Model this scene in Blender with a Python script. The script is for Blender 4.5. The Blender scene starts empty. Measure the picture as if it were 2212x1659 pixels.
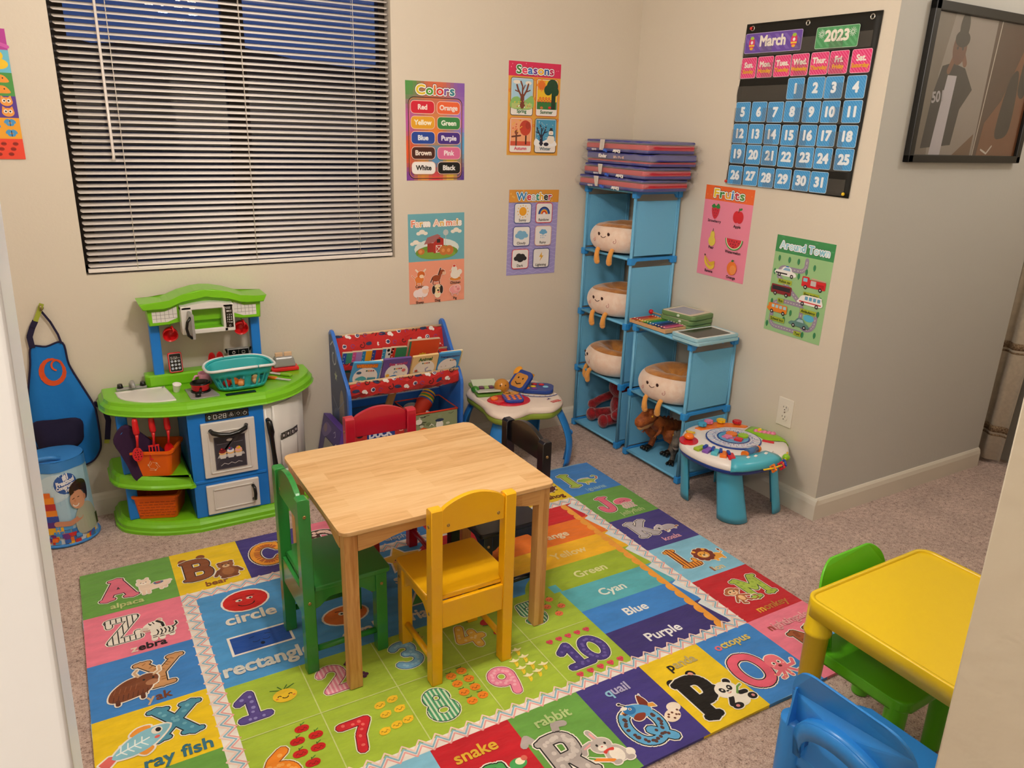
import bpy, bmesh, math, random
from mathutils import Vector, Matrix
from mathutils.geometry import tessellate_polygon
random.seed(7)
PI = math.pi
sc = bpy.context.scene
COL = sc.collection

# ------------------------------------------------------------------ camera
CAM = Vector((-2.3842, -2.9432, 1.4065))
cam_d = bpy.data.cameras.new('camera')
cam = bpy.data.objects.new('camera', cam_d)
COL.objects.link(cam)
_R = Vector((0.86206698, -0.50594182, 0.02938368))
_U = Vector((0.13693672, 0.28836304, 0.94767879))
_F = Vector((0.4879435, 0.81293889, -0.31787027))
M4 = Matrix(((_R.x, _U.x, -_F.x, CAM.x), (_R.y, _U.y, -_F.y, CAM.y), (_R.z, _U.z, -_F.z, CAM.z), (0, 0, 0, 1)))
cam.matrix_world = M4
cam_d.sensor_width = 36.0
cam_d.lens = 1643.6 / 2212.0 * 36.0
cam_d.clip_start = 0.02
sc.camera = cam

# ------------------------------------------------------------------ world: dusk sky outside the window
def lin(h):
 if isinstance(h, str):
  h = h.lstrip('#')
  c = [int(h[i:i + 2], 16) / 255 for i in (0, 2, 4)]
 else:
  c = h
 return tuple((x / 12.92 if x <= 0.04045 else ((x + 0.055) / 1.055) ** 2.4) for x in c) + (1.0,)

world = bpy.data.worlds.new('dusk')
sc.world = world
world.use_nodes = True
wn = world.node_tree
bg = wn.nodes['Background']
tc = wn.nodes.new('ShaderNodeTexCoord')
sep = wn.nodes.new('ShaderNodeSeparateXYZ')
rmp = wn.nodes.new('ShaderNodeValToRGB')
wn.links.new(tc.outputs['Generated'], sep.inputs[0])
wn.links.new(sep.outputs['Z'], rmp.inputs[0])
wn.links.new(rmp.outputs[0], bg.inputs[0])
rmp.color_ramp.elements[0].position = 0.0
rmp.color_ramp.elements[0].color = lin('#5A7FD0')
rmp.color_ramp.elements[1].position = 0.6
rmp.color_ramp.elements[1].color = lin('#2B52A8')
bg.inputs[1].default_value = 0.30

# ------------------------------------------------------------------ lights
def point(name, loc, power, col, r=0.03):
 l = bpy.data.lights.new(name, 'POINT')
 l.energy = power
 l.color = col
 l.shadow_soft_size = r
 o = bpy.data.objects.new(name, l)
 o.location = loc
 COL.objects.link(o)
 return o

LAMP = Vector((-1.72, -1.55, 1.95))          # centre of the glass ceiling lamp over the play table
WARM = (1.0, 0.925, 0.855)
BULBS = []
for k in range(4):
 a = k * PI / 2 + 0.5
 BULBS.append(LAMP + Vector((0.11 * math.cos(a), 0.11 * math.sin(a), -0.045)))
for k, b in enumerate(BULBS):
 point('lamp_bulb_light', b, 12.2, WARM, 0.022)
point('passage_light', (-2.95, -3.45, 2.05), 33.0, (1.0, 0.93, 0.85), 0.09)     # ceiling light of the passage behind the camera
point('hall_light', (0.80, -2.10, 2.2), 11.0, (1.0, 0.94, 0.88), 0.08)
point('side_room_light', (-3.25, -0.85, 2.05), 6.0, WARM, 0.06)

sc.view_settings.view_transform = 'Standard'
sc.view_settings.look = 'None'
sc.view_settings.gamma = 1.0
sc.view_settings.exposure = 0.0
sc.view_settings.use_curve_mapping = False

# ------------------------------------------------------------------ materials
MATS = {}
def mat(name, col, rough=0.5, metal=0.0, spec=0.5, noise=0.0, nscale=30.0, bump=0.0, bscale=200.0, coat=0.0,
  col2=None, trans=0.0, ior=1.45, emit=0.0, alpha=1.0, sheen=0.0):
 if name in MATS:
  return MATS[name]
 m = bpy.data.materials.new(name)
 m.use_nodes = True
 nt = m.node_tree
 b = nt.nodes['Principled BSDF']
 c = lin(col)
 b.inputs['Base Color'].default_value = c
 b.inputs['Roughness'].default_value = rough
 b.inputs['Metallic'].default_value = metal
 b.inputs['Specular IOR Level'].default_value = spec
 b.inputs['IOR'].default_value = ior
 b.inputs['Coat Weight'].default_value = coat
 b.inputs['Coat Roughness'].default_value = 0.08
 b.inputs['Transmission Weight'].default_value = trans
 b.inputs['Alpha'].default_value = alpha
 b.inputs['Sheen Weight'].default_value = sheen
 if emit:
  b.inputs['Emission Color'].default_value = c
  b.inputs['Emission Strength'].default_value = emit
 if noise or col2 or bump:
  tcn = nt.nodes.new('ShaderNodeTexCoord')
 if noise or col2:
  n = nt.nodes.new('ShaderNodeTexNoise')
  n.inputs['Scale'].default_value = nscale
  n.inputs['Detail'].default_value = 4.0
  nt.links.new(tcn.outputs['Object'], n.inputs['Vector'])
  mx = nt.nodes.new('ShaderNodeMix')
  mx.data_type = 'RGBA'
  c2 = lin(col2) if col2 else tuple(x * (1 - noise) for x in c[:3]) + (1,)
  mx.inputs[6].default_value = c
  mx.inputs[7].default_value = c2
  mr = nt.nodes.new('ShaderNodeMapRange')
  mr.inputs['From Min'].default_value = 0.35
  mr.inputs['From Max'].default_value = 0.65
  nt.links.new(n.outputs['Fac'], mr.inputs['Value'])
  nt.links.new(mr.outputs[0], mx.inputs[0])
  nt.links.new(mx.outputs[2], b.inputs['Base Color'])
 if bump:
  n2 = nt.nodes.new('ShaderNodeTexNoise')
  n2.inputs['Scale'].default_value = bscale
  n2.inputs['Detail'].default_value = 3.0
  nt.links.new(tcn.outputs['Object'], n2.inputs['Vector'])
  bp = nt.nodes.new('ShaderNodeBump')
  bp.inputs['Strength'].default_value = bump
  bp.inputs['Distance'].default_value = 0.004
  nt.links.new(n2.outputs['Fac'], bp.inputs['Height'])
  nt.links.new(bp.outputs[0], b.inputs['Normal'])
 MATS[name] = m
 return m

def print_mat(name, rough=0.55, mottling=0.0, mscale=14.0, bump=0.0, bscale=60.0, spec=0.4, stretch=None, sheen=0.0, coat=0.0):
 """ink on paper, plush or plastic: the base colour is the print's own colour per face"""
 if name in MATS:
  return MATS[name]
 m = bpy.data.materials.new(name)
 m.use_nodes = True
 nt = m.node_tree
 b = nt.nodes['Principled BSDF']
 b.inputs['Roughness'].default_value = rough
 b.inputs['Specular IOR Level'].default_value = spec
 b.inputs['Sheen Weight'].default_value = sheen
 b.inputs['Coat Weight'].default_value = coat
 at = nt.nodes.new('ShaderNodeVertexColor')
 at.layer_name = 'ink'
 nt.links.new(at.outputs[0], b.inputs['Base Color'])
 tcn = nt.nodes.new('ShaderNodeTexCoord')
 if mottling:
  n = nt.nodes.new('ShaderNodeTexNoise')
  n.inputs['Scale'].default_value = mscale
  n.inputs['Detail'].default_value = 6.0
  n.inputs['Roughness'].default_value = 0.65
  mp = nt.nodes.new('ShaderNodeMapping')
  if stretch:
   mp.inputs['Scale'].default_value = stretch
  nt.links.new(tcn.outputs['Object'], mp.inputs[0])
  nt.links.new(mp.outputs[0], n.inputs['Vector'])
  mr = nt.nodes.new('ShaderNodeMapRange')
  mr.inputs['From Min'].default_value = 0.3
  mr.inputs['From Max'].default_value = 0.7
  mr.inputs['To Min'].default_value = 1.0 - mottling
  mr.inputs['To Max'].default_value = 1.0 + mottling * 0.5
  nt.links.new(n.outputs['Fac'], mr.inputs['Value'])
  vm = nt.nodes.new('ShaderNodeVectorMath')
  vm.operation = 'SCALE'
  nt.links.new(at.outputs[0], vm.inputs[0])
  nt.links.new(mr.outputs[0], vm.inputs['Scale'])
  nt.links.new(vm.outputs[0], b.inputs['Base Color'])
 if bump:
  n2 = nt.nodes.new('ShaderNodeTexNoise')
  n2.inputs['Scale'].default_value = bscale
  n2.inputs['Detail'].default_value = 4.0
  mp2 = nt.nodes.new('ShaderNodeMapping')
  if stretch:
   mp2.inputs['Scale'].default_value = stretch
  nt.links.new(tcn.outputs['Object'], mp2.inputs[0])
  nt.links.new(mp2.outputs[0], n2.inputs['Vector'])
  bp = nt.nodes.new('ShaderNodeBump')
  bp.inputs['Strength'].default_value = bump
  bp.inputs['Distance'].default_value = 0.01
  nt.links.new(n2.outputs['Fac'], bp.inputs['Height'])
  nt.links.new(bp.outputs[0], b.inputs['Normal'])
 MATS[name] = m
 return m

# ------------------------------------------------------------------ object helpers
def tag(o, label=None, cat=None, group=None, kind=None):
 if label: o['label'] = label
 if cat: o['category'] = cat
 if group: o['group'] = group
 if kind: o['kind'] = kind
 return o

def thing(name, label, cat, loc=(0, 0, 0), rz=0.0, group=None):
 o = bpy.data.objects.new(name, None)
 o.empty_display_size = 0.05
 o.location = loc
 o.rotation_euler = (0, 0, rz)
 COL.objects.link(o)
 return tag(o, label, cat, group)

def copy_tree(o, parent=None):
 c = o.copy()
 COL.objects.link(c)
 c.parent = parent
 for ch in list(o.children):
  copy_tree(ch, c)
 return c

class MB:
 """collects shapes into one mesh"""
 def __init__(s):
  s.bm = bmesh.new()
  s.T = Matrix.Identity(4)
  s.mi = 0
  s.smooth = False
 def _add(s, vs, fs, T=None, smooth=None):
  T = s.T @ T if T is not None else s.T
  bv = [s.bm.verts.new(T @ Vector(v)) for v in vs]
  out = []
  for f in fs:
   try:
    bf = s.bm.faces.new([bv[i] for i in f])
   except ValueError:
    continue
   bf.material_index = s.mi
   bf.smooth = s.smooth if smooth is None else smooth
   out.append(bf)
  return bv, out
 def box(s, c, size, rot=None, bev=0.0, seg=2, taper=(1, 1)):
  x, y, z = [d / 2 for d in size]
  T = Matrix.Translation(c)
  if rot is not None:
   if not isinstance(rot, Matrix):
    rot = (Matrix.Rotation(rot[2], 4, 'Z') @ Matrix.Rotation(rot[1], 4, 'Y') @ Matrix.Rotation(rot[0], 4, 'X'))
   T = T @ rot
  a, b = taper
  vs = [(-x, -y, -z), (x, -y, -z), (x, y, -z), (-x, y, -z), (-x * a, -y * b, z), (x * a, -y * b, z), (x * a, y * b, z), (-x * a, y * b, z)]
  fs = [(0, 3, 2, 1), (4, 5, 6, 7), (0, 1, 5, 4), (1, 2, 6, 5), (2, 3, 7, 6), (3, 0, 4, 7)]
  bv, bf = s._add(vs, fs, T)
  if bev > 0:
   es = list({e for f in bf for e in f.edges})
   r = bmesh.ops.bevel(s.bm, geom=es, offset=min(bev, min(size) * 0.45), segments=seg, affect='EDGES', profile=0.6)
   for f in r['faces']:
    f.material_index = s.mi
    f.smooth = s.smooth
  return s
 def b2(s, lo, hi, bev=0.0, seg=2):
  lo, hi = [min(a, b) for a, b in zip(lo, hi)], [max(a, b) for a, b in zip(lo, hi)]
  return s.box([(a + b) / 2 for a, b in zip(lo, hi)], [b - a for a, b in zip(lo, hi)], bev=bev, seg=seg)
 def cyl(s, p0, p1, r0, r1=None, n=20, caps=True):
  r1 = r0 if r1 is None else r1
  p0, p1 = Vector(p0), Vector(p1)
  d = (p1 - p0)
  q = d.to_track_quat('Z', 'Y').to_matrix().to_4x4()
  L = d.length
  vs = []
  for z, r in ((0, r0), (L, r1)):
   for k in range(n):
    a = 2 * PI * k / n
    vs.append((r * math.cos(a), r * math.sin(a), z))
  fs = [(k, (k + 1) % n, n + (k + 1) % n, n + k) for k in range(n)]
  bv, bf = s._add(vs, fs, Matrix.Translation(p0) @ q, True)
  if caps:
   for ring, rev in ((bv[:n], True), (bv[n:], False)):
    f = s.bm.faces.new(ring[::-1] if rev else ring)
    f.material_index = s.mi
  return s
 def tube(s, pts, r, n=8, closed=False, caps=True):
  pts = [Vector(p) for p in pts]
  m = len(pts)
  rs = r if isinstance(r, (list, tuple)) else [r] * m
  rings = []
  ref = None
  for i, p in enumerate(pts):
   if closed:
    t = (pts[(i + 1) % m] - pts[i - 1]).normalized()
   else:
    t = (pts[min(i + 1, m - 1)] - pts[max(i - 1, 0)]).normalized()
   if ref is None:
    ref = t.orthogonal().normalized()
   ref = (ref - t * ref.dot(t))
   if ref.length < 1e-6: ref = t.orthogonal()
   ref.normalize()
   bn = t.cross(ref)
   rings.append([s.bm.verts.new(s.T @ (p + (ref * math.cos(2 * PI * k / n) + bn * math.sin(2 * PI * k / n)) * rs[i])) for k in range(n)])
  for i in range(m if closed else m - 1):
   A, B = rings[i], rings[(i + 1) % m]
   for k in range(n):
    try:
     f = s.bm.faces.new((A[k], A[(k + 1) % n], B[(k + 1) % n], B[k]))
     f.material_index = s.mi
     f.smooth = True
    except ValueError:
     pass
  if caps and not closed:
   for ring in (rings[0][::-1], rings[-1]):
    f = s.bm.faces.new(ring)
    f.material_index = s.mi
    f.smooth = True
  return s
 def lathe(s, prof, n=28, c=(0, 0, 0), T=None, sx=1.0, sy=1.0, smooth=True, arc=None):
  """prof: (radius, z) pairs"""
  vs, fs = [], []
  m = len(prof)
  for (r, z) in prof:
   for k in range(n):
    a = 2 * PI * k / n
    vs.append((c[0] + r * sx * math.cos(a), c[1] + r * sy * math.sin(a), c[2] + z))
  for i in range(m - 1):
   for k in range(n):
    fs.append((i * n + k, i * n + (k + 1) % n, (i + 1) * n + (k + 1) % n, (i + 1) * n + k))
  s._add(vs, fs, T, smooth)
  return s
 def ball(s, c, r, n=16, m=10, rot=None):
  rx, ry, rz = (r, r, r) if isinstance(r, (int, float)) else r
  T = Matrix.Translation(c)
  if rot is not None:
   T = T @ (Matrix.Rotation(rot[2], 4, 'Z') @ Matrix.Rotation(rot[1], 4, 'Y') @ Matrix.Rotation(rot[0], 4, 'X'))
  vs = [(0, 0, -rz)]
  for i in range(1, m):
   t = PI * i / m
   for k in range(n):
    a = 2 * PI * k / n
    vs.append((rx * math.sin(t) * math.cos(a), ry * math.sin(t) * math.sin(a), -rz * math.cos(t)))
  vs.append((0, 0, rz))
  fs = [(0, 1 + (k + 1) % n, 1 + k) for k in range(n)]
  for i in range(m - 2):
   o = 1 + i * n
   fs += [(o + k, o + (k + 1) % n, o + n + (k + 1) % n, o + n + k) for k in range(n)]
  o = 1 + (m - 2) * n
  fs += [(o + k, o + (k + 1) % n, len(vs) - 1) for k in range(n)]
  s._add(vs, fs, T, True)
  return s
 def prism(s, poly, h, T=None, bev=0.0, seg=2, smooth=False):
  """poly: 2-D outline in local xy, raised by h along z"""
  n = len(poly)
  a = sum(poly[i][0] * poly[(i + 1) % n][1] - poly[(i + 1) % n][0] * poly[i][1] for i in range(n))
  if a < 0: poly = poly[::-1]
  vs = [(x, y, 0) for x, y in poly] + [(x, y, h) for x, y in poly]
  fs = [(i, (i + 1) % n, n + (i + 1) % n, n + i) for i in range(n)]
  TT = s.T @ T if T is not None else s.T
  bv = [s.bm.verts.new(TT @ Vector(v)) for v in vs]
  faces = []
  for f in fs:
   bf = s.bm.faces.new([bv[i] for i in f])
   bf.smooth = smooth
   faces.append(bf)
  for ring in (bv[:n][::-1], bv[n:]):
   faces.append(s.bm.faces.new(ring))
  for f in faces: f.material_index = s.mi
  if bev > 0:
   es = list({e for f in faces[n:] for e in f.edges})
   r = bmesh.ops.bevel(s.bm, geom=es, offset=bev, segments=seg, affect='EDGES', profile=0.6)
   for f in r['faces']:
    f.material_index = s.mi
    f.smooth = True
  return s
 def grid(s, fn, nu, nv, closed_u=False, smooth=True):
  vs, fs = [], []
  for j in range(nv + 1):
   for i in range(nu + (0 if closed_u else 1)):
    vs.append(fn(i / nu, j / nv))
  w = nu if closed_u else nu + 1
  for j in range(nv):
   for i in range(nu):
    a = j * w + i
    b = j * w + (i + 1) % w
    fs.append((a, b, b + w, a + w))
  s._add(vs, fs, None, smooth)
  return s
 def build(s, name, mats, parent=None, loc=None, rz=None, mods=(), thick=None):
  me = bpy.data.meshes.new(name)
  bmesh.ops.recalc_face_normals(s.bm, faces=s.bm.faces)
  s.bm.to_mesh(me)
  s.bm.free()
  for m in (mats if isinstance(mats, (list, tuple)) else [mats]):
   me.materials.append(m)
  o = bpy.data.objects.new(name, me)
  COL.objects.link(o)
  if parent is not None: o.parent = parent
  if loc is not None: o.location = loc
  if rz is not None: o.rotation_euler = (0, 0, rz)
  if thick:
   md = o.modifiers.new('solid', 'SOLIDIFY')
   md.thickness = thick
   md.offset = 0
  for md in mods:
   if md[0] == 'sub':
    k = o.modifiers.new('sub', 'SUBSURF')
    k.levels = k.render_levels = md[1]
   if md[0] == 'bev':
    k = o.modifiers.new('bev', 'BEVEL')
    k.width = md[1]
    k.segments = 2
    k.limit_method = 'ANGLE'
  return o

def rrect(w, h, r, n=5, cx=0.0, cy=0.0):
 r = min(r, w / 2 - 1e-5, h / 2 - 1e-5)
 out = []
 for qx, qy, a0 in ((1, 1, 0), (-1, 1, PI / 2), (-1, -1, PI), (1, -1, 1.5 * PI)):
  for k in range(n + 1):
   a = a0 + PI / 2 * k / n
   out.append((cx + qx * (w / 2 - r) + r * math.cos(a), cy + qy * (h / 2 - r) + r * math.sin(a)))
 return out

def spline(pts, sub=5, closed=True):
 """Catmull-Rom through points"""
 n = len(pts)
 out = []
 rng = range(n) if closed else range(n - 1)
 for i in rng:
  if closed:
   p = [Vector(pts[(i + k) % n]) for k in (-1, 0, 1, 2)]
  else:
   p = [Vector(pts[max(0, min(n - 1, i + k))]) for k in (-1, 0, 1, 2)]
  for k in range(sub):
   t = k / sub
   v = 0.5 * ((2 * p[1]) + (-p[0] + p[2]) * t + (2 * p[0] - 5 * p[1] + 4 * p[2] - p[3]) * t * t + (-p[0] + 3 * p[1] - 3 * p[2] + p[3]) * t ** 3)
   out.append(tuple(v))
 if not closed: out.append(tuple(pts[-1]))
 return out

def arc(cx, cy, rx, ry, a0, a1, n=12):
 return [(cx + rx * math.cos(math.radians(a0 + (a1 - a0) * k / n)), cy + ry * math.sin(math.radians(a0 + (a1 - a0) * k / n))) for k in range(n + 1)]

def frame(o, xdir, ydir):
 """matrix placing local xy art plane: x along xdir, y along ydir, normal = x cross y"""
 x = Vector(xdir).normalized()
 y = Vector(ydir).normalized()
 z = x.cross(y)
 return Matrix(((x.x, y.x, z.x, o[0]), (x.y, y.y, z.y, o[1]), (x.z, y.z, z.z, o[2]), (0, 0, 0, 1)))

# ------------------------------------------------------------------ flat printed artwork
GLY = {}
def glyphs(txt, shear=0.0):
 key = (txt, shear)
 if key not in GLY:
  cu = bpy.data.curves.new('t', 'FONT')
  cu.body = txt
  cu.resolution_u = 4
  cu.shear = shear
  ob = bpy.data.objects.new('t', cu)
  me = ob.to_mesh()
  vs = [(v.co.x, v.co.y) for v in me.vertices]
  fs = [tuple(p.vertices) for p in me.polygons]
  ob.to_mesh_clear()
  bpy.data.objects.remove(ob)
  bpy.data.curves.remove(cu)
  # merge duplicate vertices, find outline edges
  idx, uniq = {}, []
  remap = []
  for v in vs:
   k = (round(v[0], 4), round(v[1], 4))
   if k not in idx:
    idx[k] = len(uniq)
    uniq.append(v)
   remap.append(idx[k])
  fs = [tuple(remap[i] for i in f) for f in fs]
  fs = [f for f in fs if len(set(f)) == len(f)]
  cnt = {}
  for f in fs:
   for i in range(len(f)):
    e = tuple(sorted((f[i], f[(i + 1) % len(f)])))
    cnt[e] = cnt.get(e, 0) + 1
  edges = [e for e, c in cnt.items() if c == 1]
  GLY[key] = (uniq, fs, edges)
 return GLY[key]

class Art:
 """flat coloured shapes, stacked in hair-thin layers; origin and axes given by M"""
 def __init__(s, M=None, dz=0.00003, z0=0.0, fn=None, maxlen=None):
  s.M = M if M is not None else Matrix.Identity(4)
  s.vs, s.fs, s.cs = [], [], []
  s.z = z0
  s.dz = dz
  s.st = [(0.0, 0.0, 1.0, 0.0, 1.0)]
  s.fn = fn
  s.maxlen = maxlen
 def push(s, x=0, y=0, k=1, rot=0, kx=None):
  ox, oy = s._t(x, y)
  p = s.st[-1]
  s.st.append((ox, oy, p[2] * k, p[3] + math.radians(rot), (kx or 1) * p[4]))
  return s
 def pop(s):
  s.st.pop()
 def _t(s, x, y):
  ox, oy, k, r, kx = s.st[-1]
  x *= kx
  c, n = math.cos(r), math.sin(r)
  return ox + k * (x * c - y * n), oy + k * (x * n + y * c)
 def _tri(s, a, b, c, depth=0):
  if s.maxlen and depth < 6:
   ds = [math.dist(a, b), math.dist(b, c), math.dist(c, a)]
   m = max(ds)
   if m > s.maxlen:
    i = ds.index(m)
    P = [a, b, c]
    p, q, r = P[i], P[(i + 1) % 3], P[(i + 2) % 3]
    h = ((p[0] + q[0]) / 2, (p[1] + q[1]) / 2)
    return s._tri(p, h, r, depth + 1) + s._tri(h, q, r, depth + 1)
  return [(a, b, c)]
 def raw(s, pts, faces, col, z=None):
  s.z += 2.2e-6
  z = s.z
  c = lin(col)
  P = [s._t(*p) for p in pts]
  if s.maxlen:
   for f in faces:
    for k in range(1, len(f) - 1):
     for t in s._tri(P[f[0]], P[f[k]], P[f[k + 1]]):
      b = len(s.vs)
      s.vs += [(q[0], q[1], z) for q in t]
      s.fs.append((b, b + 1, b + 2))
      s.cs.append(c)
   return
  b = len(s.vs)
  s.vs += [(p[0], p[1], z) for p in P]
  for f in faces:
   s.fs.append(tuple(b + i for i in f))
   s.cs.append(c)
 def up(s, n=1):
  s.z += s.dz * n
 def poly(s, pts, col, up=True):
  if up: s.up()
  t = tessellate_polygon([[Vector((x, y, 0)) for x, y in pts]])
  out = []
  for a, b, c in t:
   A, B, Cc = pts[a], pts[b], pts[c]
   ar = (B[0] - A[0]) * (Cc[1] - A[1]) - (Cc[0] - A[0]) * (B[1] - A[1])
   out.append((a, b, c) if ar > 0 else (a, c, b))
  s.raw(pts, out, col)
 def blob(s, pts, col, sub=5):
  s.poly(spline(pts, sub), col)
 def rect(s, x0, y0, x1, y1, col):
  s.up()
  s.raw([(x0, y0), (x1, y0), (x1, y1), (x0, y1)], [(0, 1, 2, 3)], col)
 def rr(s, x0, y0, x1, y1, r, col, border=0, bcol='#ffffff'):
  if border:
   s.poly(rrect(x1 - x0 + 2 * border, y1 - y0 + 2 * border, r + border, 4, (x0 + x1) / 2, (y0 + y1) / 2), bcol)
  s.poly(rrect(x1 - x0, y1 - y0, r, 4, (x0 + x1) / 2, (y0 + y1) / 2), col)
 def ell(s, x, y, rx, ry=None, col='#fff', rot=0, n=None, a0=0, a1=360, up=True):
  ry = rx if ry is None else ry
  if n is None:
   n = 20 if max(rx, ry) * s.st[-1][2] > 0.006 else 10
  c, q = math.cos(math.radians(rot)), math.sin(math.radians(rot))
  pts = []
  m = n if a1 - a0 == 360 else n + 1
  for k in range(m):
   a = math.radians(a0 + (a1 - a0) * k / n)
   X, Y = rx * math.cos(a), ry * math.sin(a)
   pts.append((x + X * c - Y * q, y + X * q + Y * c))
  if up: s.up()
  s.raw(pts, [tuple(range(m))], col)
 def seg(s, a, b, w, col, disc=True, up=False):
  if up: s.up()
  dx, dy = b[0] - a[0], b[1] - a[1]
  L = math.hypot(dx, dy) or 1e-9
  nx, ny = -dy / L * w / 2, dx / L * w / 2
  s.raw([(a[0] - nx, a[1] - ny), (b[0] - nx, b[1] - ny), (b[0] + nx, b[1] + ny), (a[0] + nx, a[1] + ny)], [(0, 1, 2, 3)], col)
 def stroke(s, pts, w, col, up=True, closed=False, n=8, caps=True):
  if up: s.up()
  P = list(pts) + ([pts[0]] if closed else [])
  for i in range(len(P) - 1):
   s.seg(P[i], P[i + 1], w, col)
  if caps:
   rng = range(len(pts)) if closed else range(len(P))
  else:
   rng = range(1, len(P) - 1)
  for i in rng:
   x, y = P[i]
   s.raw([(x + w / 2 * math.cos(2 * PI * k / n), y + w / 2 * math.sin(2 * PI * k / n)) for k in range(n)], [tuple(range(n))], col)
 def textw(s, txt, h, shear=0.0):
  vs, fs, ed = glyphs(txt, shear)
  k = h / 0.686
  return (max(v[0] for v in vs) - min(v[0] for v in vs)) * k if vs else 0
 def text(s, txt, x, y, h, col, bold=0.0, out=None, outw=0.0, out2=None, outw2=0.0, align='c', rot=0, shear=0.0, w=None, cols=None):
  """h = cap height; bold/outline widths as a share of h; w squeezes the width"""
  vs, fs, ed = glyphs(txt, shear)
  if not vs: return
  k = h / 0.686
  x0, x1 = min(v[0] for v in vs) * k, max(v[0] for v in vs) * k
  kx = 1.0 if w is None else w / (x1 - x0)
  s.push(x, y, 1, rot)
  off = {'c': -(x0 + x1) / 2, 'l': -x0, 'r': -x1}[align]
  P = [((v[0] * k + off) * kx, v[1] * k) for v in vs]
  for cc, ww in ((out2, outw2), (out, outw)):
   if cc:
    s.up()
    for a, b in ed: s.seg(P[a], P[b], (bold + ww) * h * 2, cc)
    for i in {i for e in ed for i in e}:
     r = (bold + ww) * h
     s.raw([(P[i][0] + r * math.cos(PI * q / 4), P[i][1] + r * math.sin(PI * q / 4)) for q in range(8)], [tuple(range(8))], cc)
    s.raw(P, fs, cc)
  s.up()
  s.raw(P, fs, col)
  if bold:
   for a, b in ed: s.seg(P[a], P[b], bold * h * 2, col)
   if bold * h * s.st[-1][2] > 0.0006:
    for i in {i for e in ed for i in e}:
     r = bold * h
     s.raw([(P[i][0] + r * math.cos(PI * q / 3), P[i][1] + r * math.sin(PI * q / 3)) for q in range(6)], [tuple(range(6))], col)
  s.pop()
 def title(s, txt, x, y, h, cols, w=None, **kw):
  """one colour per letter"""
  ws = [s.textw(c, h) if c != ' ' else h * 0.35 for c in txt]
  gap = h * 0.14
  tot = sum(ws) + gap * (len(txt) - 1)
  kx = 1 if w is None else w / tot
  cx = x - tot * kx / 2
  base = s.z
  mz = base
  for c, ww, i in zip(txt, ws, range(99)):
   if c != ' ':
    s.z = base
    s.text(c, cx + ww * kx / 2, y, h, cols[i % len(cols)], w=ww * kx, **kw)
    mz = max(mz, s.z)
   cx += (ww + gap) * kx
  s.z = mz
 def draw(s, items, ring=None, ringw=0.0):
  """items: ('e',x,y,rx,ry,col[,rot]) ('b',pts,col) ('p',pts,col) ('s',pts,w,col)"""
  if ring:
   s.up()
   for it in items:
    if it[0] == 'e':
     s.ell(it[1], it[2], it[3] + ringw, it[4] + ringw, ring, it[6] if len(it) > 6 else 0, up=False)
    elif it[0] in 'bp':
     pts = spline(it[1], 4) if it[0] == 'b' else it[1]
     s.poly(pts, ring, up=False)
     s.stroke(pts, ringw * 2, ring, up=False, closed=True)
    elif it[0] == 's':
     s.stroke(it[1], it[2] + ringw * 2, ring, up=False)
  for it in items:
   if it[0] == 'e': s.ell(it[1], it[2], it[3], it[4], it[5], it[6] if len(it) > 6 else 0)
   elif it[0] == 'b': s.blob(it[1], it[2], 4)
   elif it[0] == 'p': s.poly(it[1], it[2])
   elif it[0] == 's': s.stroke(it[1], it[2], it[3])
 def build(s, name, m, parent=None, body=None, bodycol='#ffffff'):
  """body: MB of the sheet itself joined to the print"""
  vs = [s.fn(*v) for v in s.vs] if s.fn else [s.M @ Vector(v) for v in s.vs]
  fs, cs = list(s.fs), list(s.cs)
  if body is not None:
   b = len(vs)
   bmesh.ops.recalc_face_normals(body.bm, faces=body.bm.faces)
   body.bm.verts.index_update()
   vs += [v.co.copy() for v in body.bm.verts]
   c = lin(bodycol)
   for f in body.bm.faces:
    fs.append(tuple(b + v.index for v in f.verts))
    cs.append(c)
   body.bm.free()
  me = bpy.data.meshes.new(name)
  me.from_pydata([tuple(v) for v in vs], [], fs)
  at = me.color_attributes.new('ink', 'FLOAT_COLOR', 'CORNER')
  buf = []
  for f, c in zip(fs, cs):
   buf += list(c) * len(f)
  at.data.foreach_set('color', buf)
  me.materials.append(m)
  o = bpy.data.objects.new(name, me)
  COL.objects.link(o)
  if parent is not None: o.parent = parent
  return o
# ================================================================== the room
WALL = mat('wall_paint', '#D9CFBF', 0.42, spec=0.35, bump=0.12, bscale=90)
WALLG = mat('hall_paint', '#C4C3BE', 0.5, spec=0.3, bump=0.12, bscale=90)
TRIM = mat('trim_paint', '#DDD6C8', 0.35, spec=0.5, bump=0.05, bscale=40)
CEIL = mat('ceiling_paint', '#E4DED2', 0.8)

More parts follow.
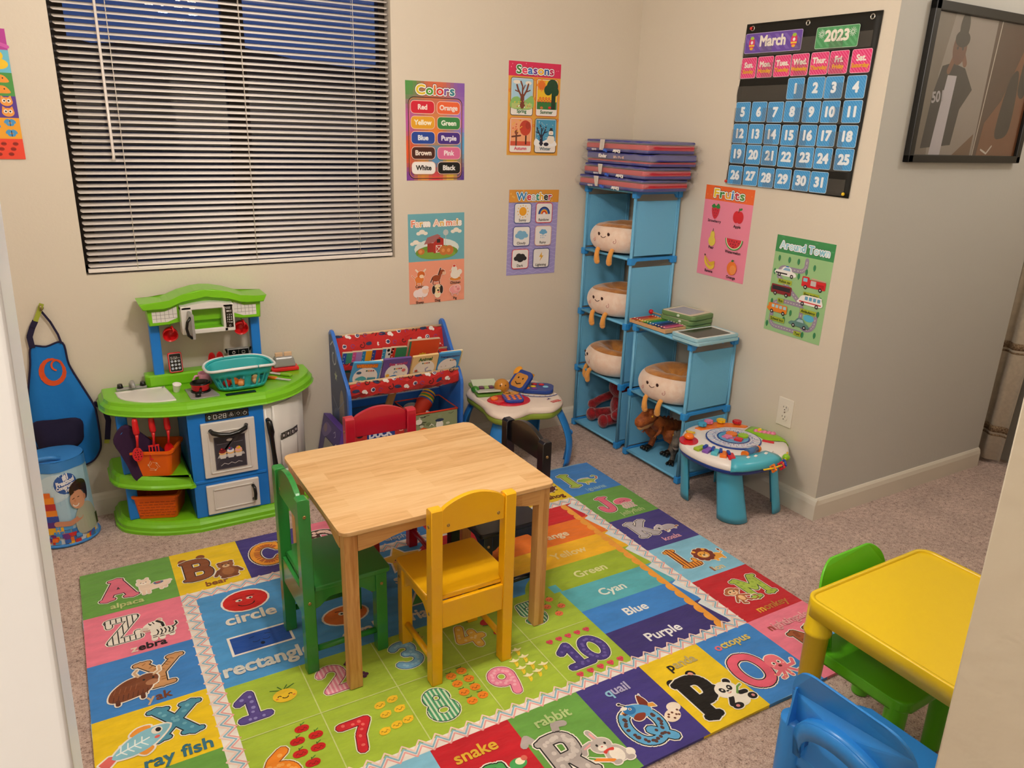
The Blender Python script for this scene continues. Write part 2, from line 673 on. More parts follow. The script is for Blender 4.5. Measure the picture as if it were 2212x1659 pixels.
def carpet_mat():
 m = bpy.data.materials.new('carpet')
 m.use_nodes = True
 nt = m.node_tree
 b = nt.nodes['Principled BSDF']
 b.inputs['Roughness'].default_value = 0.95
 b.inputs['Specular IOR Level'].default_value = 0.1
 b.inputs['Sheen Weight'].default_value = 0.2
 tcn = nt.nodes.new('ShaderNodeTexCoord')
 def nz(s, d=3.0, r=0.6):
  n = nt.nodes.new('ShaderNodeTexNoise')
  n.inputs['Scale'].default_value = s
  n.inputs['Detail'].default_value = d
  n.inputs['Roughness'].default_value = r
  nt.links.new(tcn.outputs['Object'], n.inputs['Vector'])
  return n
 a, c, d = nz(230, 2), nz(7, 4), nz(62, 3, 0.7)
 r1 = nt.nodes.new('ShaderNodeValToRGB')
 els = r1.color_ramp.elements
 els[0].position = 0.33; els[0].color = lin('#523C33')
 els[1].position = 0.62; els[1].color = lin('#E2CBC0')
 e = els.new(0.45); e.color = lin('#BDA195')
 mix = nt.nodes.new('ShaderNodeMath'); mix.operation = 'MULTIPLY_ADD'
 mix.inputs[1].default_value = 0.5
 half = nt.nodes.new('ShaderNodeMath'); half.operation = 'MULTIPLY'; half.inputs[1].default_value = 0.5
 nt.links.new(d.outputs['Fac'], half.inputs[0])
 nt.links.new(a.outputs['Fac'], mix.inputs[0])
 nt.links.new(half.outputs[0], mix.inputs[2])
 nt.links.new(mix.outputs[0], r1.inputs[0])
 mx = nt.nodes.new('ShaderNodeMix'); mx.data_type = 'RGBA'; mx.blend_type = 'MULTIPLY'
 mx.inputs[0].default_value = 1.0
 r2 = nt.nodes.new('ShaderNodeMapRange')
 r2.inputs['From Min'].default_value = 0.3; r2.inputs['From Max'].default_value = 0.7
 r2.inputs['To Min'].default_value = 0.82; r2.inputs['To Max'].default_value = 1.1
 nt.links.new(c.outputs['Fac'], r2.inputs['Value'])
 nt.links.new(r1.outputs[0], mx.inputs[6])
 nt.links.new(r2.outputs[0], mx.inputs[7])
 nt.links.new(mx.outputs[2], b.inputs['Base Color'])
 bp = nt.nodes.new('ShaderNodeBump'); bp.inputs['Strength'].default_value = 0.9; bp.inputs['Distance'].default_value = 0.012
 nt.links.new(mix.outputs[0], bp.inputs['Height'])
 nt.links.new(bp.outputs[0], b.inputs['Normal'])
 return m

def struct(name, mb, m, parent=None):
 o = mb.build(name, m, parent)
 if parent is None: o['kind'] = 'structure'
 return o

ZC = 2.38
m = MB(); m.b2((-3.7, -4.6, -0.1), (2.6, 0.12, 0.0)); struct('floor', m, carpet_mat())
m = MB(); m.b2((-3.7, -4.6, ZC), (2.6, 0.12, ZC + 0.1)); struct('ceiling', m, CEIL)
WX0, WX1, WZ0, WZ1 = -2.318, -1.198, 0.890, 2.08
m = MB()
m.b2((-3.7, 0, 0), (WX0, 0.12, ZC)); m.b2((WX1, 0, 0), (0.1, 0.12, ZC))
m.b2((WX0, 0, 0), (WX1, 0.12, WZ0)); m.b2((WX0, 0, WZ1), (WX1, 0.12, ZC))
struct('wall_back', m, WALL)
m = MB(); m.b2((0.0, -1.17, 0), (0.1, 0, ZC)); m.b2((-0.0006, -1.274, 0), (0, 0, ZC)); struct('wall_right', m, WALL)
m = MB(); m.b2((0.0, -1.274, 0), (1.12, -1.17, ZC)); struct('wall_hall', m, WALLG)
m = MB(); m.b2((1.30, -4.6, 0), (1.42, -1.16, ZC)); m.b2((1.12, -1.17, 0), (1.42, -1.09, ZC)); struct('wall_far', m, WALLG)
m = MB(); m.b2((-3.7, -2.6, 0), (-3.58, 0, ZC)); struct('wall_left', m, WALL)
m = MB(); m.b2((-3.7, -4.6, 0), (2.6, -4.5, ZC)); m.b2((-3.7, -4.5, 0), (-3.6, -2.72, ZC)); struct('wall_passage', m, WALL)  # unseen passage walls behind the camera, put in to bounce light
# doorway the camera looks through; its right jamb is not quite plumb
JX0, JX1, JY0, JY1 = -2.4085, -1.608, -2.72, -2.60
m = MB()
m.b2((-3.7, -2.664, 0), (JX0 - 0.040, JY1, ZC))
m.prism([(JX1 + 0.05 + 0.012, 0), (JX1 - 0.02 + 0.012, 2.0), (JX1 - 0.02 + 0.012, ZC), (1.42, ZC), (1.42, 0)], 0.12, frame((0, JY1, 0), (1, 0, 0), (0, 0, 1)))
m.b2((JX0 - 0.012, JY0, 2.03), (JX1, JY1, ZC))
struct('wall_front', m, WALL)
m = MB()
m.prism([(JX0 - .0315, 0), (JX0 + .0255, 2.0), (JX0 + .0255, 2.03), (JX0 - .06, 2.03), (JX0 - .06, 0)], .068, frame((0, JY1 + .002, 0), (1, 0, 0), (0, 0, 1)), bev=.006, seg=3)
struct('trim_1', m, mat('jamb_paint', '#F0F2F6', 0.35, spec=0.5))
m = MB()
m.prism([(JX1 + 0.05, 0), (JX1 - 0.02, 2.0), (JX1 - 0.008, 2.0), (JX1 + 0.062, 0)], 0.124, frame((0, JY1 + 0.002, 0), (1, 0, 0), (0, 0, 1)), bev=0.002)
struct('trim_2', m, mat('jamb_worn_paint', '#CFC6B4', 0.4, spec=0.4, bump=0.5, bscale=25))
# skirting boards
def skirting(name, a, b, out):
 """a, b: ends on the wall line; out: unit vector into the room"""
 a, b, o = Vector((*a, 0)), Vector((*b, 0)), Vector((*out, 0))
 L = (b - a).length
 x = (b - a).normalized()
 mm = MB()
 prof = [(0, 0), (0.014, 0), (0.014, 0.062), (0.010, 0.078), (0.004, 0.086), (0, 0.087)]
 M = Matrix(((o.x, 0, x.x, a.x), (o.y, 0, x.y, a.y), (0, 1, 0, 0), (0, 0, 0, 1)))
 mm.prism(prof, L, M)
 return struct(name, mm, TRIM)
skirting('baseboard_back', (-3.58, 0), (-0.014, 0), (0, -1))
skirting('baseboard_right', (0, -0.0), (0, -1.288), (-1, 0))
skirting('baseboard_hall', (0.0, -1.274), (1.12, -1.274), (0, -1))

# window: bronze slider frame and glass behind the blind
BRONZE = mat('bronze_frame', '#2C2420', 0.45, metal=0.3)
wf = MB()
FY0, FY1 = 0.062, 0.105
for (x0, x1, z0, z1) in ((WX0, WX0 + 0.045, WZ0, WZ1), (WX1 - 0.025, WX1, WZ0, WZ1), (WX0, WX1, WZ0, WZ0 + 0.03), (WX0, WX1, WZ1 - 0.04, WZ1), (-1.795, -1.722, WZ0, WZ1)):
 wf.b2((x0, FY0, z0), (x1, FY1, z1), bev=0.003)
win = struct('window_1', wf, BRONZE)
GLASS = mat('window_glass', '#FFFFFF', 0.0, trans=1.0, ior=1.5)
for x0, x1, y in ((WX0 + 0.04, -1.79, 0.078), (-1.73, WX1 - 0.02, 0.088)):
 g = MB(); g.b2((x0, y, WZ0 + 0.025), (x1, y + 0.004, WZ1 - 0.035)); g.build('window_pane', GLASS, win)

# what stands outside in the dusk
t = MB()
hp = []
for k in range(41):
 x = -9 + k * 0.5
 hp.append((x, 1.93 + 0.05 * math.sin(k * 1.7) + 0.06 * math.sin(k * 0.63) + random.uniform(-0.03, 0.03)))
t.prism([(-9, -1.0)] + [(11, -1.0)] + hp[::-1], 0.6, frame((0, 4.2, 0), (1, 0, 0), (0, 0, 1)))
tag(t.build('hedge', mat('hedge_leaves', '#1C1A16', 0.95, noise=0.6, nscale=3)), 'dark hedge outside, filling the lower part of the window', 'hedge')

# ------------------------------------------------------------------ blind
BL = mat('blind_vinyl', '#E9E2DC', 0.38, spec=0.5)
blind = thing('window_blind', 'white slatted blind hanging half open over the night window', 'blind', (0, 0, 0))
m = MB()
zz = WZ0 + 0.030
SLW, TH = 0.0252, math.radians(26)
while zz < WZ1 - 0.04:
 # slightly arched slat, room edge down
 cx0, cx1 = WX0 + 0.010, WX1 - 0.006
 n = 4
 row = []
 for k in range(n + 1):
  u = -0.5 + k / n
  cr = 0.0016 * (1 - (2 * u) ** 2)
  yy = u * SLW * math.cos(TH) - cr * math.sin(TH)
  zzz = u * SLW * math.sin(TH) + cr * math.cos(TH)
  row.append((0.022 + yy, zz + zzz))
 inset = [0.006, 0.0, 0.0, 0.0, 0.006]
 vs, fs = [], []
 for k, (y, z) in enumerate(row):
  vs += [(cx0 + inset[k], y, z), (cx1 - inset[k], y, z)]
 fs = [(2 * k, 2 * k + 1, 2 * k + 3, 2 * k + 2) for k in range(n)]
 m._add(vs, fs, None, True)
 zz += 0.0205
m.build('slats', BL, blind, thick=0.0006)
m = MB(); m.box(((WX0 + WX1) / 2, 0.020, WZ0 + 0.013), (WX1 - WX0 - 0.014, 0.026, 0.013), bev=0.003); m.build('bottom_rail', BL, blind)
m = MB(); m.box(((WX0 + WX1) / 2, 0.022, WZ1 - 0.016), (WX1 - WX0 - 0.006, 0.03, 0.032), bev=0.002); m.build('head_rail', BL, blind)
for x in (-2.157, -1.748, -1.343):
 m = MB()
 m.tube([(x, 0.006, WZ0 + 0.016), (x, 0.006, WZ1 - 0.03)], 0.0009, 6)
 m.tube([(x + 0.004, 0.037, WZ0 + 0.016), (x + 0.004, 0.037, WZ1 - 0.03)], 0.0007, 5)
 m.build('cord', mat('cord', '#E6DDD2', 0.7), blind)
m = MB()
m.tube([(-2.190, -0.006, 1.266), (-2.1885, -0.006, 1.28), (-2.186, -0.004, WZ1 - 0.04)], [0.0058, 0.0046, 0.0042], 6)
m.build('tilt_wand', mat('wand_plastic', '#E4DCD6', 0.2, spec=0.6), blind)

# ------------------------------------------------------------------ glass ceiling lamp (its reflection shows in the window)
lamp = thing('glass_ceiling_lamp', 'glass ceiling lamp with four bulbs, mirrored in the window', 'ceiling lamp', tuple(LAMP))
m = MB(); m.cyl((0, 0, 0.12), (0, 0, ZC - LAMP.z - 0.02), 0.006); m.lathe([(0.0, ZC - LAMP.z - 0.03), (0.055, ZC - LAMP.z - 0.028), (0.06, ZC - LAMP.z - 0.001)], 24)
m.lathe([(0.0, 0.13), (0.05, 0.125), (0.055, 0.115), (0.0, 0.11)], 24)
m.tube([(0.19 * math.cos(k * PI / 12), 0.19 * math.sin(k * PI / 12), 0.06) for k in range(24)], 0.004, 8, closed=True)
for k in range(4):
 a = k * PI / 2 + 0.5
 m.tube([(0, 0, 0.12), (0.06 * math.cos(a), 0.06 * math.sin(a), 0.115), (0.11 * math.cos(a), 0.11 * math.sin(a), 0.075)], 0.005, 8)
m.build('lamp_frame', mat('chrome', '#D8D8D8', 0.12, metal=1.0), lamp)
for k in range(4):
 a = k * PI / 2 + 0.5
 m = MB(); m.ball((0.11 * math.cos(a), 0.11 * math.sin(a), 0.02), (0.021, 0.021, 0.03), 14, 10); m.cyl((0.11 * math.cos(a), 0.11 * math.sin(a), 0.045), (0.11 * math.cos(a), 0.11 * math.sin(a), 0.075), 0.012)
 b_ = m.build('bulb', mat('bulb_glow', '#FFE9C8', 0.3, emit=22.0), lamp)
 b_.visible_shadow = True
# ------------------------------------------------------------------ curtain at the end of the hall
cur = thing('striped_curtain', 'cream curtain with brown woven bands hanging at the end of the hall', 'curtain', (1.2, -1.3, 0))
CUR = mat('curtain_cloth', '#D9CDB8', 0.85, noise=0.12, nscale=60, sheen=0.3)
BAND = mat('curtain_band', '#5E4430', 0.9, col2='#9A8468', nscale=160)
def curt(name, y0, y1, lean, z0, z1, xo, mt, amp=0.012, ph=0.0):
 mm = MB()
 def f(u, v):
  z = z0 + (z1 - z0) * v
  y = y0 + (y1 - y0) * u + lean * (z - 0.0)
  return (xo + amp * math.sin(u * 9 + ph), y, z)
 mm.grid(f, 24, 2)
 return mm.build(name, mt, cur, thick=0.002)
curt('cloth', 0.09, -0.035, -0.03, 0.02, 2.1, 0.0, CUR)
for z in (0.545, 0.155):
 curt('woven_band', 0.0905, -0.0355, -0.03, z, z + 0.03, -0.0025, BAND)
 curt('woven_band', 0.0905, -0.0355, -0.03, z - 0.018, z - 0.010, -0.0025, BAND)
cur2 = thing('striped_curtain', 'second cream curtain panel behind the first, partly hidden by the doorway', 'curtain', (1.23, -1.42, 0))
cur = cur2
curt('cloth', 0.06, -0.5, -0.02, 0.02, 2.1, 0.0, CUR, 0.015, 1.0)
for z in (0.50, 0.12):
 curt('woven_band', 0.061, -0.5, -0.02, z, z + 0.03, -0.0035, BAND, 0.015, 1.0)
# ------------------------------------------------------------------ wall outlet
M_ = mat('outlet_plastic', '#E4DDD0', 0.3, spec=0.5)
ou = thing('wall_outlet', 'white double wall outlet low on the right wall', 'outlet', (-0.001, -1.0777, 0.377))
m = MB(); m.box((-0.002, 0, 0), (0.005, 0.072, 0.114), bev=0.002); m.build('cover_plate', M_, ou)
DARKS = mat('slot_dark', '#1A1613', 0.8)
for s in (1, -1):
 m = MB(); m.prism(rrect(0.034, 0.029, 0.013, 6), 0.0025, frame((-0.0045, 0, s * 0.0195), (0, -1, 0), (0, 0, 1)))
 so = m.build('socket', M_, ou)
 m = MB()
 for y, h in ((-0.006, 0.008), (0.0065, 0.0065)):
  m.box((-0.0072, y, s * 0.0195 + 0.003), (0.001, 0.0016, h))
 m.cyl((-0.0077, 0, s * 0.0195 - 0.008), (-0.006, 0, s * 0.0195 - 0.008), 0.0022, n=10)
 m.build('slots', DARKS, so)
m = MB(); m.cyl((-0.0058, 0, 0), (-0.004, 0, 0), 0.0032, n=12); m.build('screw', mat('screw_metal', '#9C9488', 0.35, metal=0.8), ou)
# ================================================================== the alphabet play rug
# slab letters as strokes in a box 0..1 wide, 0..1 high; serif bars listed after '|'
def _P(s): return [tuple(float(v) for v in p.split(',')) for p in s.split()]
SLAB = {
 'A': ['.12,0 .5,1 .88,0', '.26,.35 .74,.35', '|0,0 .3,0', '|.7,0 1,0', '|.3,1 .6,1'],
 'B': ['.2,0 .2,1', '.2,1 .6,1 .8,.93 .86,.77 .8,.6 .6,.53 .2,.53', '.6,.53 .84,.46 .92,.27 .84,.08 .6,0 .2,0', '|.02,0 .3,0', '|.02,1 .3,1'],
 'C': ['.9,.8 .75,.95 .5,1 .25,.9 .1,.65 .1,.35 .25,.1 .5,0 .75,.05 .92,.22', '|.9,.68 .9,1'],
 'D': ['.2,0 .2,1', '.2,1 .55,1 .8,.88 .92,.62 .92,.38 .8,.12 .55,0 .2,0', '|.02,0 .3,0', '|.02,1 .3,1'],
 'E': ['.2,0 .2,1', '.2,1 .85,1', '.2,.5 .65,.5', '.2,0 .9,0', '|.85,.82 .85,1', '|.9,0 .9,.2', '|.02,0 .2,0', '|.02,1 .2,1'],
 'F': ['.2,0 .2,1', '.2,1 .88,1', '.2,.5 .65,.5', '|.88,.8 .88,1', '|.02,0 .42,0', '|.02,1 .2,1'],
 'G': ['.88,.82 .72,.96 .5,1 .25,.9 .1,.65 .1,.35 .25,.1 .5,0 .8,.08 .85,.4', '.55,.42 1,.42'],
 'H': ['.2,0 .2,1', '.8,0 .8,1', '.2,.5 .8,.5', '|.02,0 .38,0', '|.02,1 .38,1', '|.62,0 .98,0', '|.62,1 .98,1'],
 'I': ['.5,0 .5,1', '|.2,0 .8,0', '|.2,1 .8,1'],
 'J': ['.65,1 .65,.3 .55,.06 .35,0 .15,.08 .08,.3', '|.4,1 .95,1'],
 'K': ['.2,0 .2,1', '.85,1 .22,.42', '.42,.58 .85,0', '|.02,0 .38,0', '|.02,1 .38,1', '|.68,1 1,1', '|.68,0 1,0'],
 'L': ['.25,1 .25,0 .9,0', '|.02,1 .48,1', '|.9,0 .9,.25', '|.05,0 .25,0'],
 'M': ['.16,0 .16,1 .5,.4 .84,1 .84,0', '|0,0 .32,0', '|0,1 .2,1', '|.8,1 1,1', '|.68,0 1,0'],
 'N': ['.18,0 .18,1 .82,0 .82,1', '|.02,0 .34,0', '|0,1 .2,1', '|.66,1 .98,1'],
 'O': ['.5,1 .22,.9 .08,.65 .08,.35 .22,.1 .5,0 .78,.1 .92,.35 .92,.65 .78,.9 .5,1'],
 'P': ['.22,0 .22,1', '.22,1 .65,1 .88,.88 .92,.7 .85,.52 .65,.42 .22,.42', '|.02,0 .46,0', '|.02,1 .3,1'],
 'Q': ['.5,1 .22,.9 .08,.65 .08,.35 .22,.1 .5,0 .78,.1 .92,.35 .92,.65 .78,.9 .5,1', '.55,.3 .95,-.08'],
 'R': ['.2,0 .2,1', '.2,1 .62,1 .84,.88 .86,.7 .8,.54 .62,.48 .2,.48', '.55,.48 .85,0', '|.02,0 .4,0', '|.02,1 .3,1', '|.72,0 1,0'],
 'S': ['.85,.78 .7,.96 .4,1 .18,.85 .22,.62 .5,.52 .8,.4 .86,.18 .65,0 .35,0 .12,.2', '|.85,.7 .85,1'],
 'T': ['.5,0 .5,1', '.06,1 .94,1', '|.3,0 .7,0', '|.06,.8 .06,1', '|.94,.8 .94,1'],
 'U': ['.18,1 .18,.3 .3,.06 .5,0 .7,.06 .82,.3 .82,1', '|0,1 .36,1', '|.64,1 1,1'],
 'V': ['.12,1 .5,0 .88,1', '|0,1 .3,1', '|.7,1 1,1'],
 'W': ['.08,1 .28,0 .5,.7 .72,0 .92,1', '|0,1 .24,1', '|.76,1 1,1'],
 'X': ['.14,0 .86,1', '.14,1 .86,0', '|0,0 .34,0', '|.66,0 1,0', '|0,1 .34,1', '|.66,1 1,1'],
 'Y': ['.1,1 .5,.46 .9,1', '.5,.46 .5,0', '|.28,0 .72,0', '|0,1 .26,1', '|.74,1 1,1'],
 'Z': ['.1,1 .88,1 .12,0 .92,0', '|.1,.76 .1,1', '|.92,0 .92,.24'],
}
def _c(x0, y0, rx, ry, a0, a1, n=10): return arc(x0, y0, rx, ry, a0, a1, n)
DIG = {
 '1': [[(.12, .72), (.5, .98), (.5, .08)], [(.1, .04), (.9, .04)]],
 '2': [_c(.5, .7, .36, .28, 165, -40, 9) + [(.2, .04), (.88, .04)]],
 '3': [_c(.46, .74, .32, .24, 150, -80, 9) + _c(.46, .26, .38, .26, 85, -150, 10)],
 '4': [[(.35, .98), (.1, .38), (.62, .38), (.92, .38)], [(.66, .66), (.66, .02)]],
 '5': [[(.82, .96), (.26, .96), (.2, .55)] + _c(.48, .32, .36, .3, 115, -150, 10)],
 '6': [[(.72, .98), (.4, .78)] + _c(.5, .3, .36, .28, 165, 535, 16)],
 '7': [[(.1, .96), (.88, .96), (.55, .5), (.42, .02)]],
 '8': [_c(.5, .74, .28, .23, 0, 360, 14), _c(.5, .27, .36, .26, 0, 360, 16)],
 '9': [_c(.5, .7, .34, .27, 0, 360, 16), [(.84, .7), (.76, .3), (.66, .02)]],
 '0': [_c(.5, .5, .36, .46, 0, 360, 18)],
}
def seglist(st):
 out = []
 for p in st:
  for i in range(len(p) - 1): out.append((p[i], p[i + 1]))
 return out
def inside(segs, w, x, y):
 r2 = w * w / 4
 for (a, b) in segs:
  dx, dy = b[0] - a[0], b[1] - a[1]
  L = dx * dx + dy * dy or 1e-9
  t = max(0, min(1, ((x - a[0]) * dx + (y - a[1]) * dy) / L))
  if (x - a[0] - t * dx) ** 2 + (y - a[1] - t * dy) ** 2 < r2: return True
 return False
def decorate(A, st, w, style, col, box):
 """stripes, dots or cow patches that stay inside the strokes"""
 segs = seglist(st)
 x0, y0, x1, y1 = box
 S = x1 - x0
 A.up()
 if style in ('stripes', 'thin'):
  per = S / 7; duty = .45 if style == 'stripes' else .22
  k = x0 - w
  while k < x1 + w:
   sub = 3
   for q in range(sub):
    xa = k + per * duty * q / sub
    xb = k + per * duty * (q + 1) / sub
    xm = (xa + xb) / 2
    y = y0 - w
    st_y = None
    step = (y1 - y0 + 2 * w) / 46
    while y < y1 + w + step:
     ins = inside(segs, w * 0.98, xm, y)
     if ins and st_y is None: st_y = y
     if not ins and st_y is not None:
      A.raw([(xa, st_y - step / 2), (xb, st_y - step / 2), (xb, y - step / 2), (xa, y - step / 2)], [(0, 1, 2, 3)], col)
      st_y = None
     y += step
   k += per
 elif style in ('dots', 'patch', 'bands'):
  rnd = random.Random(int(S * 1e5) + len(segs))
  r = w * (0.24 if style == 'dots' else 0.34)
  pts = []
  for (a, b) in segs:
   L = math.dist(a, b)
   n = max(1, int(L / (w * 0.8)))
   for i in range(n):
    t = (i + rnd.uniform(0.2, 0.8)) / n
    pts.append((a[0] + (b[0] - a[0]) * t, a[1] + (b[1] - a[1]) * t, a, b, L))
  for (x, y, a, b, L) in pts:
   if style == 'bands':
    dx, dy = (b[0] - a[0]) / L, (b[1] - a[1]) / L
    A.seg((x - dy * w * .47, y + dx * w * .47), (x + dy * w * .1, y - dx * w * .1), w * 0.2, col)
   else:
    if inside(segs, w - 2 * r * 0.9, x, y) or True:
     o = w / 2 - r
     ang = rnd.uniform(0, 2 * PI)
     A.ell(x + o * 0.5 * math.cos(ang), y + o * 0.5 * math.sin(ang), r * rnd.uniform(.7, 1), r * rnd.uniform(.7, 1), col, up=False)

def bigletter(A, ch, x, y, wd, ht, col, rot=0, style=None, col2='#fff', w=0.2, serif=0.13, edge='#1d1a1c', ring='#f3ece0'):
 """x, y: lower-left corner"""
 A.push(x, y, 1, rot)
 strokes, bars = [], []
 for s in SLAB[ch]:
  bar = s[0] == '|'
  p = [(a * wd, b * ht) for a, b in _P(s.lstrip('|'))]
  if not bar and len(p) > 3 and ch in 'BCDGJOPQRSU': p = spline(p, 3, False)
  (bars if bar else strokes).append(p)
 W, B = w * ht, serif * ht
 ins = ht * 0.06
 def sh(p): return [(ins + a * (1 - 2 * ins / wd), ins + b * (1 - 2 * ins / ht)) for a, b in p]
 strokes = [sh(p) for p in strokes]; bars = [sh(p) for p in bars]
 for c, e in ((ring, 0.10 * ht), (edge, 0.05 * ht), (col, 0)):
  A.up()
  for p in strokes: A.stroke(p, W + e, c, up=False)
  for p in bars: A.stroke(p, B + e, c, up=False)
 if style: decorate(A, strokes, W, style, col2, (0, 0, wd, ht))
 A.pop()
def bignum(A, txt, x, y, wd, ht, col, style, col2, edge, w=0.25, ring='#e9e8cf'):
 A.push(x, y)
 n = len(txt)
 st = []
 for i, ch in enumerate(txt):
  cw = wd / (n - 0.28 * (n - 1)) if n > 1 else wd
  for p in DIG[ch]:
   st.append([(i * cw * 0.82 + a * cw, b * ht) for a, b in p])
 W = w * ht
 for c, e in ((ring, 0.10 * ht), (edge, 0.045 * ht), (col, 0)):
  A.up()
  for p in st: A.stroke(p, W + e, c, up=False)
 decorate(A, st, W, style, col2, (0, 0, wd, ht))
 A.pop()

WH, BK = '#F1E9DC', '#1E1A1A'
def face(x, y, s, k='#2a1a14', cheeks='#E88C6A'):
 return [('s', arc(x - s * .45, y + s * .1, s * .13, s * .1, 0, 180, 4), s * .09, k), ('s', arc(x + s * .45, y + s * .1, s * .13, s * .1, 0, 180, 4), s * .09, k),
   ('s', arc(x, y, s * .25, s * .22, 200, 340, 6), s * .09, k), ('e', x - s * .7, y - s * .1, s * .12, s * .09, cheeks), ('e', x + s * .7, y - s * .1, s * .12, s * .09, cheeks)]
